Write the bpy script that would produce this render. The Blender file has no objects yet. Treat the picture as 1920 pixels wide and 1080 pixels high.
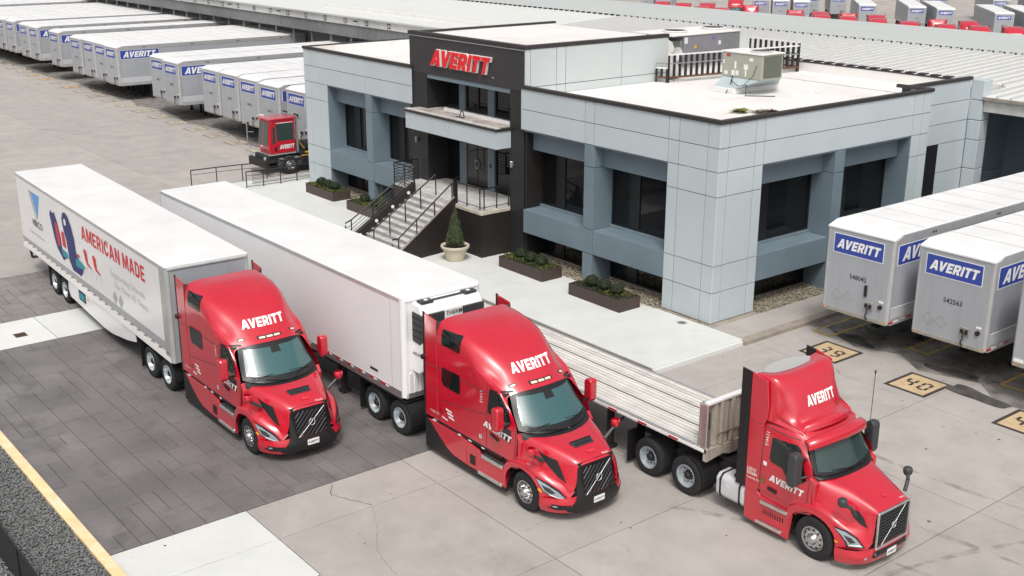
import bpy, bmesh, math, random
import numpy as np
from mathutils import Vector, Matrix, geometry
from mathutils.bvhtree import BVHTree
rnd = random.Random(7)
SC = bpy.context.scene
COL = SC.collection
PI = math.pi
# ------------------------------------------------------------ camera
cd = bpy.data.cameras.new('camera')
cam = bpy.data.objects.new('camera', cd); COL.objects.link(cam)
cam.location = (25.67, -29.27, 13.88)
cam.rotation_mode = 'XYZ'
CY, CP = -0.89933, 0.31286
fw = Vector((math.sin(CY)*math.cos(CP), math.cos(CY)*math.cos(CP), -math.sin(CP)))
rt = Vector((math.cos(CY), -math.sin(CY), 0))
up = rt.cross(fw)
cr, sr = math.cos(0.0022), math.sin(0.0022)
r2 = rt*cr+up*sr; u2 = -rt*sr+up*cr
cam.rotation_euler = Matrix((r2, u2, -fw)).transposed().to_euler()
cd.sensor_width = 36.0
cd.lens = 2172.63/1920*36.0
cd.clip_start = 0.5; cd.clip_end = 1500
SC.camera = cam
# ------------------------------------------------------------ world, sun, exposure
SUN_EL, SUN_AZ = 56.0, 128.0          # azimuth measured from +Y towards +X
w = bpy.data.worlds.new('World'); SC.world = w; w.use_nodes = True
nt = w.node_tree; nt.nodes.clear()
sky = nt.nodes.new('ShaderNodeTexSky'); sky.sky_type = 'NISHITA'; sky.sun_disc = False
sky.sun_elevation = math.radians(SUN_EL); sky.sun_rotation = math.radians(SUN_AZ)
sky.air_density = 1.0; sky.dust_density = 6.0; sky.ozone_density = 0.6
hs = nt.nodes.new('ShaderNodeHueSaturation'); hs.inputs['Saturation'].default_value = 0.28
bg = nt.nodes.new('ShaderNodeBackground'); bg.inputs[1].default_value = 0.15
ow = nt.nodes.new('ShaderNodeOutputWorld')
nt.links.new(sky.outputs[0], hs.inputs['Color']); nt.links.new(hs.outputs[0], bg.inputs[0]); nt.links.new(bg.outputs[0], ow.inputs[0])
sd = bpy.data.lights.new('sun', 'SUN'); sd.energy = 1.5; sd.angle = math.radians(11); sd.color = (1.0, 0.965, 0.92)
so = bpy.data.objects.new('sun', sd); COL.objects.link(so)
sdir = Vector((math.sin(math.radians(SUN_AZ))*math.cos(math.radians(SUN_EL)), math.cos(math.radians(SUN_AZ))*math.cos(math.radians(SUN_EL)), math.sin(math.radians(SUN_EL))))
so.rotation_euler = sdir.to_track_quat('Z', 'Y').to_euler()
so.location = (0, 0, 60)
SC.view_settings.view_transform = 'Standard'; SC.view_settings.look = 'None'
SC.view_settings.exposure = 0.0; SC.view_settings.gamma = 1.0
SC.view_settings.use_curve_mapping = False

# ------------------------------------------------------------ materials
MATS = {}
def mat(name, rgb, rough=0.5, metal=0.0, coat=0.0, var=0.0, scale=3.0, bump=0.0, bscale=40.0, rand=0.0, spec=0.5,
        dirt=None, dscale=1.5, dlow=0.5, dhigh=0.7, streak=None, world=False):
    if name in MATS: return MATS[name]
    m = bpy.data.materials.new(name); m.use_nodes = True; MATS[name] = m
    t = m.node_tree; N = t.nodes; L = t.links
    p = N['Principled BSDF']
    p.inputs['Base Color'].default_value = (*rgb, 1); p.inputs['Roughness'].default_value = rough
    p.inputs['Metallic'].default_value = metal; p.inputs['Coat Weight'].default_value = coat
    p.inputs['Coat Roughness'].default_value = 0.06
    if name == 'red_paint': p.inputs['Coat IOR'].default_value = 1.62; p.inputs['Coat Roughness'].default_value = 0.10
    p.inputs['Specular IOR Level'].default_value = spec
    tc = N.new('ShaderNodeTexCoord'); CO = tc.outputs['Object']
    if world: CO = N.new('ShaderNodeNewGeometry').outputs['Position']
    col = None
    def rgbnode(c):
        r = N.new('ShaderNodeRGB'); r.outputs[0].default_value = (*c, 1); return r.outputs[0]
    def mix(fac, a, b, mode='MIX'):
        x = N.new('ShaderNodeMix'); x.data_type = 'RGBA'; x.blend_type = mode
        if isinstance(fac, float): x.inputs[0].default_value = fac
        else: L.new(fac, x.inputs[0])
        L.new(a, x.inputs[6]); L.new(b, x.inputs[7]); return x.outputs[2]
    if var or rand or dirt or streak: col = rgbnode(rgb)
    if var:
        n = N.new('ShaderNodeTexNoise'); n.inputs['Scale'].default_value = scale; n.inputs['Detail'].default_value = 7; n.inputs['Roughness'].default_value = 0.62
        L.new(CO, n.inputs['Vector'])
        r = N.new('ShaderNodeMapRange'); r.inputs[1].default_value = 0.3; r.inputs[2].default_value = 0.7
        r.inputs[3].default_value = 1-var; r.inputs[4].default_value = 1+var
        L.new(n.outputs['Fac'], r.inputs[0])
        c = N.new('ShaderNodeCombineColor')
        for i in range(3): L.new(r.outputs[0], c.inputs[i])
        col = mix(1.0, col, c.outputs[0], 'MULTIPLY')
    if rand:
        oi = N.new('ShaderNodeObjectInfo'); r = N.new('ShaderNodeMapRange')
        r.inputs[3].default_value = 1-rand; r.inputs[4].default_value = 1+rand
        L.new(oi.outputs['Random'], r.inputs[0])
        c = N.new('ShaderNodeCombineColor')
        for i in range(3): L.new(r.outputs[0], c.inputs[i])
        col = mix(1.0, col, c.outputs[0], 'MULTIPLY')
    if dirt:
        n = N.new('ShaderNodeTexNoise'); n.inputs['Scale'].default_value = dscale; n.inputs['Detail'].default_value = 9; n.inputs['Roughness'].default_value = 0.68
        L.new(CO, n.inputs['Vector'])
        r = N.new('ShaderNodeMapRange'); r.inputs[1].default_value = dlow; r.inputs[2].default_value = dhigh; r.inputs[4].default_value = dirt[3] if len(dirt) > 3 else 1.0
        L.new(n.outputs['Fac'], r.inputs[0])
        col = mix(r.outputs[0], col, rgbnode(dirt[:3]))
    if streak:
        mp = N.new('ShaderNodeMapping'); mp.inputs['Scale'].default_value = streak[3:6]
        L.new(CO, mp.inputs[0])
        n = N.new('ShaderNodeTexNoise'); n.inputs['Scale'].default_value = 1.0; n.inputs['Detail'].default_value = 5
        L.new(mp.outputs[0], n.inputs['Vector'])
        r = N.new('ShaderNodeMapRange'); r.inputs[1].default_value = 0.5; r.inputs[2].default_value = 0.75; r.inputs[4].default_value = streak[6]
        L.new(n.outputs['Fac'], r.inputs[0])
        col = mix(r.outputs[0], col, rgbnode(streak[:3]))
    if col is not None: L.new(col, p.inputs['Base Color'])
    if bump:
        n = N.new('ShaderNodeTexNoise'); n.inputs['Scale'].default_value = bscale; n.inputs['Detail'].default_value = 4
        L.new(CO, n.inputs['Vector'])
        b = N.new('ShaderNodeBump'); b.inputs['Strength'].default_value = bump; b.inputs['Distance'].default_value = 0.02
        L.new(n.outputs['Fac'], b.inputs['Height']); L.new(b.outputs[0], p.inputs['Normal'])
    return m
M = dict(
 yard=mat('yard_concrete', (0.375,0.342,0.312), 0.9, var=0.16, scale=0.45, bump=0.25, bscale=30, dirt=(0.16,0.145,0.13,0.65), dscale=0.33, dlow=0.55, dhigh=0.78),
 slab=mat('slab_concrete', (0.378,0.350,0.324), 0.9, var=0.10, scale=0.9, bump=0.35, bscale=45, rand=0.045, dirt=(0.20,0.182,0.165,0.6), dscale=0.42, dlow=0.56, dhigh=0.80),
 white_conc=mat('new_concrete', (0.60,0.61,0.585), 0.85, var=0.06, scale=0.7, bump=0.15, rand=0.03, dirt=(0.36,0.35,0.32,0.5), dscale=0.5, dlow=0.58, dhigh=0.8),
 stone=mat('stamped_stone', (0.172,0.160,0.159), 0.48, world=True, var=0.34, scale=1.1, bump=0.9, bscale=9, rand=0.07, dirt=(0.075,0.069,0.069,0.75), dscale=0.55, dlow=0.48, dhigh=0.68),
 joint=mat('dark_joint', (0.07,0.065,0.06), 0.95, var=0.2),
 pjoint=mat('paving_joint', (0.085,0.078,0.075), 0.95, var=0.2),
 stone2=mat('faded_stamped_stone', (0.205,0.190,0.178), 0.7, world=True, var=0.26, scale=1.3, bump=0.8, bscale=11, rand=0.08, dirt=(0.28,0.255,0.235,0.7), dscale=1.2, dlow=0.45, dhigh=0.65),
 curb=mat('painted_curb', (0.80,0.60,0.33), 0.8, var=0.12, scale=2, dirt=(0.85,0.74,0.56,0.8), dscale=1.2),
 kerb=mat('kerb_concrete', (0.30,0.26,0.22), 0.9, var=0.25, scale=2, bump=0.3),
 asphalt=mat('grime', (0.09,0.083,0.075), 0.9, var=0.35, scale=1.2, bump=0.5, bscale=20, dirt=(0.03,0.028,0.026,0.9), dscale=1.0, dlow=0.52, dhigh=0.62),
 oil=mat('oil_spot', (0.05,0.046,0.042), 0.6),
 gravel=mat('dark_gravel', (0.155,0.16,0.158), 0.9, var=1.0, scale=19),
 pebble=mat('river_pebble', (0.27,0.235,0.18), 0.8, var=0.55, scale=9),
 soil=mat('soil', (0.035,0.03,0.025), 1.0, var=0.3),
 panel=mat('light_metal_panel', (0.490,0.550,0.575), 0.42, metal=0.0, var=0.035, scale=0.6, rand=0.03, coat=0.15),
 tpanel=mat('pale_metal_panel', (0.53,0.575,0.575), 0.42, var=0.02, scale=0.6, rand=0.02, coat=0.15),
 bpanel=mat('blue_grey_panel', (0.160,0.212,0.250), 0.5, var=0.06, scale=1.2, rand=0.04, bump=0.1, bscale=120),
 gap=mat('panel_gap', (0.05,0.06,0.07), 0.9),
 coping=mat('dark_coping', (0.035,0.030,0.030), 0.5),
 brown=mat('dark_brown_panel', (0.040,0.036,0.039), 0.55, var=0.1, scale=1.0),
 pillarm=mat('near_black_panel', (0.020,0.020,0.021), 0.5, var=0.12, scale=1.0),
 black_wall=mat('black_wall', (0.017,0.0135,0.0125), 0.6, var=0.15, scale=1.5),
 glass=mat('dark_glass', (0.008,0.009,0.010), 0.03, spec=0.35),
 frame=mat('dark_window_frame', (0.012,0.012,0.013), 0.4),
 roofw=mat('white_roof_membrane', (0.76,0.745,0.72), 0.6, var=0.03, scale=0.3, dirt=(0.60,0.53,0.47,0.7), dscale=0.30, dlow=0.50, dhigh=0.72),
 metalroof=mat('metal_roof', (0.66,0.67,0.64), 0.5, var=0.05, scale=0.12, dirt=(0.56,0.55,0.52,0.5), dscale=0.12),
 metalroof2=mat('grey_metal_roof', (0.50,0.525,0.505), 0.5, var=0.04, scale=0.12),
 rib=mat('roof_rib_metal', (0.50,0.50,0.49), 0.45, var=0.05),
 fascia=mat('fascia_metal', (0.52,0.52,0.50), 0.5, var=0.08, scale=0.8),
 dfascia=mat('dark_fascia_metal', (0.17,0.175,0.18), 0.5, var=0.12, scale=2),
 canopytop=mat('weathered_canopy_top', (0.38,0.34,0.31), 0.9, var=0.3, scale=2.5, dirt=(0.12,0.1,0.09,0.8), dscale=2.2),
 black=mat('black_plastic', (0.012,0.012,0.013), 0.5),
 grey_dark=mat('dark_grey_plastic', (0.045,0.048,0.052), 0.5),
 rail=mat('black_rail_paint', (0.012,0.011,0.011), 0.4),
 red=mat('red_paint', (0.54,0.003,0.021), 0.30, coat=1.0, spec=0.6, var=0.05, scale=1.5, dirt=(0.42,0.05,0.055,0.35), dscale=1.1, dlow=0.5, dhigh=0.75),
 redsign=mat('red_sign_face', (0.80,0.012,0.02), 0.4),
 white=mat('white_print', (0.82,0.82,0.80), 0.5),
 trailer_white=mat('white_trailer_panel', (0.80,0.795,0.80), 0.32, coat=0.25, var=0.02, scale=0.3, streak=(0.50,0.48,0.47,1.2,1.2,0.12,0.07)),
 trailer_roof=mat('white_trailer_roof', (0.74,0.74,0.735), 0.5, var=0.05, scale=0.5, dirt=(0.60,0.59,0.57,0.45), dscale=0.7, dlow=0.5, dhigh=0.75),
 silver=mat('grey_trailer_panel', (0.365,0.382,0.41), 0.38, coat=0.1, var=0.06, scale=0.8, rand=0.05, streak=(0.22,0.21,0.2,5,5,0.35,0.22)),
 silver2=mat('aluminium_rail', (0.50,0.50,0.50), 0.35, metal=0.35, var=0.1, scale=1.5, rand=0.05),
 side_band=mat('pale_lower_band', (0.50,0.52,0.545), 0.4, var=0.06, scale=0.8),
 grime_panel=mat('grimy_bottom_strip', (0.30,0.285,0.25), 0.6, var=0.2, scale=3),
 grey_stripe=mat('grey_stripe', (0.36,0.37,0.385), 0.4),
 chrome=mat('chrome', (0.62,0.62,0.62), 0.22, metal=1.0),
 alu=mat('aluminium', (0.62,0.61,0.59), 0.32, metal=0.8, var=0.12, scale=6),
 tank=mat('tank_aluminium', (0.66,0.67,0.69), 0.35, metal=0.3, var=0.06, scale=4),
 rimm=mat('rim_metal', (0.50,0.55,0.58), 0.35, metal=0.5, var=0.1, scale=8),
 tyre=mat('tyre_rubber', (0.016,0.016,0.017), 0.85, bump=0.3, bscale=60, var=0.3, scale=6),
 wsglass=mat('windscreen_glass', (0.035,0.105,0.110), 0.03, spec=0.9, coat=0.5),
 sglass=mat('tinted_side_glass', (0.008,0.013,0.012), 0.03, spec=0.7),
 lens=mat('headlight_lens', (0.32,0.36,0.40), 0.08, spec=0.9, coat=1.0),
 amber=mat('amber_lens', (0.85,0.30,0.03), 0.25, coat=0.5),
 marker=mat('pale_marker_lens', (0.80,0.70,0.55), 0.3, coat=0.5),
 blue=mat('blue_print', (0.035,0.065,0.33), 0.45),
 navy=mat('navy_print', (0.02,0.03,0.14), 0.5), teal=mat('teal_print', (0.02,0.27,0.33), 0.5),
 vblue=mat('sky_blue_print', (0.13,0.33,0.68), 0.5), grey_print=mat('grey_print', (0.40,0.41,0.43), 0.5),
 redprint=mat('red_print', (0.62,0.035,0.04), 0.5), lgrey=mat('light_grey_print', (0.52,0.56,0.58), 0.5),
 plank=mat('aluminium_deck_plank', (0.70,0.675,0.635), 0.5, var=0.14, scale=1.3, rand=0.07, streak=(0.42,0.37,0.30,0.35,9,1,0.4)),
 deckdark=mat('worn_deck_strip', (0.10,0.085,0.07), 0.8, var=0.5, scale=4),
 bulk=mat('headboard_metal', (0.46,0.41,0.35), 0.5, metal=0.2, var=0.15, scale=3, streak=(0.16,0.12,0.09,9,9,0.5,0.6)),
 chassis=mat('dark_chassis', (0.022,0.021,0.021), 0.7, var=0.3, scale=5),
 refl_red=mat('red_reflector', (0.55,0.01,0.02), 0.3), refl_white=mat('white_reflector', (0.8,0.8,0.78), 0.3),
 tan=mat('tan_pad_paint', (0.53,0.395,0.235), 0.8, var=0.12, scale=3, dirt=(0.35,0.25,0.14,0.6), dscale=2.5),
 tan2=mat('worn_pad_paint', (0.46,0.41,0.33), 0.85, var=0.15, scale=3, rand=0.12, dirt=(0.34,0.29,0.23,0.8), dscale=2.2, dlow=0.45, dhigh=0.65),
 padblack=mat('pad_border_paint', (0.045,0.035,0.03), 0.8, var=0.3, scale=5),
 yellow=mat('yellow_line_paint', (0.50,0.34,0.04), 0.8, var=0.3, scale=5, dirt=(0.25,0.21,0.16,0.9), dscale=4, dlow=0.48, dhigh=0.6),
 planter=mat('bronze_planter', (0.055,0.035,0.028), 0.45, var=0.12, scale=4),
 leaf=mat('dark_leaf', (0.028,0.045,0.012), 0.7, var=0.5, scale=12),
 leafb=mat('boxwood_leaf', (0.018,0.028,0.009), 0.75, var=0.5, scale=14),
 leafy=mat('yellow_green_leaf', (0.16,0.17,0.025), 0.7, var=0.6, scale=10),
 pot=mat('stone_pot', (0.58,0.51,0.40), 0.8, var=0.1, scale=5, bump=0.2),
 hvac1=mat('grey_unit_metal', (0.235,0.225,0.25), 0.5, var=0.06, scale=2), hvac2=mat('beige_unit_metal', (0.345,0.35,0.29), 0.5, var=0.06, scale=2),
 hvacd=mat('unit_coil', (0.12,0.13,0.10), 0.6, var=0.2, scale=30), curbm=mat('unit_curb_metal', (0.42,0.49,0.51), 0.45, var=0.1, scale=3),
 galv=mat('galvanised_steel', (0.30,0.31,0.32), 0.5, metal=0.4, var=0.15, scale=6),
 screenw=mat('screen_white', (0.74,0.73,0.72), 0.5), doorg=mat('door_glass', (0.03,0.028,0.027), 0.04, spec=0.5),
 stair=mat('stair_concrete', (0.50,0.49,0.47), 0.85, var=0.22, scale=2.5, dirt=(.30,.29,.27,.5), dscale=1.6), slabtop=mat('deck_edge_concrete', (0.50,0.45,0.37), 0.9, var=0.2, scale=3, bump=0.4),
 drain=mat('rusty_drain', (0.13,0.06,0.035), 0.8, var=0.3, scale=20), yl=mat('yellow_paint', (0.70,0.42,0.03), 0.5),
)
# ------------------------------------------------------------ mesh helpers
class MB:
    def __init__(s): s.v = []; s.f = []
    def add(s, vs, fs):
        b = len(s.v); s.v.extend(tuple(p) for p in vs); s.f.extend(tuple(i+b for i in f) for f in fs); return s
    def box(s, x0, x1, y0, y1, z0, z1):
        x0, x1 = min(x0,x1), max(x0,x1); y0, y1 = min(y0,y1), max(y0,y1); z0, z1 = min(z0,z1), max(z0,z1)
        return s.add([(x0,y0,z0),(x1,y0,z0),(x1,y1,z0),(x0,y1,z0),(x0,y0,z1),(x1,y0,z1),(x1,y1,z1),(x0,y1,z1)],
              [(0,3,2,1),(4,5,6,7),(0,1,5,4),(1,2,6,5),(2,3,7,6),(3,0,4,7)])
    def cyl(s, p0, p1, r, n=12, r1=None, caps=True):
        p0 = Vector(p0); p1 = Vector(p1); r1 = r if r1 is None else r1
        d = (p1-p0).normalized(); a = d.orthogonal().normalized(); b = d.cross(a)
        vs = []
        for p, rr in ((p0, r), (p1, r1)):
            for i in range(n):
                t = 2*PI*(i+0.5)/n; vs.append(p+a*(rr*math.cos(t))+b*(rr*math.sin(t)))
        fs = [(i, (i+1)%n, n+(i+1)%n, n+i) for i in range(n)]
        if caps: fs += [tuple(range(n-1,-1,-1)), tuple(range(n, 2*n))]
        return s.add(vs, fs)
    def tube(s, pts, r, n=6):
        for a, b in zip(pts[:-1], pts[1:]):
            s.cyl(a, b, r, n)
        return s
    def prism(s, poly, axis, lo, hi):
        n = len(poly)
        def P(a, b, c): return {'y': (a,c,b), 'x': (c,a,b), 'z': (a,b,c)}[axis]
        vs = [P(a,b,lo) for a,b in poly]+[P(a,b,hi) for a,b in poly]
        return s.add(vs, [tuple(range(n-1,-1,-1)), tuple(range(n,2*n))]+[(i,(i+1)%n,n+(i+1)%n,n+i) for i in range(n)])
    def lathe(s, prof, c=(0,0,0), axis='z', n=24):
        vs = []; m = len(prof)
        for i in range(n):
            t = 2*PI*i/n
            for r, h in prof:
                a, b = r*math.cos(t), r*math.sin(t)
                p = {'z': (a,b,h), 'y': (a,h,b), 'x': (h,a,b)}[axis]
                vs.append((p[0]+c[0], p[1]+c[1], p[2]+c[2]))
        fs = [(i*m+j, ((i+1)%n)*m+j, ((i+1)%n)*m+j+1, i*m+j+1) for i in range(n) for j in range(m-1)]
        return s.add(vs, fs)
    def mesh(s, smooth=None):
        me = bpy.data.meshes.new('m'); me.from_pydata(s.v, [], s.f); me.update()
        if smooth is not None:
            me.polygons.foreach_set('use_smooth', [True]*len(me.polygons)); me.set_sharp_from_angle(angle=math.radians(smooth))
        return me
def fixn(me):
    b = bmesh.new(); b.from_mesh(me); bmesh.ops.recalc_face_normals(b, faces=b.faces); b.to_mesh(me); b.free(); return me
def tag(o, label=None, cat=None, group=None, kind=None):
    if label: o['label'] = label
    if cat: o['category'] = cat
    if group: o['group'] = group
    if kind: o['kind'] = kind
    return o
def obj(name, mb, m, parent=None, smooth=None, bevel=0, loc=None, label=None, kind=None, seg=1):
    me = mb.mesh(smooth) if isinstance(mb, MB) else mb
    if isinstance(mb, MB): me.name = name
    if m is not None and not me.materials: me.materials.append(MATS_get(m))
    o = bpy.data.objects.new(name, me); COL.objects.link(o)
    if parent is not None: o.parent = parent
    if loc: o.location = loc
    if bevel:
        b = o.modifiers.new('bevel', 'BEVEL'); b.width = bevel; b.segments = seg; b.limit_method = 'ANGLE'; b.angle_limit = math.radians(35)
    if label: o['label'] = label
    if kind: o['kind'] = kind
    return o
def MATS_get(m): return M[m] if isinstance(m, str) else m
def thing(name, label, cat, loc=(0,0,0), rz=0.0, group=None):
    o = bpy.data.objects.new(name, None); COL.objects.link(o); o.location = loc; o.rotation_euler = (0,0,rz); o.empty_display_size = 0.3
    return tag(o, label, cat, group)
def kids(o): return [c for c in ALLKIDS.get(o.name, [])] if ALLKIDS else list(o.children)
ALLKIDS = {}
def copy_tree(o, parent=None):
    c = o.copy(); COL.objects.link(c)
    if parent is not None: c.parent = parent
    for ch in list(o.children): copy_tree(ch, c)
    return c
def dup(o, label, loc, rz=None, group=None):
    c = copy_tree(o); c['label'] = label; c.location = loc
    if rz is not None: c.rotation_euler = (0,0,rz)
    if group: c['group'] = group
    return c
def box(name, b, m, parent=None, bevel=0, **k): return obj(name, MB().box(*b), m, parent, bevel=bevel, **k)
# ---- smooth surfaces from a control net (half, mirrored over y)
def cr4(p0, p1, p2, p3, t):
    return 0.5*((2*p1)+(-p0+p2)*t+(2*p0-5*p1+4*p2-p3)*t*t+(-p0+3*p1-3*p2+p3)*t**3)
def spline(P, n):
    P = [np.array(p, float) for p in P]; m = len(P)-1; out = []
    for k in range(n+1):
        u = k/n*m; i = min(int(u), m-1); t = u-i
        p0 = P[i-1] if i > 0 else 2*P[0]-P[1]; p3 = P[i+2] if i+2 <= m else 2*P[m]-P[m-1]
        out.append(cr4(p0, P[i], P[i+1], p3, t))
    return out
def net(rows, nu, nv, mirror=True, flip=False):
    R = []
    for r in rows:
        if mirror: r = [(p[0],-p[1],p[2]) for p in reversed(r) if abs(p[1]) > 1e-6]+list(r)
        R.append(spline(r, nv))
    cols = [spline([R[i][j] for i in range(len(R))], nu) for j in range(nv+1)]
    mb = MB(); vs = [tuple(cols[j][i]) for i in range(nu+1) for j in range(nv+1)]
    fs = []
    for i in range(nu):
        for j in range(nv):
            a = i*(nv+1)+j; q = (a, a+1, a+nv+2, a+nv+1); fs.append(q[::-1] if flip else q)
    return mb.add(vs, fs)
def bvh_of(*mbs):
    v = []; f = []
    for m in mbs:
        b = len(v); v += m.v; f += [tuple(i+b for i in x) for x in m.f]
    return BVHTree.FromPolygons([Vector(p) for p in v], f)
def drape(v2, tris, o, r, u, d, bvh, off=0.008, maxe=0.12):
    """2D shape (v2,tris) on plane (o,r,u), thrown along d onto the shell"""
    o, r, u, d = (Vector(q) for q in (o, r, u, d)); mb = MB()
    bm = bmesh.new(); vv = [bm.verts.new((p[0], p[1], 0)) for p in v2]
    for t in tris:
        try: bm.faces.new([vv[i] for i in t])
        except ValueError: pass
    bmesh.ops.triangulate(bm, faces=bm.faces)
    for _ in range(4):
        ee = [e for e in bm.edges if e.calc_length() > maxe]
        if not ee: break
        bmesh.ops.subdivide_edges(bm, edges=ee, cuts=1); bmesh.ops.triangulate(bm, faces=bm.faces)
    bm.verts.index_update(); bm.verts.ensure_lookup_table(); out = []
    for x in bm.verts:
        p = o+r*x.co.x+u*x.co.y
        hit = bvh.ray_cast(p, d)
        out.append((hit[0]-d*off, hit[3]) if hit[0] is not None else (p, None))
    ds_ = [q[1] for q in out if q[1] is not None]; av = sum(ds_)/max(1, len(ds_)); o2 = []
    for q in out:
        if q[1] is not None: o2.append(q[0])
        else:
            nr = bvh.find_nearest(q[0]+d*av); o2.append(nr[0]-d*off if nr[0] is not None else q[0]+d*av)
    out = o2; fs = [tuple(x.index for x in f.verts) for f in bm.faces]
    bm.free(); mb.add(out, fs); return mb
def flat(v2, tris, o, r, u):
    o, r, u = Vector(o), Vector(r), Vector(u)
    return MB().add([o+r*p[0]+u*p[1] for p in v2], tris)
def poly2(pts):
    ts = geometry.tessellate_polygon([[Vector((a,b,0)) for a,b in pts]])
    return pts, [tuple(t) for t in ts]
def panel_on(bvh, pts, side, off=0.010, maxe=0.12):
    """polygon in (x,z) thrown on the -y side (side=-1) or +y side"""
    v, t = poly2(pts); return drape(v, t, (0, side*3, 0), (1,0,0), (0,0,1), (0,-side,0), bvh, off, maxe)
# ---- lettering
_TX = {}
def block2(s, gap=.13):
    v = []; f = []; x = 0
    for ch in s:
        if ch == ' ': x += .42; continue
        wd, polys = GL2[ch]; b = len(v)
        # outline with optional hole, tessellated
        ts = geometry.tessellate_polygon([[Vector((a,c,0)) for a,c in pl] for pl in polys]); v += [(a+x,c) for pl in polys for a,c in pl]
        f += [tuple(i+b for i in t) for t in ts]; x += wd+gap
    W = x-gap; return [(a/W, c) for a, c in v], f
GL2 = {'A': (.80, [[(0,0),(.21,0),(.26,.20),(.54,.20),(.59,0),(.80,0),(.53,1),(.27,1)], [(.31,.38),(.49,.38),(.40,.74)]]),
 'M': (.92, [[(0,0),(.19,0),(.19,.66),(.38,.05),(.54,.05),(.73,.66),(.73,0),(.92,0),(.92,1),(.65,1),(.46,.40),(.27,1),(0,1)]]),
 'E': (.60, [[(0,0),(.60,0),(.60,.18),(.20,.18),(.20,.41),(.55,.41),(.55,.59),(.20,.59),(.20,.82),(.60,.82),(.60,1),(0,1)]]),
 'R': (.70, [[(0,0),(.20,0),(.20,.38),(.32,.38),(.48,0),(.70,0),(.51,.42),(.62,.52),(.66,.70),(.62,.88),(.52,.97),(.40,1),(0,1)], [(.20,.56),(.38,.56),(.45,.62),(.45,.75),(.38,.82),(.20,.82)]]),
 'I': (.20, [[(0,0),(.20,0),(.20,1),(0,1)]]),
 'C': (.68, [[(.68,.34),(.48,.34),(.44,.22),(.34,.17),(.25,.22),(.21,.36),(.21,.64),(.25,.78),(.34,.83),(.44,.78),(.48,.66),(.68,.66),(.63,.86),(.50,.98),(.34,1.01),(.17,.97),(.05,.84),(0,.64),(0,.36),(.05,.16),(.17,.03),(.34,-.01),(.50,.02),(.63,.14)]]),
 'N': (.72, [[(0,0),(.20,0),(.20,.62),(.50,0),(.72,0),(.72,1),(.52,1),(.52,.38),(.22,1),(0,1)]]),
 'D': (.70, [[(0,0),(.36,0),(.54,.05),(.66,.20),(.70,.40),(.70,.60),(.66,.80),(.54,.95),(.36,1),(0,1)], [(.20,.18),(.34,.18),(.44,.24),(.49,.40),(.49,.60),(.44,.76),(.34,.82),(.20,.82)]])}
def text2(s, bold=0.0):
    k = (s, bold)
    if k in _TX: return _TX[k]
    c = bpy.data.curves.new('t', 'FONT'); c.body = s; c.size = 1.0; c.offset = bold; c.resolution_u = 2
    o = bpy.data.objects.new('t', c); COL.objects.link(o)
    dg = bpy.context.evaluated_depsgraph_get(); dg.update()
    me = bpy.data.meshes.new_from_object(o.evaluated_get(dg))
    v = [(p.co.x/0.70, p.co.y/0.70) for p in me.vertices]; f = [tuple(p.vertices) for p in me.polygons]
    bpy.data.objects.remove(o); bpy.data.meshes.remove(me); bpy.data.curves.remove(c)
    x0 = min(p[0] for p in v); v = [(p[0]-x0, p[1]) for p in v]
    _TX[k] = (v, f); return _TX[k]
GL = {'A': (1.08, [[(0,0),(.33,0),(.39,.18),(.69,.18),(.75,0),(1.08,0),(.72,1),(.36,1)], [(.45,.40),(.54,.70),(.63,.40)]]),
 'V': (1.02, [[(0,1),(.34,1),(.52,.42),(.69,1),(1.02,1),(.67,0),(.36,0)]]),
 'E': (.78, [[(0,0),(.78,0),(.78,.24),(.31,.24),(.31,.39),(.72,.39),(.72,.61),(.31,.61),(.31,.76),(.78,.76),(.78,1),(0,1)]]),
 'R': (.90, [[(0,0),(.31,0),(.31,.33),(.40,.33),(.56,0),(.90,0),(.70,.39),(.84,.50),(.88,.66),(.85,.84),(.76,.95),(.62,1),(0,1)], [(.31,.56),(.31,.77),(.50,.77),(.57,.72),(.57,.61),(.50,.56)]]),
 'I': (.31, [[(0,0),(.31,0),(.31,1),(0,1)]]),
 'T': (.84, [[(.265,0),(.575,0),(.575,.76),(.84,.76),(.84,1),(0,1),(0,.76),(.265,.76)]])}
def logo2(offset=0.0, extrude=0.0):
    k = ('logo', offset, extrude)
    if k in _TX: return _TX[k]
    c = bpy.data.curves.new('l', 'CURVE'); c.dimensions = '2D'; c.fill_mode = 'BOTH'; c.offset = offset; c.extrude = extrude
    x = 0
    for i, ch in enumerate('AVERITT'):
        wd, polys = GL[ch]
        if i == 1: x -= 0.14
        for pl in polys:
            sp = c.splines.new('POLY'); sp.points.add(len(pl)-1); sp.use_cyclic_u = True
            for j, (a, b) in enumerate(pl): sp.points[j].co = (x+a+0.30*b, b, 0, 1)
        x += wd+0.10
    o = bpy.data.objects.new('l', c); COL.objects.link(o)
    dg = bpy.context.evaluated_depsgraph_get(); dg.update()
    me = bpy.data.meshes.new_from_object(o.evaluated_get(dg))
    v = [tuple(p.co) for p in me.vertices]; f = [tuple(p.vertices) for p in me.polygons]
    bpy.data.objects.remove(o); bpy.data.meshes.remove(me); bpy.data.curves.remove(c)
    W = x-0.10+0.30; v = [(p[0]/W, p[1], p[2]) for p in v]       # width normalised to 1, height 1
    _TX[k] = (v, f); return _TX[k]
def logo_obj(name, o, r, u, width, height, m, parent, bvh=None, d=None, off=0.01, bold=0.0):
    v, f = logo2(bold); v = [(p[0]*width, p[1]*height) for p in v]
    mb = flat(v, f, o, r, u) if bvh is None else drape(v, f, o, r, u, d, bvh, off, 0.15)
    return obj(name, mb, m, parent)
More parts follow.
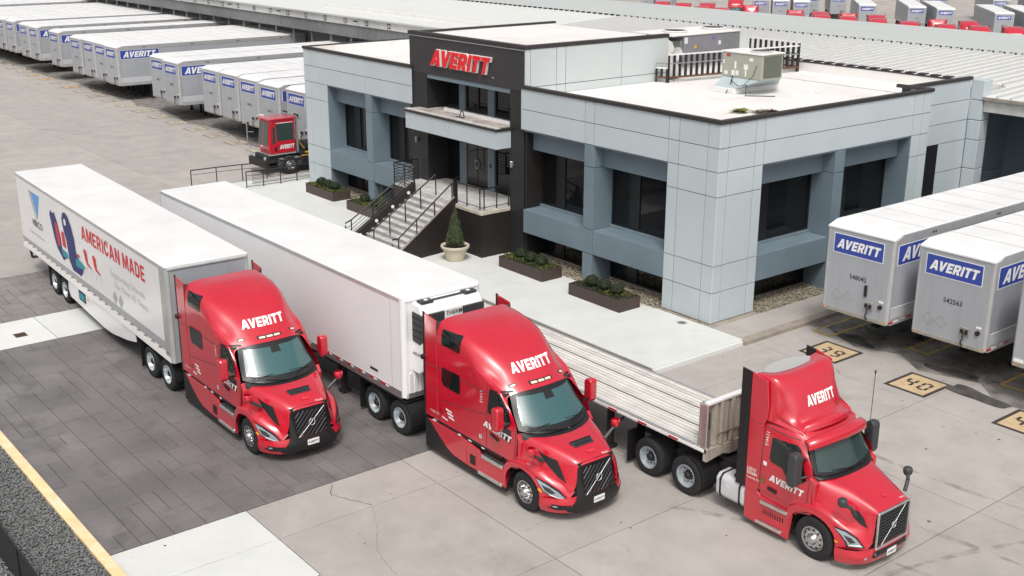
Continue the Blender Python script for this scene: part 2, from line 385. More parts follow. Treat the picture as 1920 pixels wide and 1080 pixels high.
def text_obj(name, s, o, r, u, h, m, parent, bvh=None, d=None, off=0.01, bold=0.0, sx=1.0, center=False, fit=None):
    v, f = text2(s, bold); W = max(p[0] for p in v)
    if fit: sx = fit/(W*h)
    v = [((p[0]-(W/2 if center else 0))*h*sx, p[1]*h) for p in v]
    mb = flat(v, f, o, r, u) if bvh is None else drape(v, f, o, r, u, d, bvh, off, 0.3)
    return obj(name, mb, m, parent)
# ============================================================ ground
def struct(name, mb, m, **k):
    return tag(obj(name, mb, m, **k), kind='structure')
ground = struct('ground', MB().add([(x_,y_,z_) for y_,z_ in ((-150,-.05),(50,-.05),(58,-3.3),(900,-3.3)) for x_ in (-700,400)], [(0,1,3,2),(2,3,5,4),(4,5,7,6)]), 'yard')
yard = struct('yard_pavement', MB().add([(-122,-40,-0.02),(60,-40,-0.02),(60,20,-0.02),(-122,20,-0.02)], [(0,1,2,3)]), 'joint')
def slabs(xs, ys, m, g=0.010):
    for i in range(len(xs)-1):
        for j in range(len(ys)-1):
            a, b, c, d = xs[i]+g, xs[i+1]-g, ys[j]+g, ys[j+1]-g
            e = 0.008; z = rnd.uniform(-0.001, 0.001)
            mb = MB().add([(a,c,-.019),(b,c,-.019),(b,d,-.019),(a,d,-.019),(a,c,z-.006),(b,c,z-.006),(b,d,z-.006),(a,d,z-.006),(a+e,c+e,z),(b-e,c+e,z),(b-e,d-e,z),(a+e,d-e,z)],
               [(8,9,10,11)]+[(k,(k+1)%4,4+(k+1)%4,4+k) for k in range(4)]+[(4+k,4+(k+1)%4,8+(k+1)%4,8+k) for k in range(4)])
            obj('concrete_slab', mb, m, yard)
EX = [3.6, 8.25, 13.0, 17.7, 22.4, 27.1, 31.8]
slabs([1.9]+EX, [-18.65, -14.15, -9.35, -4.65], 'slab')
slabs([1.9]+EX, [-31.5, -27, -22.2, -18.65], 'white_conc')
slabs([1.78]+EX, [-4.65, 0.1, 4.8, 9.5, 14.2, 18.9], 'slab')
slabs([-120+6*i for i in range(15)]+[-30.9,-26.2,-21.5], [-36, -30, -24, -18, -12, -6, -0.6, 4.8, 10, 15, 19.0], 'slab')
# hairline cracks in the concrete
def crack(pts, wd=0.012, z=0.0015, name='crack', m='joint'):
    P = []
    for a, b in zip(pts[:-1], pts[1:]):
        n = max(2, int(math.dist(a, b)/0.12))
        for k in range(n):
            t = k/n; P.append((a[0]+(b[0]-a[0])*t+rnd.uniform(-.03,.03), a[1]+(b[1]-a[1])*t+rnd.uniform(-.03,.03)))
    P.append(pts[-1]); vs = []; fs = []
    for i, (x, y) in enumerate(P):
        q = P[min(i+1, len(P)-1)]; p = P[max(i-1, 0)]; dx, dy = q[0]-p[0], q[1]-p[1]; L = math.hypot(dx, dy)+1e-6; ww = wd*rnd.uniform(.3, 1)
        vs += [(x-dy/L*ww, y+dx/L*ww, z), (x+dy/L*ww, y-dx/L*ww, z)]
        if i: fs.append((2*i-2, 2*i-1, 2*i+1, 2*i))
    return obj(name, MB().add(vs, fs), m, yard)
crack([(1.95,-16.3),(2.5,-16.6),(3.55,-16.1)], .014)
crack([(3.6,-16.1),(4.6,-16.6),(5.6,-17.2),(6.9,-17.4),(8.2,-18.1)], .005)
crack([(-31,-8),(-34,-9.5),(-36,-9)], .03); crack([(-52,-4),(-56,-7)], .03); crack([(8.3,-6.3),(10,-5.7),(13,-6.5)], .004)
crack([(2.3,-13.0),(2.7,-12.6),(3.1,-12.8)], .03); crack([(6.6,-12.2),(6.9,-13.9)], .004)
crack([(9.5,3.6),(10.3,3.1),(11,3.3)], .05); crack([(13.1,-11.2),(17.6,-10.4)], .004)
# little oil spots
mb = MB()
for _ in range(150):
    x, y = rnd.uniform(2, 26), rnd.uniform(-22, 2)
    if rnd.random() < .35: x, y = rnd.uniform(3, 12), rnd.uniform(-1, 4)
    r = rnd.uniform(.012, .035) if rnd.random() < .9 else rnd.uniform(.04, .10); n = 9
    mb.add([(x+r*math.cos(2*PI*k/n)*rnd.uniform(.6,1.2), y+r*math.sin(2*PI*k/n)*rnd.uniform(.6,1.2), 0.003) for k in range(n)], [tuple(range(n))])
obj('oil_spots', mb, 'oil', yard, kind='stuff')
# dark driven-in grime under the docked trailers
def blotch(name, cx, cy, rx, ry, m, z, n=60, rough=.28):
    ph = [rnd.uniform(0, 6.28) for _ in range(6)]; vs = []
    for k in range(n):
        t = 2*PI*k/n; q = 1+sum(rough/(j+1.5)*math.sin((j+2)*t+ph[j]) for j in range(6))
        vs.append((cx+rx*q*math.cos(t), cy+ry*q*math.sin(t), z))
    return obj(name, MB().add(vs, [tuple(range(n))]), m, yard)
# gravelly patched asphalt in front of the right dock
g1 = mat('patch_asphalt', (0.20,0.185,0.168), 0.95, var=0.35, scale=1.6, bump=0.6, bscale=25, dirt=(0.06,0.055,0.05,0.9), dscale=1.3, dlow=0.52, dhigh=0.66)
M['patch'] = g1
obj('dock_apron', MB().add([(1.8,2.9,.004),(2.6,3.3,.004),(4.2,2.5,.004),(5.6,3.1,.004),(6.8,2.3,.004),(8.6,2.9,.004),(9.7,1.9,.004),(11.6,2.2,.004),(13.2,1.2,.004),(15.2,1.8,.004),(19,1.0,.004),(30,1.6,.004),(30,20,.004),(1.8,20,.004)], [tuple(range(14))]), 'patch', yard)
obj('dock_apron', MB().add([(-31,2.6,.004),(-31,19,.004),(-120,19,.004),(-120,3.2,.004)]+[(-118+3.2*k, 2.9+rnd.uniform(-.7,.9), .004) for k in range(27)], [tuple(range(31))]), 'patch', yard)
blotch('grime_patch', 3.8, 3.1, .8, .35, 'asphalt', .007); blotch('grime_patch', 9.0, 1.9, 1.0, .4, 'asphalt', .007); blotch('grime_patch', 7.6, 3.0, .9, .3, 'asphalt', .007)
# ---- stamped paving, each stone a piece
paving = struct('stamped_paving', MB().add([(-21.5,-22.05,-.012),(1.89,-22.05,-.012),(1.89,-4.6,-.012),(-21.5,-4.6,-.012)], [(0,1,2,3)]), 'pjoint')
SM = {}
def stone_mesh(w_, h_):
    k = (round(w_,3), round(h_,3))
    if k not in SM:
        g, e = .006, .010; a, b, c, d = -w_/2+g, w_/2-g, -h_/2+g, h_/2-g
        mb = MB().add([(a,c,-.022),(b,c,-.022),(b,d,-.022),(a,d,-.022),(a+e,c+e,0),(b-e,c+e,0),(b-e,d-e,0),(a+e,d-e,0)], [(4,5,6,7)]+[(q,(q+1)%4,4+(q+1)%4,4+q) for q in range(4)])
        me = mb.mesh(); me.materials.append(M['stone']); me2 = me.copy(); me2.materials[0] = M['stone2']; SM[k] = (me, mb, me2)
    return SM[k]
def ashlar(x0, x1, y0, y1, cell, out):
    nx, ny = int(round((x1-x0)/cell)), int(round((y1-y0)/cell)); cx, cy = (x1-x0)/nx, (y1-y0)/ny
    occ = [[False]*ny for _ in range(nx)]
    sizes = [(3,2),(2,2),(2,1),(3,1),(2,3),(1,2),(3,3),(4,2),(1,1)]
    for i in range(nx):
        for j in range(ny):
            if occ[i][j]: continue
            opts = [s for s in sizes if i+s[0] <= nx and j+s[1] <= ny and all(not occ[i+a][j+b] for a in range(s[0]) for b in range(s[1]))]
            wts = [{(3,2):4,(2,2):4,(2,1):2,(3,1):1.5,(2,3):2.5,(1,2):1,(3,3):1.5,(4,2):1.5,(1,1):.15}[s] for s in opts]
            s = rnd.choices(opts, wts)[0]
            for a in range(s[0]):
                for b in range(s[1]): occ[i+a][j+b] = True
            out.append((x0+(i+s[0]/2)*cx, y0+(j+s[1]/2)*cy, s[0]*cx, s[1]*cy))
st = []
ashlar(-13.15, 1.88, -22.04, -4.6, .40, st); ashlar(-21.5, -15.9, -22.04, -4.6, .40, st)
C = Vector(cam.location)
def hidden_rank(s):
    d = math.hypot(s[0]-C.x, s[1]-C.y)
    vis = (s[1] < -16.8 or (-13.2 < s[1] < -12.9) or (s[0] > -3.0 and -15.0 < s[1] < -13.3)) and s[0] > -13.2
    return (0 if vis else 1, d/(s[2]*s[3])**.5)
st.sort(key=hidden_rank)
big = MB(); big2 = MB()
for i, (x, y, a, b) in enumerate(st):
    me, mb, me2 = stone_mesh(a, b); dz = rnd.uniform(-.003, .004)
    if i < 300:
        o = bpy.data.objects.new('paving_stone', me if x > -15 else me2); COL.objects.link(o); o.parent = paving; o.location = (x, y, dz)
    else:
        (big if x > -15 else big2).add([(p[0]+x, p[1]+y, p[2]+dz) for p in mb.v], mb.f)
obj('paving_stones', big, 'stone', paving, kind='stuff'); obj('faded_paving_stones', big2, 'stone2', paving, kind='stuff')
# pale crossing band with a drain grate
for a, b in ((-22.04,-18.28),(-18.26,-14.0),(-13.98,-9.3),(-9.28,-4.6)):
    obj('crossing_slab', MB().box(-15.88, -13.17, a, b, -.02, .001), 'white_conc', yard, bevel=.008)
dr = thing('drain_grate', 'small rusty square drain grate in the pale concrete band', 'drain', (-14.25,-19.2,0))
box('grate_frame', (-.22,.22,-.2,.2,.001,.006), 'drain', dr)
for k in range(5): box('grate_bar', (-.19+.085*k,-.155+.085*k,-.17,.17,.006,.012), 'chassis', dr)
# kerb painted yellow-tan, gravel, walkway
curb = thing('painted_curb', 'tan yellow painted curb between stamped paving and dark gravel', 'curb', (0,0,0))
xs = [-32, -26, -20, -14, -8.2, -2.2, 3.8, 9.8, 16]
for a, b in zip(xs[:-1], xs[1:]): obj('curb_length', MB().box(a+.004, b-.004, -22.33, -22.06, -.02, .12), 'curb', curb, bevel=.02, seg=2)
def pebbles(name, n, fx, rx, m, kind='stuff', parent=None, zf=0.0, flatk=.7):
    t = (1+5**.5)/2
    iv = np.array([(-1,t,0),(1,t,0),(-1,-t,0),(1,-t,0),(0,-1,t),(0,1,t),(0,-1,-t),(0,1,-t),(t,0,-1),(t,0,1),(-t,0,-1),(-t,0,1)], float)/1.9
    ifc = np.array([(0,11,5),(0,5,1),(0,1,7),(0,7,10),(0,10,11),(1,5,9),(5,11,4),(11,10,2),(10,7,6),(7,1,8),(3,9,4),(3,4,2),(3,2,6),(3,6,8),(3,8,9),(4,9,5),(2,4,11),(6,2,10),(8,6,7),(9,8,1)])
    rs = np.random.RandomState(n); V = []
    for i in range(n):
        x, y = fx(rs); r = rs.uniform(*rx); th = rs.uniform(0, PI); sx, sy, sz = r*rs.uniform(.8,1.4), r*rs.uniform(.7,1.0), r*flatk*rs.uniform(.6,1)
        q = iv*(sx,sy,sz)*(1+rs.uniform(-.15,.15,(12,1))); tl = rs.uniform(-.5,.5); c, s = math.cos(th), math.sin(th)
        X = q[:,0]*c-q[:,1]*s; Y = q[:,0]*s+q[:,1]*c; Z = q[:,2]+X*tl*.5
        V.append(np.stack([X+x, Y+y, Z+zf+rs.uniform(0,r*1.2)], 1))
    V = np.concatenate(V); F = np.concatenate([ifc+12*i for i in range(n)])
    me = bpy.data.meshes.new(name); me.vertices.add(len(V)); me.vertices.foreach_set('co', V.ravel())
    me.loops.add(len(F)*3); me.loops.foreach_set('vertex_index', F.ravel().astype(np.int32))
    me.polygons.add(len(F)); me.polygons.foreach_set('loop_start', np.arange(0, len(F)*3, 3, dtype=np.int32)); me.polygons.foreach_set('loop_total', np.full(len(F), 3, dtype=np.int32))
    me.update(calc_edges=True); me.materials.append(M[m])
    o = bpy.data.objects.new(name, me); COL.objects.link(o); o['kind'] = kind
    if parent is not None: o.parent = parent
    return o
struct('gravel_bed', MB().box(-32, 20, -34, -22.34, -.03, .045), 'gravel')
pebbles('gravel', 11000, lambda r: (r.uniform(-8.6,4.4), r.uniform(-24.0,-22.36)), (.022,.045), 'gravel', zf=.05)
pebbles('gravel', 3500, lambda r: (r.uniform(-2,4.4), r.uniform(-25.6,-24.0)), (.022,.045), 'gravel', zf=.05)
# black fence at the lower left
fen = thing('mesh_fence', 'black fence with dark mesh fabric standing in the gravel', 'fence', (0,-24.0,0))
for k in range(5):
    x = -7.0+2.9*k+.55-.05
    box('post', (x-.03,x+.03,-.03,.03,0,1.06), 'rail', fen, bevel=.008)
    if k < 4:
        obj('top_rail', MB().cyl((x+.03,0,1.04),(x+2.87,0,1.04),.025,8), 'rail', fen); obj('bottom_rail', MB().cyl((x+.03,0,.08),(x+2.87,0,.08),.018,8), 'rail', fen)
        obj('mesh_fabric', MB().box(x+.03, x+2.87, -.004, .004, .08, 1.03), mat('fence_fabric', (.02,.022,.02), .8, var=.4, scale=5, bump=.4, bscale=90), fen)
        obj('tension_wire', MB().cyl((x+.04,.012,.1),(x+2.86,.012,1.0),.006,5), 'galv', fen)
# walkway in front of the office
walk = struct('walkway', MB().box(-31.0, 1.7, -4.5, -0.2, -.05, .10), 'kerb')
def walkslab(a,b,c,d,m='white_conc'): obj('walkway_slab', MB().box(a+.006,b-.006,c+.006,d-.006,.10,.15), m, walk, bevel=.006)
wx = [-31.0,-28.8,-24.6,-20.4,-16.2,-12.0,-7.8,-3.4,1.7]
for a, b in zip(wx[:-1], wx[1:]): walkslab(a, b, -4.5, -.2)
walkslab(-31.0, -28.85, -.2, 2.2)
sidew = struct('side_pavement', MB().box(0.28, 1.72, -.2, 14, -.05, .145), 'kerb')
for a, b in ((-.2,4.7),(4.7,9.4),(9.4,14)): obj('pavement_slab', MB().box(.29,1.55,a+.006,b-.006,.145,.152), 'slab', sidew)
k_ = struct('kerb', MB().box(1.72, 1.90, -.35, 14, -.03, .15), 'kerb', bevel=.02)
struct('walkway_kerb', MB().box(1.70, 1.84, -4.56, -.35, -.03, .148), 'white_conc', bevel=.02)
ff = thing('floor_drain', 'small round metal cover in the pale walkway near the building corner', 'drain', (-.75,-.62,.15))
obj('cover', MB().lathe([(0,.012),(.09,.012),(.12,.006),(.17,.004),(.18,0)], n=20), 'galv', ff); obj('cover_ring', MB().lathe([(.05,.013),(.06,.016),(.08,.016),(.09,.013)], n=20), 'black', ff)

# ============================================================ office building
office = thing('office_building', 'two level office building of pale and blue grey metal panels with dark entrance tower', 'building', (0,0,0))
class Fr:   # facade frame: u along the wall, d inwards
    def __init__(s, kind, x0, y0): s.k = kind; s.x0 = x0; s.y0 = y0
    def b(s, u0, u1, d0, d1, z0, z1):
        if s.k == 'f': return (s.x0+u0, s.x0+u1, s.y0+d0, s.y0+d1, z0, z1)
        return (s.x0-d1, s.x0-d0, s.y0+u0, s.y0+u1, z0, z1)
def fb(fr, name, u0, u1, d0, d1, z0, z1, m, bevel=0, parent=None, label=None):
    return box(name, fr.b(u0,u1,d0,d1,z0,z1), m, parent or office, bevel=bevel, label=label)
G = .013
def panels(fr, us, zs, d=0.0, m='panel', back=True, t=.03):
    if back: fb(fr, 'wall_backing', us[0], us[-1], d+t+.002, d+t+.25, zs[0], zs[-1], 'gap')
    for a, b in zip(us[:-1], us[1:]):
        for c, e in zip(zs[:-1], zs[1:]):
            fb(fr, 'wall_panel', a+G, b-G, d, d+t, c+G, e-G, m, bevel=.004)
ZL = [.16, 1.28, 2.25, 4.70, 5.56]
def window(fr, u0, u1, z0, z1, d, cuts, m='glass'):
    w_ = fb(fr, 'window', u0, u1, d+.06, d+.2, z0, z1, 'frame')
    es = [0]+cuts+[1]; W = u1-u0; fw_ = .06
    for i, (a, b) in enumerate(zip(es[:-1], es[1:])):
        a_, b_ = u0+a*W, u0+b*W
        if (b_-a_) < .5: fb(fr, 'mullion', a_, b_, d, d+.06, z0+.01, z1-.01, 'frame', parent=w_, bevel=.008); continue
        fb(fr, 'pane', a_+fw_, b_-fw_, d+.045, d+.058, z0+fw_, z1-fw_, m, parent=w_)
        for q in ((a_+.004,a_+fw_,z0,z1),(b_-fw_,b_-.004,z0,z1)): fb(fr, 'frame', q[0], q[1], d, d+.058, q[2], q[3], 'frame', parent=w_)
        for q in ((z0,z0+fw_),(z1-fw_,z1)): fb(fr, 'frame', a_+fw_+.002, b_-fw_-.002, d+.004, d+.058, q[0], q[1], 'frame', parent=w_)
def bay(fr, u0, u1, low=True):
    fb(fr, 'header_panel', u0, u1, .53, 1.2, 4.68, 5.555, 'bpanel', bevel=.006)
    fb(fr, 'soffit', u0, u1, .04, .53, 5.50, 5.555, 'bpanel')
    fb(fr, 'sill_band', u0+.003, u1-.003, .02, .90, 1.285, 2.26, 'bpanel', bevel=.01)
    fb(fr, 'window_sill', u0+.003, u1-.003, .90, 1.0, 1.285, 2.36, 'bpanel', bevel=.006)
    window(fr, u0+.02, u1-.02, 2.36, 4.68, 1.0, [.26,.38])
    window(fr, u0+.02, u1-.02, .22, 1.285, 1.0, [.26,.38])
    fb(fr, 'footing', u0, u1, .97, 1.25, .0, .22, 'kerb')
def pier(fr, u0, u1, m='bpanel', zs=ZL):
    fb(fr, 'pier_core', u0+.012, u1-.012, .032, 1.3, zs[0], zs[-1]-.004, 'gap')
    for c, e in zip(zs[:-1], zs[1:]):
        fb(fr, 'pier_panel', u0+.004, u1-.004, 0, 1.0, c+G, e-G, m, bevel=.006)
F = Fr('f', 0, 0); S_ = Fr('s', 0, 0)
TOPZ = [5.56, 6.38, 7.2]
# front, right wing
fb(F, 'wall_backing', -10.57, -.04, .033, .4, 5.56, 7.2, 'gap')
for a, b in ((-10.57,-6.75),(-6.75,-6.23),(-6.23,-2.38),(-2.38,-1.87),(-1.87,-.54)):
    for c, e in ((5.56,6.38),(6.38,7.2)): fb(F, 'wall_panel', a+G, b-G, 0, .03, c+G, e-G, 'panel', bevel=.004)
fb(F, 'pier_core', -2.37, -.04, .033, 1.3, .0, 5.56, 'gap')
for a, b in ((-2.38,-1.87),(-1.87,-.54)):
    for c, e in zip(ZL[:-1], ZL[1:]): fb(F, 'wall_panel', a+G, b-G, 0, .03, c+G, e-G, 'panel', bevel=.004)
fb(F, 'return_panel', -2.395, -2.374, .03, 1.0, .16, 5.55, 'panel')
# corner panels wrap round
for c, e in zip(ZL[:-1]+TOPZ[:-1], ZL[1:]+TOPZ[1:]):
    pl = [(-.54+G,0),(-.03,0),(-.008,.008),(0,.03),(0,.45-G),(-.03,.45-G),(-.03,.03),(-.54+G,.03)]
    obj('corner_panel', MB().prism(pl, 'z', c+G, e-G), 'panel', office)
pier(F, -6.75, -6.20); bay(F, -10.45, -6.75); bay(F, -6.20, -2.395)
fb(F, 'jamb_panel', -10.55, -10.45, .2, 1.1, .16, 5.55, 'black_wall')
# side, right wing
fb(S_, 'wall_backing', .04, 12.38, .033, .4, 5.56, 7.2, 'gap')
for a, b in ((.45,1.82),(1.82,2.29),(2.29,11.21),(11.21,11.82),(11.82,12.38)):
    for c, e in ((5.56,6.38),(6.38,7.2)): fb(S_, 'wall_panel', a+G, b-G, 0, .03, c+G, e-G, 'panel', bevel=.004)
fb(S_, 'pier_core', .04, 2.28, .033, 1.3, .0, 5.56, 'gap')
for a, b in ((.45,1.82),(1.82,2.29)):
    for c, e in zip(ZL[:-1], ZL[1:]): fb(S_, 'wall_panel', a+G, b-G, 0, .03, c+G, e-G, 'panel', bevel=.004)
fb(S_, 'return_panel', 2.284, 2.305, .03, 1.0, .16, 5.55, 'panel')
pier(S_, 6.41, 7.0); bay(S_, 2.305, 6.41); bay(S_, 7.0, 11.17)
fb(S_, 'pier_core', 11.23, 12.36, .033, 1.3, .0, 5.56, 'gap')
fb(S_, 'return_panel', 11.18, 11.22, .03, 1.2, .16, 5.55, 'bpanel')
for a, b in ((11.22,11.82),(11.82,12.38)):
    for c, e in zip(ZL[:-1], ZL[1:]): fb(S_, 'wall_panel', a+G, b-G, 0, .03, c+G, e-G, 'panel', bevel=.004)
# setback wall with tall dark doorway
SB = Fr('s', -1.0, 0)
fb(SB, 'wall_backing', 12.38, 16.9, .035, .4, .15, 7.2, 'gap')
M['mp'] = M['panel']
for c, e in ((4.65,5.5),(5.5,6.36),(6.36,7.2)): fb(SB, 'wall_panel', 12.4+G, 16.87-G, 0, .03, c+G, e-G, 'mp', bevel=.004)
for c, e in ((.16,3.4),(3.4,4.65)):
    fb(SB, 'wall_panel', 14.84+G, 16.87-G, 0, .03, c+G, e-G, 'mp', bevel=.004)
    fb(SB, 'wall_panel', 12.4+G, 14.0-G, 0, .03, c+G, e-G, 'mp', bevel=.004)
fb(SB, 'side_door', 14.0, 14.84, -.004, .03, .16, 4.64, 'frame')
for c, e in ((.16,3.4),(3.4,4.65),(4.65,5.5),(5.5,6.36),(6.36,7.22)): box('pilaster_panel', (-1.02,-.42,16.9,17.55,c+G,e-G), 'mp', office, bevel=.02)
box('wall_panel', (-1.04,-1.0,17.56,20.3,3.0,6.3), 'bpanel', office); box('wall_panel', (-1.04,-1.0,17.56,20.3,.1,2.98), 'bpanel', office)
# copings and roof
def coping(a): return box('coping', a, 'coping', office, bevel=.012)
coping((-10.57,.05,-.05,.16,7.2,7.335)); coping((-.16,.05,.163,12.43,7.2,7.335)); coping((-1.6,-.163,12.25,12.43,7.2,7.335))
coping((-1.16,-.95,12.433,16.9,7.2,7.33))
box('roof_deck', (-10.55,-.2,.17,12.24,6.5,6.85), 'roofw', office); box('roof_deck', (-10.55,-1.2,12.245,19.2,6.5,6.846), 'roofw', office)
box('parapet_inner', (-10.5,-.165,.166,.24,6.85,7.28), 'roofw', office); box('parapet_inner', (-28.69,-28.5,.3,17.4,6.85,7.28), 'roofw', office); box('parapet_inner', (-28.49,-18.9,.265,.33,6.85,7.28), 'roofw', office); box('parapet_inner', (-.24,-.168,.245,12.2,6.85,7.28), 'roofw', office)
box('rear_parapet', (-13.5,-1.17,15.6,15.8,6.84,7.26), 'roofw', office); coping((-13.5,-1.17,15.58,15.82,7.262,7.31))
for k in range(20): box('parapet_clip', (-13.3+.61*k,-12.95+.61*k,15.75,16.1,7.31,7.36), 'coping', office)
box('roof_patch', (-10.5,-1.2,13.0,13.05,6.85,6.87), 'stair', office); box('roof_curb', (-60,-1.2,19.2,19.5,6.3,6.78), 'roofw', office)
box('end_panel', (-10.60,-10.575,0.0,.5,5.56,7.2), 'panel', office)
# tower
TX0, TX1, TY = -18.88, -10.62, .17
box('tower_fascia', (TX0,TX1,TY,TY+.3,7.05,8.66), 'brown', office, bevel=.01)
obj('fascia_joint', MB().box(-14.76,-14.74,TY-.002,TY,7.06,8.6), 'gap', office)
box('tower_top_trim', (TX0-.01,TX1+.02,TY-.03,TY+.3,8.66,8.70), 'tpanel', office)
coping((TX0-.03,TX1+.06,TY-.06,TY+.25,8.70,8.87)); coping((TX1-.18,TX1+.06,TY+.255,8.32,8.72,8.87)); coping((TX0-.03,TX0+.16,TY+.255,8.75,8.72,8.82))
box('tower_roof', (TX0+.17,TX1-.19,TY+.26,8.3,8.5,8.71), 'roofw', office)
obj('tower_roof_slope', MB().prism([(8.3,8.5),(8.3,8.71),(8.75,8.45),(9.1,7.9),(9.3,6.9),(8.3,6.9)], 'x', TX0+.17, TX1-.19), 'roofw', office, smooth=50)
box('pillar', (TX0,-17.55,TY,1.35,.15,7.045), 'pillarm', office, bevel=.01); box('pillar', (-11.55,TX1,TY,1.35,.15,7.045), 'pillarm', office, bevel=.01)
box('tower_core', (TX0+.05,TX1-.05,1.6,8.25,.15,8.5), 'gap', office)
box('lintel_strip', (-17.54,-11.56,TY+.03,TY+.16,6.87,7.045), 'bpanel', office); box('lintel_soffit', (-17.54,-11.56,TY+.16,1.35,6.87,7.045), 'bpanel', office)
TR = Fr('s', TX1, 0)
for a, b in ((.47,1.84),(1.84,2.34),(2.34,5.5),(5.5,8.3)):
    for c, e in ((6.78,7.2),(7.2,8.72)): fb(TR, 'wall_panel', a+G, b-G, -.03, 0, c+G, e-G, 'tpanel', bevel=.004)
fb(TR, 'wall_panel', TY+.02, .47-G, -.03, 0, 6.9, 8.70, 'tpanel'); fb(TR, 'wall_backing', .2, 8.28, .0, .05, 6.7, 8.7, 'gap')
# entrance recess
EW = Fr('f', 0, 1.3)
for a, b in ((-16.5,-16.05),(-14.38,-13.92)):
    fb(EW, 'door_post', a, b, -.12, .12, 2.17, 6.865, 'bpanel', bevel=.01)
window(Fr('f',0,1.25), -17.54, -16.51, 5.6, 6.865, 0, []); window(Fr('f',0,1.25), -16.04, -14.39, 5.6, 6.865, 0, [.52]); window(Fr('f',0,1.25), -13.91, -11.56, 5.6, 6.865, 0, [.5])
window(Fr('f',0,1.25), -17.54, -16.51, 2.18, 4.9, 0, []); window(Fr('f',0,1.25), -13.91, -11.56, 2.18, 4.9, 0, [.5])
box('entry_spandrel', (-17.54,-11.56,1.2,1.6,4.9,5.6), 'pillarm', office)
dd = box('entrance_door', (-16.03,-14.40,1.28,1.36,2.18,4.3), 'frame', office)
box('door_transom', (-16.03,-14.40,1.22,1.36,4.3,4.9), 'frame', office)
for a, b in ((-15.97,-15.25),(-15.18,-14.46)): box('door_pane', (a,b,1.262,1.279,2.28,4.22), 'doorg', dd)
for x in (-16.045,-14.385): box('door_trim', (x-.02,x+.02,1.2,1.28,2.18,4.9), 'alu', office)
hb = MB()
for k in range(8):
    t0, t1 = 2*PI*k/8+PI/8, 2*PI*(k+1)/8+PI/8
    hb.cyl((-15.215+.13*math.cos(t0),1.2,3.2+.20*math.sin(t0)),(-15.215+.13*math.cos(t1),1.2,3.2+.20*math.sin(t1)),.022,6)
hb.cyl((-15.34,1.2,3.2),(-15.34,1.28,3.2),.015,6); hb.cyl((-15.09,1.2,3.2),(-15.09,1.28,3.2),.015,6)
obj('door_handle', hb, 'chrome', dd)
box('card_reader', (-14.2,-14.12,1.15,1.18,3.2,3.38), 'black', office)
# canopy
CN = (-18.15, -11.46, -.61)
box('canopy_slab', (CN[0]+.03,CN[1]-.03,CN[2]+.03,.165,4.68,5.40), 'gap', office)
for a, b in ((CN[0],-14.84),(-14.84,CN[1])): box('canopy_panel', (a+(G if a!=CN[0] else 0),b-(G if b!=CN[1] else 0),CN[2],CN[2]+.03,4.65,5.38), 'panel', office, bevel=.005)
box('canopy_panel', (CN[1]-.03,CN[1],CN[2]+.034,.163,4.65,5.38), 'panel', office, bevel=.005)
box('canopy_soffit', (CN[0]+.01,CN[1]-.034,CN[2]+.034,1.25,4.62,4.68), 'brown', office)
coping((CN[0]-.04,CN[1]+.05,CN[2]-.05,CN[2]+.09,5.385,5.50)); coping((CN[1]-.08,CN[1]+.05,CN[2]+.094,.166,5.385,5.50))
box('canopy_top_edge', (CN[0]-.02,CN[1]+.03,CN[2]-.03,CN[2]+.2,5.50,5.53), 'stair', office)
box('canopy_top', (CN[0]+.02,CN[1]-.1,CN[2]+.2,.166,5.41,5.51), 'canopytop', office); box('canopy_top', (-17.54,-11.56,.17,1.18,5.41,5.51), 'canopytop', office)
box('canopy_upstand', (-16.6,-11.6,.42,.50,5.51,5.64), 'screenw', office)
vt = MB(); vt.tube([(-14.75,-.05,5.52),(-14.68,-.05,5.76),(-14.5,-.05,5.76),(-14.42,-.05,5.52)], .022); vt.tube([(-14.9,-.15,5.53),(-14.3,-.15,5.53)], .02)
obj('canopy_bracket', vt, 'black', office)
# podium
PD = (-18.2, -11.52, -1.34)
box('podium_wall', (-13.37,PD[1],PD[2],TY-.002,.15,1.97), 'black_wall', office); box('podium_wall', (PD[0],-13.38,PD[2]+.02,TY-.002,.15,1.97), 'black_wall', office)
box('podium_trim', (-13.42,PD[1]+.03,PD[2]-.03,TY-.002,1.972,2.12), 'slabtop', office, bevel=.015)
box('podium_deck', (PD[0],PD[1],PD[2]+.01,1.2,2.122,2.172), 'stair', office); box('podium_fill', (-17.5,-11.6,.2,1.2,1.9,2.12), 'stair', office)
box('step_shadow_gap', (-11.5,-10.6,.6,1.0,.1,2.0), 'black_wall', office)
# wall lamps
for i, x in enumerate((-18.37,-11.33)):
    wl = thing('wall_lamp', ('small cylinder wall lamp on the dark pillar left of the entrance' if i == 0 else 'small cylinder wall lamp on the dark pillar right of the entrance'), 'lamp', (x,TY,3.98), 0, 'wall lamps beside the entrance')
    obj('lamp_body', MB().cyl((0,-.09,-.12),(0,-.09,.10),.055,12), 'galv', wl, smooth=40); box('wall_plate', (-.04,.04,-.04,0,-.06,.06), 'galv', wl); obj('lamp_cap', MB().cyl((0,-.09,.1),(0,-.09,.13),.065,12,.03), 'screenw', wl)
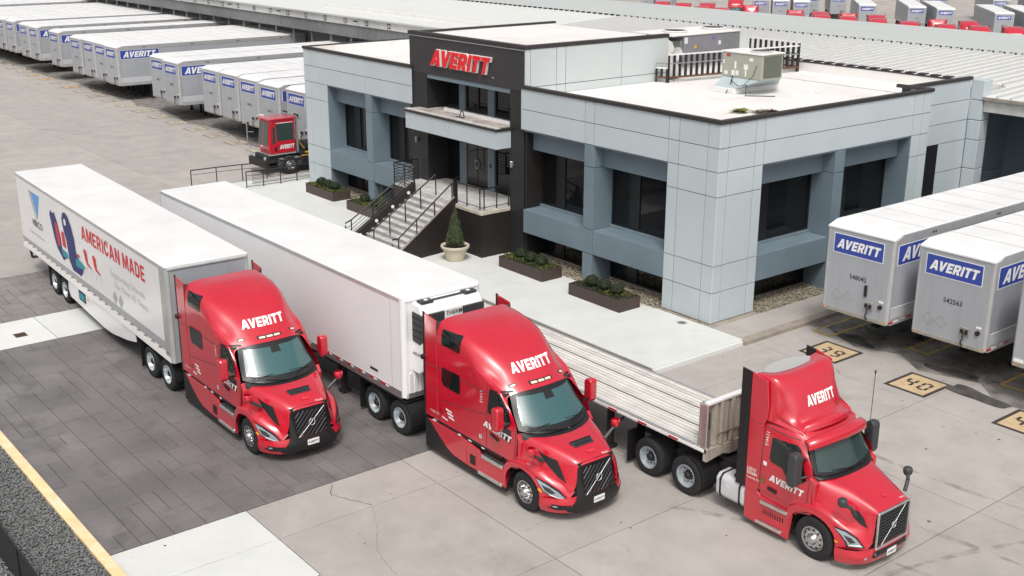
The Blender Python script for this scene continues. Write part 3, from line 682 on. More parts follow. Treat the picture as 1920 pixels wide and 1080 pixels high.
# left wing
LF = Fr('f', 0, .10)
fb(LF, 'wall_backing', -28.66, -18.7, .035, .4, 5.56, 7.2, 'gap')
LX = [-28.7,-28.15,-27.15,-22.75,-18.66]
for a, b in zip(LX[:-1], LX[1:]):
    for c, e in ((5.56,6.38),(6.38,7.2)):
        fb(LF, 'wall_panel', a+G, b-G, 0, .03, c+G, e-G, 'panel', bevel=.004)
for a, b in ((-28.7,-28.15),(-28.15,-27.15),(-27.15,-26.4)):
    for c, e in zip(ZL[:-1], ZL[1:]): fb(LF, 'wall_panel', a+G, b-G, 0, .03, c+G, e-G, 'panel', bevel=.004)
fb(LF, 'pier_core', -28.66, -26.42, .035, 1.3, .0, 5.56, 'gap'); fb(LF, 'return_panel', -26.42, -26.40, .03, 1.0, .16, 5.55, 'bpanel')
pier(LF, -22.75, -22.2); bay(LF, -26.4, -22.75); bay(LF, -22.2, -18.9)
box('end_wall', (-28.72,-28.70,.1,19.0,.15,7.2), 'panel', office); box('wall_core', (-28.69,-18.9,1.3,12,.15,6.5), 'gap', office); box('wall_core', (-10.5,-1.3,1.35,17,.15,6.4), 'gap', office)
coping((-28.76,-18.64,.05,.26,7.2,7.335)); coping((-28.76,-28.55,.263,17.5,7.2,7.335))
box('roof_deck', (-28.5,-18.9,.28,19.2,6.5,6.85), 'roofw', office); box('roof_deck', (-18.9,-10.6,9.2,19.2,6.5,6.84), 'roofw', office)
# sign on the tower
v3, f3 = logo2(0.0, .012); vo, fo = logo2(0.03, .05)
SW, SH = 4.35, .70
def sign(vf, y, m, nm):
    v, f = vf; me = MB(); o_ = Vector((-17.06,0,7.50)); me.add([(o_.x+p[0]*SW, y-p[2], o_.z+p[1]*SH+(.0)) for p in v], f)
    ob = obj(nm, fixn(me.mesh()), m, SG); return ob
SG = thing('entrance_sign', 'large red AVERITT letters with white edge on the dark tower fascia', 'sign', (0,0,0))
sign((v3, f3), TY-.125, 'redsign', 'letters'); sign((vo, fo), TY-.055, 'white', 'letter_outline')
text_obj('trademark_mark', 'TM', (-12.72,TY-.02,7.36), (1,0,0), (0,0,1), .06, 'white', SG)
# gravel strips by the lower windows
pebbles('river_pebbles', 1500, lambda r: (r.uniform(-10.4,-2.45), r.uniform(-.30,.94)), (.03,.06), 'pebble', zf=.15)
pebbles('river_pebbles', 900, lambda r: (r.uniform(-26.4,-19), r.uniform(-.15,1.0)), (.03,.06), 'pebble', zf=.15)
pebbles('river_pebbles', 1500, lambda r: (r.uniform(-.94,.26), r.uniform(2.35,11)), (.03,.06), 'pebble', zf=.15)
struct('pebble_bed', MB().box(-28.6,-.04,-.2,1.2,-.02,.14), 'pebble'); struct('pebble_bed_side', MB().box(-.95,.275,2.3,11.2,-.02,.142), 'pebble')
struct('foundation_strip', MB().box(-.04,.275,-.2,2.3,-.02,.144), 'kerb')

# ============================================================ stairs and rails
box('deck_edge', (-16.35,-13.45,-1.345,-1.31,1.9,2.121), 'stair', office)
ent = thing('entrance_stairs', 'wide concrete entrance stairs with black stringers', 'stairs', (0,0,0))
N_, RI, RU = 12, 2.02/12, .29
XL0 = -16.35
def xr(y): return -13.37+(-1.36-y)*.13
for k in range(N_-1):
    y1 = -1.36-RU*k; y0 = y1-RU; z1 = 2.17-RI*(k+1)
    obj('tread', MB().prism([(XL0,y0-.02),(xr(y0)-.06,y0-.02),(xr(y1)-.06,y1),(XL0,y1)], 'z', z1-.04, z1), 'stair', ent, bevel=.006)
    obj('riser', MB().prism([(XL0,y0+.01),(xr(y0)-.07,y0+.01),(xr(y1)-.07,y1-.004),(XL0,y1-.004)], 'z', max(.15,z1-RI-.0), z1-.042), mat('stair_riser', (.42,.41,.40), .9, var=.1), ent)
def stringer(pts, name, m):
    return obj(name, MB().add(*pts), m, ent)
yb = -1.36-RU*11.2; sl = RI/RU
def wallprism(xa_top, xb_top, xa_bot, xb_bot, over, name, m, zlow=.15):
    top_z, bot_z = 2.17+over, .15+over+.10
    vs = [(xa_top,-1.34,zlow),(xb_top,-1.34,zlow),(xb_bot,yb,zlow),(xa_bot,yb,zlow),(xa_top,-1.34,top_z),(xb_top,-1.34,top_z),(xb_bot,yb,bot_z),(xa_bot,yb,bot_z)]
    return stringer((vs, [(0,3,2,1),(4,5,6,7),(0,1,5,4),(1,2,6,5),(2,3,7,6),(3,0,4,7)]), name, m)
wallprism(-13.42,-13.32,xr(yb)-.05,xr(yb)+.05,.30,'side_wall','black_wall')
def capbox(xa, xb, ya, yb_, za, zb, h, m, name):
    vs = [(xa,-1.34,za),(xb,-1.34,za),(xb+ya,yb_,zb),(xa+ya,yb_,zb)]; vs += [(p[0],p[1],p[2]+h) for p in vs]
    return stringer((vs, [(0,3,2,1),(4,5,6,7),(0,1,5,4),(1,2,6,5),(2,3,7,6),(3,0,4,7)]), name, m)
capbox(-13.43,-13.31,xr(yb)+13.37,yb,2.471,.551,.03,'kerb','wall_cap')
wallprism(-16.62,-16.36,-16.62,-16.36,.34,'side_wall','black_wall')
for q in (.12,.38,.64,.90):      # round lights in the left wall, towards the steps
    y = -1.34+(yb+1.34)*q; z = 2.51+(.59-2.51)*q-.17
    l = MB().cyl((-16.36,y,z),(-16.335,y,z),.075,16); obj('step_light', l, 'white', ent, smooth=40)
box('left_landing_edge', (-18.2,-16.63,-1.36,-1.30,.15,2.12), 'black_wall', ent)
# railing builder
def railing(name, label, pts, posts, bars, h=.95, group=None, r=.027):
    t = thing(name, label, 'railing', (0,0,0), 0, group)
    obj('top_rail', MB().tube([(p[0],p[1],p[2]+h) for p in pts], r+.004, 8), 'rail', t, smooth=40)
    for (x, y, z) in posts: obj('post', MB().cyl((x,y,z),(x,y,z+h),r,8), 'rail', t, smooth=40)
    for q in bars: obj('rail_bar', MB().tube([(p[0],p[1],p[2]+h*q) for p in pts], .015, 6), 'rail', t)
    return t
def lerp(a, b, t): return tuple(a[i]+(b[i]-a[i])*t for i in range(3))
A, B = (-13.37,-1.5,2.32), (xr(yb)+.0,yb+.1,.50)
railing('stair_railing', 'black handrail on the right hand wall of the entrance stairs', [A,B,(B[0],B[1]-.3,B[2])], [lerp(A,B,k/3) for k in range(4)]+[(B[0],B[1]-.3,B[2]-.2)], [], .72, 'entrance stair railings')
A2, B2 = (-15.0,-1.2,2.17), (-14.85,yb+.1,.30)
railing('stair_railing', 'black handrail running down the middle of the entrance stairs', [A2,B2,(B2[0],B2[1]-.25,B2[2]-.1)], [lerp(A2,B2,k/4) for k in range(5)], [], .92, 'entrance stair railings')
A3, B3 = (-16.5,-1.3,2.27), (-16.5,yb,.35)
railing('stair_railing', 'black multi-bar railing on the left side of the entrance stairs', [A3,B3,(-16.5,B3[1]-.3,.25)], [lerp(A3,B3,k/3) for k in range(4)]+[(-16.5,B3[1]-.3,.15)], [.25,.42,.58,.75], .95, 'entrance stair railings')
c1, c2, c3 = (-18.15,.0,2.17), (-18.15,-1.3,2.17), (-16.55,-1.3,2.17)
railing('landing_railing', 'black multi-bar railing round the left end of the entrance landing', [c1,c2,c3], [c1,c2,c3,(-17.3,-1.3,2.17)], [.15,.29,.43,.57,.71,.85], .95, 'landing railings')
d1, d2, d3 = (-13.3,-1.28,2.17), (-11.57,-1.28,2.17), (-11.57,.12,2.17)
railing('landing_railing', 'black railing along the front right corner of the entrance landing', [d1,d2,d3], [d1,(-12.6,-1.28,2.17),(-11.7,-1.28,2.17),(-11.57,-1.16,2.17),(-11.57,-.5,2.17),d3], [.12], .90, 'landing railings')
box('landing_post', (-13.42,-13.3,-1.42,-1.30,2.17,3.2), 'rail', ent)
# ramp rails by the left wing
e1 = [(-31.9,-5.2,.05),(-31.6,-3.9,.1),(-31.2,-2.6,.15),(-30.9,-1.3,.15),(-30.75,.4,.15),(-30.7,2.0,.15)]
railing('ramp_railing', 'far black two-bar ramp railing beside the yard, left of the office', e1, e1, [.72], .88, 'ramp railings')
e2 = [(-29.5,-3.2,.15),(-29.35,-2.3,.15),(-29.35,-1.3,.15),(-29.4,-.3,.15),(-29.5,.9,.15)]
railing('ramp_railing', 'near black ramp railing with many bars joining the office corner', e2, e2, [.08,.75], .85, 'ramp railings')
mbr = MB()
for k in range(11): mbr.tube([(-30.1,-2.6,.2+.075*k),(-30.0,-.3,.2+.075*k),(-30.0,1.4,.2+.075*k)], .011, 5)
t = thing('cable_infill', 'row of thin dark cables between the two ramp railings', 'railing', (0,0,0)); obj('cable_row', mbr, 'rail', t)

# ============================================================ warehouse terminal
term = thing('dock_terminal', 'long low freight terminal with pale standing seam metal roof behind the office', 'building', (0,0,0))
XW0, XW1 = -150, 45; EY, EZ, RY, RZ, BY, BZ = 17.0, 6.42, 28.2, 7.06, 48.2, 6.05
def slope(name, xa, xb, y0, z0, y1, z1, m, th=.08):
    vs = [(xa,y0,z0),(xb,y0,z0),(xb,y1,z1),(xa,y1,z1)]; vs = [(p[0],p[1],p[2]-th) for p in vs]+vs
    return obj(name, MB().add(vs, [(0,3,2,1),(4,5,6,7),(0,1,5,4),(1,2,6,5),(2,3,7,6),(3,0,4,7)]), m, term)
slope('roof_slope', XW0, -28.8, EY, EZ, RY, RZ, 'metalroof'); y9 = 19.55; z9 = EZ+(RZ-EZ)*(y9-EY)/(RY-EY)
slope('roof_slope', -28.8, -.9, y9, z9+.14, RY, RZ, 'metalroof'); slope('roof_slope', -.9, XW1, EY, EZ+.1, RY, RZ, 'metalroof')
slope('roof_slope', XW0, XW1, RY+.01, RZ-.01, BY, BZ, 'metalroof2')
rb = MB(); x = -34.0
while x < XW1:
    ys, zs = (y9, z9+.14) if x < -.9 else (EY, EZ+.1)
    if x < -28.8: ys, zs = EY, EZ
    rb.add([(x-.035,ys-.04,zs),(x+.035,ys-.04,zs),(x+.035,RY-.15,RZ),(x-.035,RY-.15,RZ),(x-.02,ys-.04,zs+.10),(x+.02,ys-.04,zs+.10),(x+.02,RY-.15,RZ+.10),(x-.02,RY-.15,RZ+.10)], [(0,3,2,1),(4,5,6,7),(0,1,5,4),(1,2,6,5),(2,3,7,6),(3,0,4,7)])
    x += .61
obj('roof_rib', rb, 'rib', term, kind='stuff')
rc = MB(); x = -80.0
while x < XW1: rc.box(x, x+.30, RY-.13, RY+.02, RZ, RZ+.09); x += .61
obj('ridge_closure', rc, 'black', term, kind='stuff')
rk = MB(); x = -28.6
while x < -1.2: rk.box(x, x+.42, y9-.08, y9-.02, z9+.02, z9+.17); x += .61
obj('eave_closure', rk, 'black', term, kind='stuff')
def corr(x0, x1, y, z0, z1, p, m, nm, dep=.03):
    mb = MB(); n = int((x1-x0)/p); vs = []; fs = []
    for i in range(2*n+1):
        xx = x0+i*p/2; yy = y-(dep if i % 2 else 0); vs += [(xx,yy,z0),(xx,yy,z1)]
        if i: fs.append((2*i-2,2*i,2*i+1,2*i-1))
    return obj(nm, mb.add(vs, fs), m, term, kind='stuff')
corr(-140, -28.8, EY, 5.78, EZ-.03, .30, 'fascia', 'fascia_strip'); corr(-140, -28.8, EY+.12, 4.85, 5.77, .30, 'dfascia', 'lower_fascia', .05)
corr(-.4, XW1-1, EY, EZ-.52, EZ+.08, .61, 'fascia', 'fascia_strip')
box('gutter', (-140,-28.8,EY-.16,EY-.03,EZ-.10,EZ+.0), 'rib', term); box('gutter', (-.4,XW1,EY-.16,EY-.03,EZ-.02,EZ+.10), 'kerb', term)
box('soffit', (-140,-28.8,EY+.1,19,5.0,5.05), 'dfascia', term); box('soffit', (-.9,XW1,EY+.05,20.4,EZ-.5,EZ-.45), 'dfascia', term)
box('dock_wall', (-140,-28.8,19.0,19.3,0,6.2), 'dfascia', term); box('dock_wall', (-1,XW1,20.3,20.6,0,6.2), 'bpanel', term)
for k in range(9): box('wall_joint', (.9+3.2*k,.92+3.2*k,20.285,20.3,0,5.9), 'gap', term)
box('dock_window', (1.4,2.6,20.26,20.3,3.3,4.1), 'frame', term)
for k in range(36):
    xx = -31.5-3.06*k; box('support_post', (xx-.06,xx+.06,EY+.3,EY+.42,0,4.95), 'galv', term)
for n in range(34, 8, -1):
    xx = -46.9-(34-n)*3.06
    if xx < -105: break
    pq = box('number_plaque', (xx-.28,xx+.28,EY-.05,EY-.035,5.85,6.3), 'screenw', term); bb = box('plaque_border', (xx-.24,xx+.24,EY-.056,EY-.051,5.88,6.27), 'black', pq)
    text_obj('plaque_number', str(n), (xx,EY-.062,5.95), (1,0,0), (0,0,1), .25, 'white', pq, bold=.02, center=True, sx=.8)
for n in (26,29,33,):
    xx = -46.9-(34-n)*3.06-1.3
    fl = thing('dock_light', {26:'bent arm dock light on the fascia far along the terminal',29:'bent arm dock light on the fascia midway along the terminal',33:'bent arm dock light on the fascia nearest the office'}[n], 'lamp', (xx,EY-.05,6.1), 0, 'arm lights on the terminal fascia')
    obj('arm', MB().tube([(0,0,0),(.05,-.15,.05),(.2,-.3,.1)], .03), 'black', fl); box('lamp_head', (.1,.4,-.42,-.22,.02,.1), 'black', fl)

# faint tyre marks left on the yard by turning trucks
def tyre_mark(cx, cy, R0, a0, a1, wd=.20):
    n = 40; vs = []; fs = []
    for k in range(n+1):
        a = math.radians(a0+(a1-a0)*k/n); w_ = wd*(.75+.25*math.sin(k*.9)); 
        for r in (R0-w_/2, R0+w_/2): vs.append((cx+r*math.cos(a), cy+r*math.sin(a), .0022))
        if k: fs.append((2*k-2, 2*k-1, 2*k+1, 2*k))
    return obj('tyre_mark', MB().add(vs, fs), 'tmark', yard)
m_ = mat('tyre_mark_grey', (.25,.235,.22), .8, var=.2, scale=3); M['tmark'] = m_
nt_ = m_.node_tree; ns = nt_.nodes.new('ShaderNodeTexNoise'); ns.inputs['Scale'].default_value = 2.2; ns.inputs['Detail'].default_value = 8
mr_ = nt_.nodes.new('ShaderNodeMapRange'); mr_.inputs[1].default_value = .42; mr_.inputs[2].default_value = .72; mr_.inputs[4].default_value = .42
tc_ = nt_.nodes.new('ShaderNodeTexCoord'); nt_.links.new(tc_.outputs['Object'], ns.inputs['Vector']); nt_.links.new(ns.outputs['Fac'], mr_.inputs[0]); nt_.links.new(mr_.outputs[0], nt_.nodes['Principled BSDF'].inputs['Alpha'])
for a in ((16,-22,14,60,125),(16,-22,15.9,62,128),(30,-12,17,120,175),(10,16,20,255,292)): tyre_mark(*a)
# ============================================================ wheels
WH = {}
def wheel_meshes(kind):
    if kind in WH: return WH[kind]
    R = .51
    def tyre(wd):
        pr = [(.29,-wd/2+.02),(.33,-wd/2),(.44,-wd/2),(.485,-wd/2+.015),(.505,-wd/2+.04)]
        for k in range(4):
            a = -wd/2+.055+(wd-.11)*k/4; b = -wd/2+.055+(wd-.11)*(k+1)/4
            pr += [(R,a),(R,b-.014),(R-.014,b-.011),(R-.014,b-.002)]
        pr += [(.505,wd/2-.04),(.485,wd/2-.015),(.44,wd/2),(.33,wd/2),(.29,wd/2-.02)]
        return MB().lathe(pr, axis='y', n=40)
    if kind == 'steer':    # outer face towards -y
        t = tyre(.30); f = -.15
        rim = MB().lathe([(.30,f+.03),(.295,f-.005),(.275,f+.005),(.265,f+.05),(.235,f+.02),(.18,f+.0),(.14,f-.0),(.13,f-.01)], axis='y', n=40)
        hub = MB().lathe([(.13,f+.0),(.10,f-.05),(.085,f-.08),(.05,f-.10),(0,f-.105)], axis='y', n=20)
        holes = MB(); nuts = MB()
        for k in range(10):
            a = 2*PI*k/10; holes.cyl((.215*math.cos(a),f+.02,.215*math.sin(a)),(.215*math.cos(a),f+.003,.215*math.sin(a)),.027,12)
            a += PI/10; nuts.cyl((.155*math.cos(a),f+.0,.155*math.sin(a)),(.155*math.cos(a),f-.03,.155*math.sin(a)),.017,6)
        for q in (rim, hub, holes, nuts): q.v = [(p[0],p[1],p[2]) for p in q.v]
    else:                  # dual: deep dish
        t = tyre(.62); f = -.31
        rim = MB().lathe([(.30,f+.03),(.295,f-.004),(.28,f+.0),(.27,f+.05),(.255,f+.13),(.235,f+.16),(.20,f+.165),(.15,f+.15)], axis='y', n=40)
        hub = MB().lathe([(.15,f+.15),(.12,f+.13),(.10,f+.06),(.07,f+.03),(0,f+.025)], axis='y', n=20)
        holes = MB(); nuts = MB()
        for k in range(10):
            a = 2*PI*k/10; holes.cyl((.205*math.cos(a),f+.18,.205*math.sin(a)),(.205*math.cos(a),f+.160,.205*math.sin(a)),.022,10)
            a += PI/10; nuts.cyl((.135*math.cos(a),f+.16,.135*math.sin(a)),(.135*math.cos(a),f+.11,.135*math.sin(a)),.015,6)
    out = []
    for q, m, sm in ((t,'tyre',35),(rim,'chrome' if kind=='steer' else 'rimm',35),(hub,'chassis' if kind!='steer' else 'chrome',35),(holes,'black',None),(nuts,'chrome' if kind=='steer' else 'rimm',None)):
        me = fixn(q.mesh(sm)); me.materials.append(M[m]); out.append(me)
    WH[kind] = out; return out
def add_wheel(par, x, y, side, kind='dual', z=.505, rimmat=None):
    """side -1: outer face at -y, +1: at +y"""
    ms = wheel_meshes(kind)
    o = obj('wheel', ms[0], None, par); o.location = (x, y, z); o.rotation_euler = (0, rnd.uniform(0,6), 0) if side < 0 else (0, rnd.uniform(0,6), PI)
    if side > 0: o.rotation_euler = (0, 0, PI)
    for nm, me in zip(('rim','hub','vent_holes','wheel_nuts'), ms[1:]):
        c = obj(nm, me, None, o)
        if nm in ('vent_holes','wheel_nuts'): c['kind'] = 'stuff'
        if rimmat and nm in ('rim',): 
            c.data = me.copy(); c.data.materials[0] = M[rimmat]
    return o
def tandem(par, xs, detail=True, hubs='dual'):
    for x in xs:
        for s in (-1, 1): add_wheel(par, x, s*.92, s, hubs)
        obj('axle', MB().cyl((x,-.6,.5),(x,.6,.5),.06,8), 'chassis', par)

# ============================================================ trailers (nose at x=0, heading +x)
def tape(par, x0, x1, y, z, side, step=1.3, h=.05, ln=.3, d=.004):
    r_ = MB(); w_ = MB(); x = x0; i = 0
    while x+ln < x1:
        a = (x, x+ln, y-(d if side < 0 else 0), y+(d if side > 0 else 0), z, z+h); b = (x+ln+.01, x+2*ln-.05, a[2], a[3], z, z+h)
        r_.box(*a); w_.box(*b); x += step
    obj('red_reflectors', r_, 'refl_red', par, kind='stuff'); obj('white_reflectors', w_, 'refl_white', par, kind='stuff')
def post_mesh(x, y, z0, z1, r=.10):
    return MB().cyl((x,y,z0),(x,y,z1), r, 14)
def dock_trailer(label, loc, rz, number=None, L=16.15, group='trailers docked at the terminal', detail=True, seed=0, side_logo=True, wheels=True):
    t = thing('dry_van_trailer', label, 'trailer', loc, rz, group); W2 = 1.28; zb, zt = 1.20, 4.22
    obj('nose_panel', MB().box(-.05,0,-W2+.1,W2-.1,zb+.12,4.04), 'silver', t)
    for s in (-1, 1):
        obj('corner_post', post_mesh(-.10,s*(W2-.09),zb+.04,4.07,.105), 'silver2', t, smooth=40)
        obj('side_panel', MB().box(-L,-.14,s*(W2-.03),s*W2,1.78,3.90), 'silver', t)
        obj('lower_panel', MB().box(-L,-.14,s*(W2-.03),s*(W2+.004),1.42,1.775), 'side_band', t)
        obj('top_rail', MB().prism([(-L,3.905),(-.14,3.905),(-.14,4.06),(-.42,4.17),(-L,4.17)], 'y', min(s*(W2-.03),s*(W2+.012)), max(s*(W2-.03),s*(W2+.012))), 'silver2', t)
        obj('bottom_rail', MB().box(-L,-.14,s*(W2-.06),s*(W2+.014),1.20,1.415), 'silver2', t)
        obj('rub_line', MB().box(-L,-.16,s*W2,s*(W2+.012),1.77,1.79), 'white', t)
        vn = MB()
        for k in range(4):
            for q in (0, .14): vn.cyl((-2.1-3.9*k-q,s*(W2+.010),4.03),(-2.1-3.9*k-q,s*(W2+.016),4.03),.045,12)
        obj('marker_lights', vn, 'black', t, kind='stuff')
        sj = MB()
        for k in range(1, 13): sj.box(-1.22*k-.004,-1.22*k+.004, s*W2, s*(W2+.003), 1.80, 3.89)
        obj('side_seams', sj, 'silver2', t, kind='stuff')
    obj('roof', MB().box(-L,-.42,-W2-.005,W2+.005,4.17,4.23), 'trailer_roof', t, bevel=.02)
    obj('nose_cap', MB().prism([(-.42,4.17),(-.15,4.02),(.02,4.02),(.03,4.08),(-.42,4.229)], 'y', -W2+.01, W2-.01), 'trailer_roof', t, bevel=.01)
    obj('nose_bottom_rail', MB().box(-.06,.012,-W2+.05,W2-.05,zb,zb+.13), 'grime_panel', t, bevel=.01)
    obj('floor', MB().box(-L,-.06,-W2+.06,W2-.06,zb-.02,zb+.02), 'chassis', t)
    rs_ = MB()
    for k in range(1, 13): rs_.box(-1.22*k-.45,-1.22*k-.42,-W2+.02,W2-.02,4.229,4.236)
    obj('roof_bows', rs_, 'silver2', t, kind='stuff')
    b = obj('name_board', MB().box(.0,.008,-.98,.90,3.25,3.87), 'blue', t)
    f = MB(); 
    for a in ((-1.0,.92,3.87,3.89),(-1.0,.92,3.23,3.25),(-1.0,-.98,3.25,3.87),(.90,.92,3.25,3.87)): f.box(.0,.010,a[0],a[1],a[2],a[3])
    obj('board_border', f, 'white', b); logo_obj('board_lettering', (.014,-.87,3.40), (0,1,0), (0,0,1), 1.68, .32, 'white', b)
    if side_logo:
        for s in ((1,) if not detail else (1,-1)):
            y = s*(W2+.006)
            sb = obj('side_name_board', MB().box(-3.3,-.25,y-.004*s,y+.004*s,3.22,3.86), 'blue', t)
            bo = MB()
            for a in ((-5.32,-.23,3.86,3.885),(-5.32,-.23,3.195,3.22)): bo.box(a[0]+2.0,a[1],y-.004*s,y+.005*s,a[2],a[3])
            for a in ((-3.325,-3.3),(-.25,-.225)): bo.box(a[0],a[1],y-.004*s,y+.005*s,3.22,3.86)
            obj('board_border', bo, 'white', sb)
            o_ = (-.46,y+.009*s,3.32) if s > 0 else (-3.1,y+.009*s,3.32)
            logo_obj('board_lettering', o_, (-s,0,0), (0,0,1), 2.62, .44, 'white', sb)
    if number:
        text_obj('trailer_number', number, (.006,-.28,2.46), (0,1,0), (0,0,1), .155, 'black', t, bold=.01)
    gb = obj('gladhand_box', MB().box(0,.06,.42,.72,1.62,1.86), 'grime_panel', t, bevel=.01)
    obj('gladhand', MB().box(.06,.12,.45,.55,1.68,1.80).box(.06,.11,.60,.69,1.66,1.80), 'black', gb, bevel=.01)
    obj('gladhand_hose', MB().tube([(.09,.55,1.68),(.12,.56,1.5),(.10,.50,1.38),(.03,.52,1.24)], .022), 'black', gb)
    obj('plug_socket', MB().cyl((0,.98,1.78),(.06,.98,1.78),.075,14), 'black', t)
    obj('small_label', MB().box(0,.004,.90,1.08,1.92,1.99), 'white', t)
    if detail:
        pc = MB()
        for cy in (-.72, -.28):
            pc.tube([(.004,cy-.2,1.80),(.004,cy,2.0),(.004,cy+.2,1.80),(.004,cy,1.60),(.004,cy-.2,1.80)], .005, 4)
        obj('placard_frames', pc, 'grime_panel', t)
        if seed == 1: obj('document_tube', MB().box(0,.05,.34,.44,2.0,2.38), 'black', t, bevel=.01)
        obj('nose_rivets', (lambda q: ([q.box(0,.004,yy-.006,yy+.006,zz-.006,zz+.006) for yy in (-1.1,1.1) for zz in np.arange(1.35,3.95,.12)], q)[1])(MB()), 'silver2', t, kind='stuff')
        obj('corner_lights', MB().box(-.02,.018,-1.16,-1.08,1.25,1.29).box(-.02,.018,1.08,1.16,1.25,1.29), 'amber', t)
        tape(t, -15.6, -.2, 1.296, 1.30, 1); obj('side_marker', MB().box(-.62,-.30,1.294,1.300,1.27,1.33), 'refl_white', t); obj('side_marker', MB().box(-.30,-.05,1.294,1.301,1.27,1.33), 'refl_red', t)
    if wheels:
        for s in (-.85, .85): obj('landing_leg', MB().box(-2.75,-2.6,s-.06,s+.06,.12,1.2).box(-2.8,-2.55,s-.12,s+.12,.03,.10), 'chassis', t)
        for x in (-13.2,-14.45):
            for s in (-1,1):
                o = obj('wheel', wheel_meshes('dual')[0], None, t); o.location = (x,s*.92,.505)
                obj('rim', wheel_meshes('dual')[1], None, o)
    return t
DT = dock_trailer('grey docked trailer numbered 548042, beside the office side wall', (4.345,2.10,0), -PI/2, '548042', seed=1)
D2 = dock_trailer('grey docked trailer numbered 542563, second from the office side wall', (7.62,2.35,0), -PI/2, '542563', seed=2)
D3 = dock_trailer('grey docked trailer cut off by the right edge of the photo', (11.12,2.15,0), -PI/2, None, seed=3)
obj('document_tube', MB().box(0,.02,-1.2,-.9,1.34,1.44), 'white', D3)
# simpler one for the long row at the left
LT = dock_trailer('grey docked trailer nearest the office corner in the long left row, behind the yard tractor', (-34.72,2.75,0), -PI/2, '540311', detail=False, side_logo=True)
lx = [(-37.80,2.55,'row trailer second from the office corner, right of the gap-free group of five'),(-40.92,2.75,'middle trailer of the group of five next to the office corner'),
 (-43.9,2.85,'fourth trailer left of the office corner, one in from the end of its group'),(-46.75,2.87,'leftmost trailer of the group of five next to the office corner, under plaque 34'),
 (-52.3,2.5,'right one of the pair of docked trailers with part of a side sign showing'),(-55.27,2.75,'left one of the pair of docked trailers between the two gaps'),
 (-64.1,2.67,'right end trailer of the group of four, its whole long side sign showing'),(-66.8,2.8,'second from the right in the group of four docked trailers'),
 (-69.6,2.85,'third from the right in the group of four docked trailers'),(-72.3,2.74,'leftmost of the group of four docked trailers'),
 (-78.5,3.0,'single docked trailer standing alone between two gaps in the left row'),(-84.1,2.95,'right end trailer of the far group of three at the left'),
 (-87.05,3.0,'middle trailer of the far group of three at the left'),(-91.6,3.1,'docked trailer with a dark gap beside it, second last before the left edge')]
for x, y, lb in lx: dup(LT, lb, (x,y,0))
x = -94.6; names = ['nearest','second','third','fourth','fifth','sixth','seventh','eighth','ninth','tenth','eleventh','twelfth']
for k in range(12):
    dup(LT, names[k]+' of the far docked trailers whose white roofs fill the upper left corner', (x,3.1+rnd.uniform(-.2,.2),0)); x -= 3.06 if k not in (4,8) else 6.1

# ------------------------------------------------------------ trailer with printed sides behind the first truck
def van_body(t, W2, L, zb, zt, wallm, railm):
    for s in (-1, 1):
        obj('side_panel', MB().box(-L,-.16,s*(W2-.03),s*W2,zb+.28,zt-.12), wallm, t)
        obj('top_rail', MB().box(-L,-.14,s*(W2-.03),s*(W2+.012),zt-.117,zt-.02), railm, t)
    obj('roof', MB().box(-L,-.03,-W2-.008,W2+.008,zt-.05,zt+.01), 'trailer_roof', t, bevel=.025, seg=2)
    obj('rear_frame', MB().box(-L-.03,-L,-W2,W2,zb,zt), 'grime_panel', t); obj('floor', MB().box(-L,-.06,-W2+.06,W2-.06,zb-.05,zb), 'chassis', t)
az1 = -0.0325
V = thing('printed_trailer', 'white trailer with AMERICAN MADE and school chairs printed on its side', 'trailer', (-5.6,-15.92,0), az1)
W2, L, zb, zt = 1.295, 16.15, 1.13, 4.11
van_body(V, W2, L, zb, zt, 'trailer_white', 'silver2')
obj('nose_panel', MB().box(-.05,0,-W2+.1,W2-.1,zb,zt-.1), 'silver', V)
for s in (-1, 1):
    obj('corner_post', post_mesh(-.1,s*(W2-.095),zb,zt-.06,.11), 'silver2', V, smooth=40)
    obj('post_plate', MB().box(-.52,-.15,s*(W2-.02),s*(W2+.008),zb+.02,zt-.13), 'silver2', V)
    obj('rivet_row', (lambda q: ([q.box(xx-.008,xx+.008,s*(W2+.008),s*(W2+.013),zz-.008,zz+.008) for xx in (-.48,-.22) for zz in np.arange(1.25,3.95,.07)], q)[1])(MB()), 'grime_panel', V, kind='stuff')
    obj('bottom_rail', MB().box(-L,-.14,s*(W2-.05),s*(W2+.014),zb-.02,zb+.13), 'white', V)
obj('nose_cap', MB().prism([(-.14,4.00),(.03,4.00),(.03,4.05),(-.02,4.10),(-.14,4.122)], 'y', -W2+.06, W2-.06), 'silver2', V, bevel=.01)
Yo = -W2
def onside(pts, m, name, par=V, lay=1):
    v, tr = poly2(pts); return obj(name, flat(v, tr, (0,Yo-.004*lay,0), (1,0,0), (0,0,1)), m, par)
X1 = lambda X: X+5.6   # photo-plane coordinates to trailer coordinates
def P(pts): return [(X1(a), b) for a, b in pts]
onside([(-L+.02,zb+.29),(-.55,zb+.29),(-.55,zb+.56),(-L+.02,zb+.42)], 'grey_stripe', 'grey_stripe')
onside([(-L+.02,zb+.14),(-.53,zb+.14),(-.53,zb+.275),(-L+.02,zb+.275)], 'white', 'scuff_band')
onside(P([(-20.0,3.72),(-19.75,3.72),(-19.25,2.68),(-19.30,2.66)]), 'grey_print', 'logo_triangle', lay=2)
onside(P([(-19.68,3.72),(-18.55,3.72),(-19.12,2.72)]), 'vblue', 'logo_triangle', lay=2)
text_obj('maker_name', 'VIRCO', (X1(-19.95),Yo-.008,2.36), (1,0,0), (0,0,1), .26, 'grey_dark', V, bold=.02, sx=1.25)
text_obj('side_slogan', 'Equipment for Educators', (X1(-20.4),Yo-.008,1.98), (1,0,0), (0,0,1), .11, 'grey_print', V, sx=1.25)
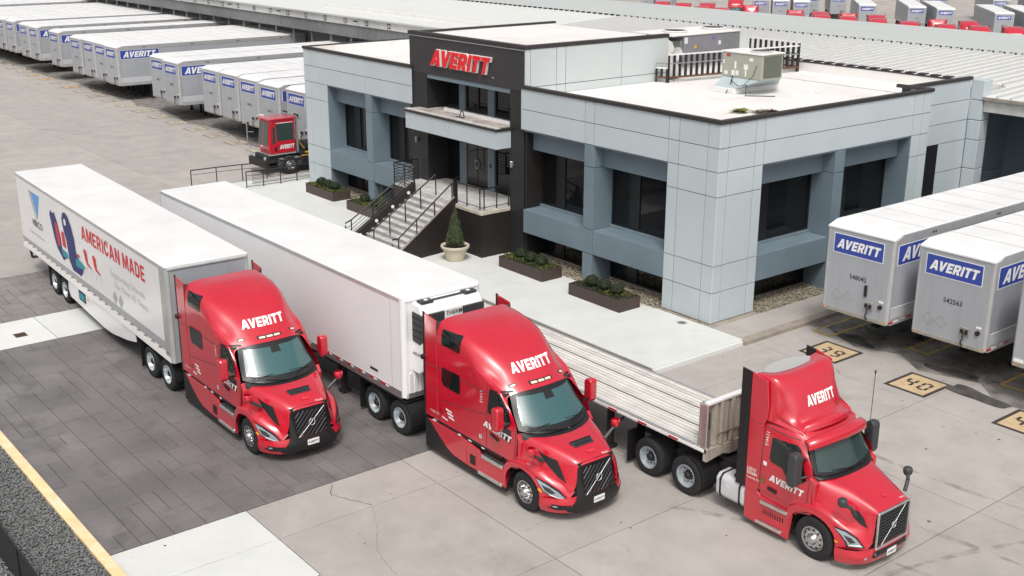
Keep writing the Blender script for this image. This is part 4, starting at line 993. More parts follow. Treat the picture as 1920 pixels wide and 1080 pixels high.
def chairback(cx, cz, w_, h_, m, lean=.0, n=14):
    pts = []
    for k in range(n+1):
        t = PI*k/n; pts.append((cx+w_/2*math.cos(t), cz+h_*.72+h_*.28*math.sin(t)))
    pts += [(cx-w_*.42+lean, cz), (cx+w_*.42+lean, cz)]
    return pts
onside(P([(-17.35,3.30),(-17.2,3.50),(-16.95,3.42),(-16.7,3.50),(-16.4,3.15),(-16.2,2.65),(-16.15,2.15),(-15.7,1.98),(-16.15,1.82),(-16.75,2.12),(-17.0,2.45)]), 'navy', 'print_chair', lay=2)
onside(P([(-16.75,3.1),(-16.5,3.15),(-16.35,2.9),(-16.3,2.3),(-16.55,2.28),(-16.7,2.6)]), 'redprint', 'print_chair', lay=3)
onside(P([(-16.05,2.85),(-15.9,2.98),(-15.72,2.95),(-15.6,2.5),(-15.62,2.37),(-16.0,2.40)]), 'redprint', 'print_chair', lay=3)
onside(P([(-16.2,2.25),(-15.55,2.22),(-15.45,2.02),(-16.1,1.98)]), 'teal', 'print_chair', lay=3)
onside(P([(-15.78,3.45),(-15.6,3.70),(-15.3,3.78),(-15.0,3.68),(-14.72,3.40),(-14.5,2.95),(-14.42,2.45),(-14.15,2.3),(-13.75,1.98),(-14.1,1.72),(-15.0,1.72),(-15.35,2.0),(-15.45,2.7),(-15.7,3.1)]), 'navy', 'print_chair', lay=4)
onside(P([(-15.5+.13*math.cos(2*PI*k/16)+.1, 3.40+.13*math.sin(2*PI*k/16)) for k in range(16)]), 'white', 'print_spot', lay=5)
onside(P([(-14.5,2.32),(-13.9,2.28),(-13.45,2.14),(-13.9,2.02),(-14.55,1.98)]), 'teal', 'print_chair', lay=5)
onside(P([(-14.3,2.50),(-14.0,2.48),(-13.98,2.42),(-14.3,2.40)]), 'redprint', 'print_chair', lay=5)
for a in (-13.55,-12.6):
    onside(P([(a,2.80),(a+.2,2.88),(a+.38,2.80),(a+.42,2.42),(a+.75,2.34),(a+.72,2.28),(a+.25,2.34),(a+.12,2.5)]), 'redprint', 'print_chair', lay=2)
lg = MB()
for a, b in (((-15.9,1.98),(-16.1,1.72)),((-15.6,2.0),(-15.35,1.75)),((-13.9,1.98),(-13.6,1.72)),((-13.55,2.05),(-13.5,1.72)),((-13.2,2.3),(-13.4,2.0)),((-12.9,2.3),(-12.75,2.0)),((-12.2,2.28),(-12.4,1.98)),((-11.95,2.3),(-11.8,1.95)),((-13.3,2.0),(-11.7,1.92)),((-12.9,1.9),(-11.9,1.8))):
    x0_, z0_, x1_, z1_ = X1(a[0]), a[1], X1(b[0]), b[1]; lg.add([(x0_-.012,Yo-.008,z0_),(x0_+.012,Yo-.008,z0_),(x1_+.012,Yo-.008,z1_),(x1_-.012,Yo-.008,z1_)], [(0,1,2,3)])
obj('print_chair_legs', lg, 'grey_print', V)
for wd_, xa_, fw_2 in (('AMERICAN', -13.55, 3.92), ('MADE', -9.36, 1.96)):
    v, f = block2(wd_); obj('side_lettering', flat([(a*fw_2,b*.50) for a, b in v], f, (X1(xa_),Yo-.008,3.20), (1,0,0), (0,0,1)), 'redprint', V)
onside(P([(-10.95,3.72),(-10.86,3.76),(-10.8,3.70),(-10.88,3.66)]), 'grey_print', 'small_mark', lay=2); onside(P([(-10.75,3.72),(-10.66,3.76),(-10.6,3.70),(-10.68,3.66)]), 'grey_print', 'small_mark', lay=2)
text_obj('side_lettering', 'Supporting Schools', (X1(-10.75),Yo-.008,2.62), (1,0,0), (0,0,1), .22, 'lgrey', V, fit=3.2)
text_obj('side_lettering', 'For Over 65 Years', (X1(-10.4),Yo-.008,2.26), (1,0,0), (0,0,1), .22, 'lgrey', V, fit=3.0)
for a in (-10.75,-10.2): onside(P([(a-.0,1.88),(a+.24,2.12),(a+.46,1.92),(a+.22,1.66)]), 'grey_print', 'print_diamond', lay=2)
tape(V, -L+.1, -.6, -W2-.006, zb+.19, -1, step=.62, h=.035, ln=.10)
vv = MB()
for k in range(26): vv.box(-L+.2+.62*k,-L+.42+.62*k,-W2-.010,-W2-.004,zb+.235,zb+.262)
obj('rail_slots', vv, 'black', V, kind='stuff')
# aero skirt, wheels, underride guard
for s in (-1,1): obj('aero_skirt', MB().prism([(-12.0,1.10),(-10.35,1.10),(-3.35,1.10),(-3.35,.80),(-4.2,.62),(-5.7,.40),(-6.4,.36),(-10.25,.50),(-10.45,.75)][1:], 'y', min(s*(W2-.05),s*(W2-.02)), max(s*(W2-.05),s*(W2-.02))), 'trailer_white', V)
obj('access_hatch', MB().box(-9.15,-8.4,-W2+.005,-W2+.02,.70,1.05), 'black', V); obj('hatch_label', MB().box(-9.05,-8.5,-W2-.0,-W2+.004,.76,.99), 'teal', V); obj('skirt_light', MB().cyl((-8.1,-W2+.02,.95),(-8.1,-W2,.95),.05,12), 'amber', V)
tandem(V, (-11.0-.15,-12.4-.05)); 
for s in (-1,1): obj('mud_flap', MB().box(-13.15,-13.12,s*.62,s*1.22,.15,1.05), 'black', V)
obj('underride_guard', MB().tube([(-16.1,-1.1,1.1),(-15.9,-1.1,.62),(-15.9,1.1,.62),(-16.1,1.1,1.1)], .05, 8).tube([(-15.9,-1.05,.62),(-14.6,-1.05,1.08)], .04, 8), 'black', V)
obj('suspension', MB().box(-13.2,-10.4,-.5,-.35,.75,1.1).box(-13.2,-10.4,.35,.5,.75,1.1), 'chassis', V)
for s in (-.85,.85): obj('landing_leg', MB().box(-3.1,-2.95,s-.07,s+.07,.35,1.1).box(-3.15,-2.9,s-.14,s+.14,.28,.35), 'chassis', V)
# ------------------------------------------------------------ refrigerated trailer
RF = thing('refrigerated_trailer', 'plain white refrigerated trailer with cooling unit on its nose, behind the middle truck', 'trailer', (1.0,-12.10,0), 0.003)
van_body(RF, W2, L, zb, zt, 'trailer_white', 'silver2'); zb2 = 1.25
obj('nose_panel', MB().box(-.05,0,-W2+.1,W2-.1,zb2,zt-.06), 'trailer_white', RF)
for s in (-1, 1):
    obj('corner_post', post_mesh(-.11,s*(W2-.105),zb2,zt-.04,.125), 'trailer_white', RF, smooth=40)
    obj('post_plate', MB().box(-.60,-.16,s*(W2-.02),s*(W2+.006),zb2+.02,zt-.13), 'trailer_white', RF); obj('post_seam', MB().box(-.612,-.602,s*(W2-.02),s*(W2+.007),zb2+.02,zt-.13), 'grey_stripe', RF)
    obj('bottom_rail', MB().box(-L,-.12,s*(W2-.05),s*(W2+.014),zb2-.05,zb2+.17), 'alu', RF)
obj('nose_bottom_rail', MB().box(-.1,.012,-W2+.06,W2-.06,zb2-.05,zb2+.12), 'alu', RF, bevel=.02)
obj('nose_cap', MB().prism([(-.14,4.00),(.03,4.00),(.03,4.05),(-.02,4.10),(-.14,4.122)], 'y', -W2+.06, W2-.06), 'trailer_white', RF, bevel=.01)
tape(RF, -L+.1, -.6, -W2-.014, zb2+.09, -1, step=.62, h=.05, ln=.22); 
obj('cross_members', (lambda q: ([q.box(-.9-.4*k-.02,-.9-.4*k+.02,-W2+.02,W2-.02,1.08,1.2) for k in range(37)], q)[1])(MB()), 'chassis', RF, kind='stuff')
tandem(RF, (-12.6,-13.9)); obj('side_label', MB().box(-1.75,-1.35,-W2-.006,-W2-.001,1.60,1.68), 'grey_dark', RF)
for s in (-.85,.85): obj('landing_leg', MB().box(-4.1,-3.95,s-.07,s+.07,.12,1.2).box(-4.17,-3.88,s-.14,s+.14,.03,.11).box(-4.3,-4.1,s-.03,s+.03,.6,1.2), 'chassis', RF)
# cooling unit
cu = obj('cooling_unit', MB().prism([(.0,2.0),(.30,1.98),(.46,2.1),(.52,2.5),(.54,3.3),(.50,3.75),(.36,3.95),(.0,4.0)], 'y', -1.02, 1.02), 'white', RF, bevel=.05, seg=3)
for s in (-1,1):
    obj('unit_grille', MB().prism([(-.98*s,3.74),(-.30*s,3.74),(-.32*s,2.98),(-.50*s,2.86),(-.98*s,2.98)], 'x', .50, .56), 'grey_dark', cu, bevel=.03, seg=2)
    obj('unit_side_grille', MB().prism([(.05,3.74),(.52,3.72),(.56,3.0),(.40,2.86),(.05,2.90)], 'y', min(s*1.0,s*1.045), max(s*1.0,s*1.045)), 'grey_dark', cu, bevel=.02)
    sl = MB()
    for k in range(4): sl.box(.08,.50,min(s*1.045,s*1.06),max(s*1.045,s*1.06),3.05+.18*k,3.07+.18*k)
    obj('grille_slats', sl, 'black', cu)
obj('top_handle', MB().box(.10,.36,-.92,-.52,3.97,4.04).box(.10,.36,.52,.92,3.97,4.04).box(.16,.26,-.52,.52,3.98,4.01), 'grey_dark', cu, bevel=.02)
for y in (-.7,.7): obj('fan_cap', MB().cyl((.23,y,4.04),(.23,y,4.05),.06,14), 'white', cu)
text_obj('unit_lettering', 'THERMO KING', (.553,-.26,3.60), (0,1,0), (0,0,1), .115, 'black', cu, bold=.015); text_obj('unit_number', 'R5220444', (.556,-.25,3.36), (0,1,0), (0,0,1), .16, 'black', cu, bold=.02)
text_obj('unit_number', 'AR52977', (.05,-1.035,2.52), (1,0,0), (0,0,1), .085, 'black', cu, bold=.01)
cr_ = MB()
for k in range(14): cr_.box(0,.04,-1.15+.175*k,-1.06+.175*k,1.38,1.96)
obj('nose_ribs', cr_, 'trailer_white', RF, kind='stuff')
# ------------------------------------------------------------ flatbed
FBT = thing('flatbed_trailer', 'empty aluminium flatbed trailer with ribbed headboard behind the right truck', 'trailer', (8.6,-8.38,0), 0)
FW, FL, FZ = 1.29, 14.6, 1.50
y = -FW+.10; k = 0
while y < FW-.12:
    wd = .152
    if k in (5, 11): obj('winch_strip', MB().box(-FL,-.26,y+.01,y+.075,FZ-.07,FZ-.022), 'deckdark', FBT); y += .085; k += 1; continue
    obj('deck_plank', MB().box(-FL,-.24,y+.004,y+wd-.004,FZ-.05,FZ+rnd.uniform(-.004,.003)), 'plank', FBT, bevel=.006)
    for q in (.05,.10): obj('plank_groove', MB().box(-FL,-.24,y+q-.004,y+q+.004,FZ+.001,FZ+.006), 'deckdark' if q < .07 else 'plank', FBT)
    y += wd; k += 1
for s in (-1,1):
    obj('side_rail', MB().box(-FL,0,s*(FW-.09),s*FW,FZ-.14,FZ+.012), 'alu', FBT, bevel=.01); obj('rub_rail', MB().box(-FL,-.05,s*(FW+.02),s*(FW+.045),FZ-.09,FZ-.02), 'white', FBT)
    sp = MB()
    for q in range(24): sp.box(-.4-.6*q,-.32-.6*q,s*FW,s*(FW+.02),FZ-.13,FZ+.0)
    obj('stake_pockets', sp, 'alu', FBT, kind='stuff')
rr = MB(); rw = MB()
for q in range(13): rr.box(-.9-1.1*q-.32,-.9-1.1*q,-FW-.050,-FW-.046,FZ-.08,FZ-.03); rw.box(-.85-1.1*q,-.85-1.1*q+.3,-FW-.050,-FW-.046,FZ-.08,FZ-.03)
obj('red_reflectors', rr, 'refl_red', FBT, kind='stuff'); obj('white_reflectors', rw, 'refl_white', FBT, kind='stuff')
hb_ = MB()
for q in range(11): hb_.box(-.10,-.02+(.04 if q % 2 else 0),-1.02+.19*q,-.90+.19*q,FZ-.0,2.62)
obj('headboard_ribs', hb_, 'bulk', FBT, bevel=.008); obj('headboard_sheet', MB().box(-.12,-.09,-1.12,1.12,FZ,2.62), 'bulk', FBT)
for s in (-1,1):
    obj('headboard_wing', MB().box(-.22,-.02,s*1.12,s*1.29,FZ-.02,2.64), 'alu', FBT, bevel=.015); obj('wing_post', MB().box(-.26,-.22,s*1.10,s*1.31,FZ-.1,2.66), 'alu', FBT)
obj('headboard_cap', MB().box(-.14,.02,-1.30,1.30,2.64,2.72), 'screenw', FBT, bevel=.02, seg=2)
obj('headboard_bar', MB().box(.0,.03,-.9,1.1,1.80,1.84), 'alu', FBT); obj('nose_beam', MB().prism([(-1.29,FZ-.02),(1.29,FZ-.02),(1.29,FZ-.22),(.7,FZ-.26),(.45,FZ-.34),(-.45,FZ-.34),(-.7,FZ-.26),(-1.29,FZ-.34)], 'x', -.10, 0.02), 'bulk', FBT)
obj('wing_label', MB().box(-.02,-.012,-1.24,-1.19,2.0,2.45), 'grey_dark', FBT)
for s in (-.45,.45): obj('main_beam', MB().box(-FL,-.1,s-.07,s+.07,FZ-.62,FZ-.15), 'chassis', FBT)
cb = MB()
for q in range(30): cb.box(-.5-.47*q,-.44-.47*q,-FW+.1,FW-.1,FZ-.15,FZ-.06)
obj('cross_members', cb, 'chassis', FBT, kind='stuff')
for s in (-.85,.85): obj('landing_leg', MB().box(-3.9,-3.75,s-.07,s+.07,.12,FZ-.2).box(-3.97,-3.68,s-.14,s+.14,.03,.11), 'chassis', FBT); obj('leg_brace', MB().tube([(-3.8,s,.55),(-3.2,s,FZ-.3)], .03), 'chassis', FBT)
tandem(FBT, (-11.6,-12.9)); obj('winch_straps', MB().cyl((-10.2,-FW-.0,FZ-.2),(-10.2,-FW+.2,FZ-.2),.06,10), 'chassis', FBT)
# ============================================================ tractors (origin under the front axle, heading +x)
def surf(name, mb, m, par, smooth=40, solid=.0):
    me = fixn(mb.mesh(smooth)) if False else mb.mesh(smooth)
    return obj(name, me, m, par)
def common_chassis(t, wb, xr_, fifth=True):
    for s in (-1,1): obj('frame_rail', MB().box(xr_,.6,s*.43-.05,s*.43+.05,.72,.98), 'chassis', t)
    obj('fifth_wheel', MB().prism([(-.5,-.35),(-.1,-.45),(.45,-.45),(.45,.45),(-.1,.45),(-.5,.35)], 'z', 1.08, 1.14), 'chassis', t, loc=(-wb,0,0), bevel=.01)
    obj('rear_bumper', MB().box(xr_-.05,xr_,-.6,.6,.7,.95), 'chassis', t)
    for x in (-wb+.66, -wb-.66):
        for s in (-1,1): add_wheel(t, x, s*.90, s, 'dual')
        obj('axle', MB().cyl((x,-.6,.5),(x,.6,.5),.07,8), 'chassis', t)
    for s in (-1,1):
        add_wheel(t, 0, s*1.05, s, 'steer', rimmat=None)
        obj('mud_flap', MB().box(-wb-1.42,-wb-1.39,s*.60,s*1.22,.12,1.0), 'black', t)
        obj('quarter_fender', MB().prism([(-wb+.66+.62*math.cos(a),.5+.62*math.sin(a)) for a in np.linspace(-.1,1.35,9)]+[(-wb+.66+.58*math.cos(a),.5+.58*math.sin(a)) for a in np.linspace(1.35,-.1,9)], 'y', min(s*.6,s*1.21), max(s*.6,s*1.21)), 'black', t)
    obj('front_axle', MB().cyl((0,-.9,.5),(0,.9,.5),.07,8), 'chassis', t)
    obj('under_cab', MB().box(-1.0,.75,-.85,.85,.45,1.0), 'chassis', t)
def mirror_pair(t, fn):
    for s in (-1,1): fn(s)
def ys(pts, s): return [(p[0], p[1]*s, p[2]) for p in pts]
def emblem(t, c, n_, R=.10):
    """ring with arrow, on the grille"""
    c = Vector(c); n_ = Vector(n_).normalized(); a = Vector((0,1,0)); b = n_.cross(a)*1.0
    if b.z < 0: b = -b
    mb = MB(); n = 20
    for k in range(n):
        t0, t1 = 2*PI*k/n, 2*PI*(k+1)/n; mb.cyl(c+a*R*math.cos(t0)+b*R*math.sin(t0), c+a*R*math.cos(t1)+b*R*math.sin(t1), .010, 6)
    mb.cyl(c+a*R*.7+b*R*.7, c+a*R*1.35+b*R*1.35, .008, 6)
    e = obj('emblem', mb, 'silver2', t); return e
def sleeper_tractor(label, loc, rz=0.0, group='red sleeper tractors parked in front'):
    t = thing('sleeper_tractor', label, 'truck', loc, rz, group)
    Wd = 1.22
    # ---- cab shell
    R = [
     [(-3.62,0,3.93),(-3.62,.55,3.93),(-3.62,.9,3.91),(-3.62,1.08,3.85),(-3.62,1.17,3.72),(-3.62,1.21,3.45),(-3.62,Wd,3.0),(-3.62,Wd,2.0),(-3.62,Wd,1.12)],
     [(-3.0,0,3.90),(-3.0,.55,3.89),(-3.0,.88,3.85),(-3.0,1.06,3.80),(-3.0,1.15,3.70),(-3.0,1.205,3.48),(-3.0,Wd,3.0),(-3.0,Wd,2.0),(-3.0,Wd,1.12)],
     [(-2.4,0,3.74),(-2.4,.54,3.73),(-2.4,.86,3.70),(-2.4,1.03,3.66),(-2.4,1.14,3.57),(-2.4,1.20,3.40),(-2.4,Wd,3.05),(-2.4,Wd,2.0),(-2.4,Wd,1.12)],
     [(-1.9,0,3.53),(-1.9,.52,3.52),(-1.9,.83,3.48),(-1.9,.99,3.40),(-1.9,1.10,3.27),(-1.9,1.19,3.12),(-1.9,Wd,2.94),(-1.9,Wd,2.0),(-1.9,Wd,1.12)],
     [(-1.38,0,3.22),(-1.40,.50,3.21),(-1.42,.76,3.16),(-1.44,.89,3.08),(-1.46,.99,3.00),(-1.46,1.13,2.94),(-1.46,1.20,2.84),(-1.46,Wd,2.0),(-1.46,Wd,1.12)],
     [(-1.0,0,2.94),(-1.03,.47,2.93),(-1.08,.72,2.90),(-1.12,.86,2.86),(-1.15,.96,2.82),(-1.16,1.08,2.77),(-1.05,1.16,2.68),(-.85,Wd-.01,2.0),(-.85,Wd,1.12)],
     [(-.74,0,2.74),(-.77,.45,2.735),(-.84,.70,2.71),(-.90,.83,2.68),(-.94,.92,2.65),(-.93,1.01,2.60),(-.80,1.08,2.45),(-.36,1.17,2.0),(-.36,Wd,1.12)]]
    sh = net(R, 40, 56); bv = bvh_of(sh)
    obj('cab_shell', sh.mesh(50), 'red', t)
    obj('cab_back', MB().box(-3.66,-3.61,-1.2,1.2,1.1,3.85), 'grey_dark', t)
    obj('cab_floor', MB().box(-3.6,-.4,-1.15,1.15,1.0,1.14), 'chassis', t)
    # windscreen
    WR = [[(-.735,0,2.735),(-.765,.45,2.73),(-.84,.70,2.705),(-.90,.83,2.675),(-.94,.93,2.64)],
          [(-.34,0,2.30),(-.38,.48,2.30),(-.50,.78,2.30),(-.60,.92,2.30),(-.68,1.02,2.28)],
          [(.05,0,1.86),(.0,.52,1.87),(-.16,.84,1.90),(-.28,1.0,1.93),(-.38,1.10,1.96)]]
    wv = net(WR, 16, 30); obj('windscreen_surround', wv.mesh(60), 'frame', t)
    wb_ = bvh_of(wv)
    gp = []
    pts = [(-.90,.13),(-.97,.45),(-.99,.80),(-.93,.93)]
    top, bot, hw_t, hw_b = .965, .10, .86, 1.03
    outline = []
    for k in range(9): u = -1+2*k/8; outline.append((u*hw_b*.96, .14-.0*u*u))
    for k in range(9): u = 1-2*k/8; outline.append((u*hw_t*.96, .86))
    # draw in the (y,z) plane looking back
    oo = [(a, 1.88+b*.88+(.05 if b < .5 else 0)*(a*a)) for a, b in outline]
    v, tr = poly2(oo); wp = drape(v, tr, (2,0,0), (0,1,0), (0,0,1), (-1,0,0), wb_, .012, .10)
    obj('windscreen', wp.mesh(60), 'wsglass', t)
    obj('sensor_housing', drape(*poly2([(-.14,2.50),(.14,2.50),(.12,2.66),(-.12,2.66)]), (2,0,0), (0,1,0), (0,0,1), (-1,0,0), wb_, .02, .2), 'black', t)
    cw = net([[(.05,0,1.84),(.0,.52,1.85),(-.16,.84,1.88),(-.28,1.0,1.90),(-.40,1.12,1.90)],[(.24,0,1.815),(.18,.52,1.815),(.02,.84,1.81),(-.10,.98,1.80),(-.22,1.08,1.76)]], 3, 20)
    obj('cowl', cw.mesh(60), 'black', t)
    for s in (1,-1):
        obj('wiper', MB().tube([(.10,.12*s+.1,1.89),(-.02,.5*s-.1,1.99),(-.18,.86*s-.1,2.06)], .012).tube([(-.1,.25*s-.1,2.05),(-.14,.95*s-.1,2.01)], .009), 'black', t)
    # side glass and doors
    for s in (-1,1):
        sd_ = 'left' if s > 0 else 'right'
        def pan(name, pts, m, off=.006, par=t, **k):
            return obj(name, panel_on(bv, pts, s, off+.004, .10), m, par)
        w_ = pan('sleeper_window', [(-3.42,3.36),(-3.38,3.32),(-2.66,3.29),(-2.62,3.34),(-2.62,3.70),(-2.68,3.74),(-3.36,3.74),(-3.42,3.70)], 'sglass')
        pan('sleeper_window', [(-3.42,2.30),(-3.34,2.20),(-2.68,2.18),(-2.62,2.24),(-2.62,2.66),(-2.67,2.70),(-3.37,2.70),(-3.42,2.66)], 'sglass')
        pan('door_window', [(-1.37,2.70),(-1.42,2.12),(-1.38,2.08),(-.62,2.07),(-.56,2.10),(-.80,2.50),(-.90,2.66),(-.98,2.70)], 'sglass')
        pan('lower_door_window', [(-.92,1.92),(-.90,1.66),(-.58,1.58),(-.55,1.92)], 'sglass')
        pan('window_trim', [(-1.40,2.75),(-1.47,2.10),(-1.42,2.09),(-1.36,2.72)], 'frame', .004); pan('window_trim', [(-1.37,2.76),(-.95,2.75),(-.92,2.705),(-1.37,2.71)], 'frame', .004)
        for pts in ([(-1.50,2.85),(-1.52,1.14),(-1.505,1.14),(-1.485,2.85)], [(-.40,1.98),(-.41,1.14),(-.39,1.14),(-.38,1.98)], [(-3.60,2.62),(-1.52,2.62),(-1.52,2.60),(-3.60,2.60)],
                    [(-3.58,1.72),(-1.52,2.02),(-1.52,2.005),(-3.58,1.705)]):
            pan('panel_line', pts, 'joint', .003)
        pan('door_handle', [(-1.36,1.62),(-1.34,1.54),(-1.02,1.46),(-1.0,1.53)], 'black', .02)
        pan('side_marker', [(-3.50,1.50),(-3.47,1.36),(-3.44,1.36),(-3.46,1.50)], 'black', .012)
        pan('door_sticker', [(-1.80,1.40),(-1.80,1.30),(-1.70,1.30),(-1.70,1.40)], 'white', .006); pan('door_sticker', [(-1.77,1.38),(-1.77,1.32),(-1.73,1.32),(-1.73,1.38)], 'blue', .009)
        for q in range(3): pan('permit_lettering', [(-3.25+.06*q,1.60-.09*q),(-3.25+.06*q,1.55-.09*q),(-2.98+.05*q,1.53-.09*q),(-2.98+.05*q,1.58-.09*q)], 'white', .006)
        pan('permit_lettering', [(-3.42,1.32),(-3.42,1.28),(-3.18,1.25),(-3.18,1.29)], 'white', .006)
        o_ = (-1.62,0,1.70) if s < 0 else (-.55,0,1.70)
        v, f = logo2(); v = [(p[0]*1.12, p[1]*.17-p[0]*.10*(1 if s < 0 else 0)) for p in v]
        obj('door_lettering', drape(v, f, (o_[0],s*3,o_[2]), (-s,0,0), (0,0,1), (0,-s,0), bv, .022, .3), 'white', t)
        v, f = text2('11415'); v = [(p[0]*.10, p[1]*.10) for p in v]
        obj('unit_number', drape(v, f, (-1.76,s*3,2.60), (0,0,-1), (1,0,0) if s < 0 else (-1,0,0), (0,-s,0), bv, .012, .3), 'white', t)
        v, f = text2('VOLVO'); v = [(p[0]*.06*1.4, p[1]*.06) for p in v]
        obj('maker_lettering', drape(v, f, (-3.95 if s < 0 else -3.62,s*3,1.30), (-s,0,0), (0,0,1), (0,-s,0), BVHTree.FromPolygons([Vector(q) for q in [(-4.3,s*1.235,1),(-3.5,s*1.235,1),(-3.5,s*1.235,2),(-4.3,s*1.235,2)]], [(0,1,2,3)]), .006, .3), 'white', t)
        # side fairing behind the cab
        y0, y1 = min(s*1.195,s*1.225), max(s*1.195,s*1.225)
        obj('side_fairing', MB().prism([(-4.18,1.12),(-3.645,1.12),(-3.645,3.90),(-3.85,3.93),(-4.18,3.97)], 'y', y0, y1), 'red', t, bevel=.008)
        obj('fairing_edge', MB().prism([(-4.26,1.05),(-4.182,1.05),(-4.182,3.98),(-4.26,4.0)], 'y', y0, y1), 'black', t); obj('fairing_joint', MB().box(-4.18,-3.65,s*1.226,s*1.228,2.59,2.61), 'joint', t)
        obj('fairing_latch', MB().cyl((-4.22,s*1.2,2.75),(-4.22,s*1.30,2.75),.07,10), 'black', t)
        # skirts
        yy = (min(s*1.17,s*1.215), max(s*1.17,s*1.215))
        obj('chassis_skirt', MB().prism([(-4.10,1.02),(-3.55,.62),(-3.2,.42),(-2.95,.34),(-2.38,.30),(-2.38,.98),(-2.6,1.02)], 'y', *yy), 'red', t, bevel=.012)
        obj('lower_skirt', MB().prism([(-4.25,1.04),(-4.25,.16),(-2.6,.16),(-.75,.20),(-.75,.30),(-2.38,.27),(-2.97,.31),(-3.22,.39),(-3.58,.59),(-4.14,1.0)], 'y', min(s*1.15,s*1.2), max(s*1.15,s*1.2)), 'black', t)
        obj('fuel_fairing', MB().prism([(-2.365,.30),(-2.365,.98),(-1.85,.93),(-1.80,.86),(-.86,.86),(-.74,.52),(-.74,.30)], 'y', *yy), 'red', t, bevel=.012)
        obj('fuel_cap_panel', MB().box(-2.22,-2.0,s*1.215,s*1.235,.42,.68), 'black', t, bevel=.01)
        for q, (z, a, b) in enumerate(((.86,-1.72,-.86),(.36,-1.88,-.90))):
            sp = obj('step', MB().box(a,b,s*1.02,s*1.245,z-.10,z), 'alu', t, bevel=.015)
            tr_ = MB()
            for c in range(6):
                for d_ in range(3): tr_.box(a+.06+c*.135,a+.15+c*.135,s*(1.06+.06*d_),s*(1.09+.06*d_),z,z+.004)
            obj('step_tread', tr_, 'black', sp)
        obj('step_recess', MB().box(-1.8,-.86,s*1.0,s*1.02,.46,.86), 'red', t); obj('rocker_strip', MB().box(-3.6,-.9,s*1.14,s*1.20,1.03,1.10), 'black', t)
        for xx in (-3.9,-2.75,-2.3,-1.75): obj('skirt_bracket', MB().box(xx,xx+.12,s*1.12,s*1.21,1.02,1.05), 'white', t)
        # door mirror: tall housing on arms
        mx = obj('mirror', MB().prism([(-.80,1.95),(-.62,1.95),(-.56,2.05),(-.56,2.52),(-.62,2.58),(-.78,2.56),(-.82,2.5)], 'y', min(s*1.40,s*1.62), max(s*1.40,s*1.62)), 'red', t, bevel=.05, seg=3)
        obj('mirror_glass', MB().box(-.826,-.815,s*1.42,s*1.60,2.02,2.50), 'glass', mx)
        obj('mirror_arm', MB().tube([(-.62,s*1.14,2.10),(-.66,s*1.42,2.05)], .028).tube([(-.66,s*1.12,2.02),(-.66,s*1.42,1.99)], .028), 'black', t)
        # hood mirror
        obj('hood_mirror_arm', MB().cyl((.42,s*1.0,1.45),(.42,s*1.34,1.70),.055,8,.035), 'grey_dark', t)
        hm = MB().lathe([(0,-.10),(.09,-.09),(.125,-.02),(.12,.06),(.10,.09)], n=14)
        hm.v = [(p[0]*.9+.42, p[1]*1.0+s*1.36, p[2]*1.1+1.78) for p in hm.v]; obj('hood_mirror', hm.mesh(60), 'red', t)
    for s in (-1,1): obj('cowl_side', MB().prism([(-.75,.88),(-.30,.98),(-.24,1.3),(-.20,1.72),(-.34,1.90),(-.60,1.7)], 'y', min(s*1.0,s*1.175), max(s*1.0,s*1.175)), 'red', t, bevel=.01)
    # ---- hood
    H = [
     [(.22,0,1.825),(.16,.45,1.83),(.02,.78,1.84),(-.12,.96,1.83),(-.24,1.07,1.74),(-.34,1.14,1.50),(-.37,1.20,1.25),(-.37,1.22,1.12)],
     [(.52,0,1.775),(.50,.42,1.78),(.42,.72,1.77),(.34,.86,1.72),(.28,.96,1.58),(.20,1.04,1.38),(.12,1.08,1.24),(.10,1.10,1.14)],
     [(.88,0,1.68),(.86,.40,1.68),(.82,.62,1.65),(.76,.74,1.57),(.72,.82,1.42),(.66,.90,1.24),(.60,.98,1.10),(.58,1.02,1.02)],
     [(1.14,0,1.56),(1.12,.38,1.56),(1.08,.56,1.53),(1.04,.64,1.44),(1.02,.70,1.26),(1.0,.77,1.08),(.94,.84,.96),(.90,.90,.90)],
     [(1.24,0,1.48),(1.22,.36,1.47),(1.18,.51,1.44),(1.17,.56,1.34),(1.20,.60,1.10),(1.20,.65,.92),(1.16,.72,.80),(1.10,.80,.74)]]
    hd = net(H, 32, 52); hbv = bvh_of(hd); obj('hood', hd.mesh(40), 'red', t)
    # fender over the steer wheel down to the headlight
    for s in (-1,1):
        Fd = [
         [(-.74,1.235,.34),(-.80,1.23,.36),(-.80,1.15,.4),(-.80,1.05,.4)],
         [(-.70,1.245,.72),(-.78,1.235,.86),(-.76,1.18,.98),(-.72,1.08,1.02)],
         [(-.50,1.25,.98),(-.56,1.24,1.12),(-.52,1.17,1.20),(-.50,1.06,1.22)],
         [(-.14,1.25,1.10),(-.16,1.23,1.22),(-.12,1.14,1.30),(-.10,1.02,1.32)],
         [(.26,1.25,1.04),(.32,1.21,1.17),(.34,1.10,1.25),(.32,.98,1.28)],
         [(.50,1.235,.84),(.66,1.12,1.02),(.70,1.0,1.09),(.68,.88,1.12)],
         [(.56,1.22,.64),(.92,.98,.84),(.97,.86,.92),(.96,.76,.98)],
         [(.56,1.22,.50),(1.10,.84,.62),(1.16,.72,.72),(1.16,.62,.80)]]
        fd = net([ys(r, s) for r in Fd], 36, 14, mirror=False, flip=(s < 0)); obj('fender', fixn(fd.mesh(45)), 'red', t)
        fbv = bvh_of(fd, hd)
        obj('wheel_well', MB().add([(.60*math.cos(a)-.02,s*yy_,.5+.60*math.sin(a)) for yy_ in (.55,1.235) for a in np.linspace(-.1,PI+.1,14)], [(k,k+1,k+15,k+14) for k in range(13)]), 'black', t)
        # lamp unit
        hl = [(.44,1.06),(.70,.98),(1.02,.82),(1.17,.68),(1.16,.64),(1.02,.66),(.80,.72),(.66,.80)]
        v, tr = poly2(hl)
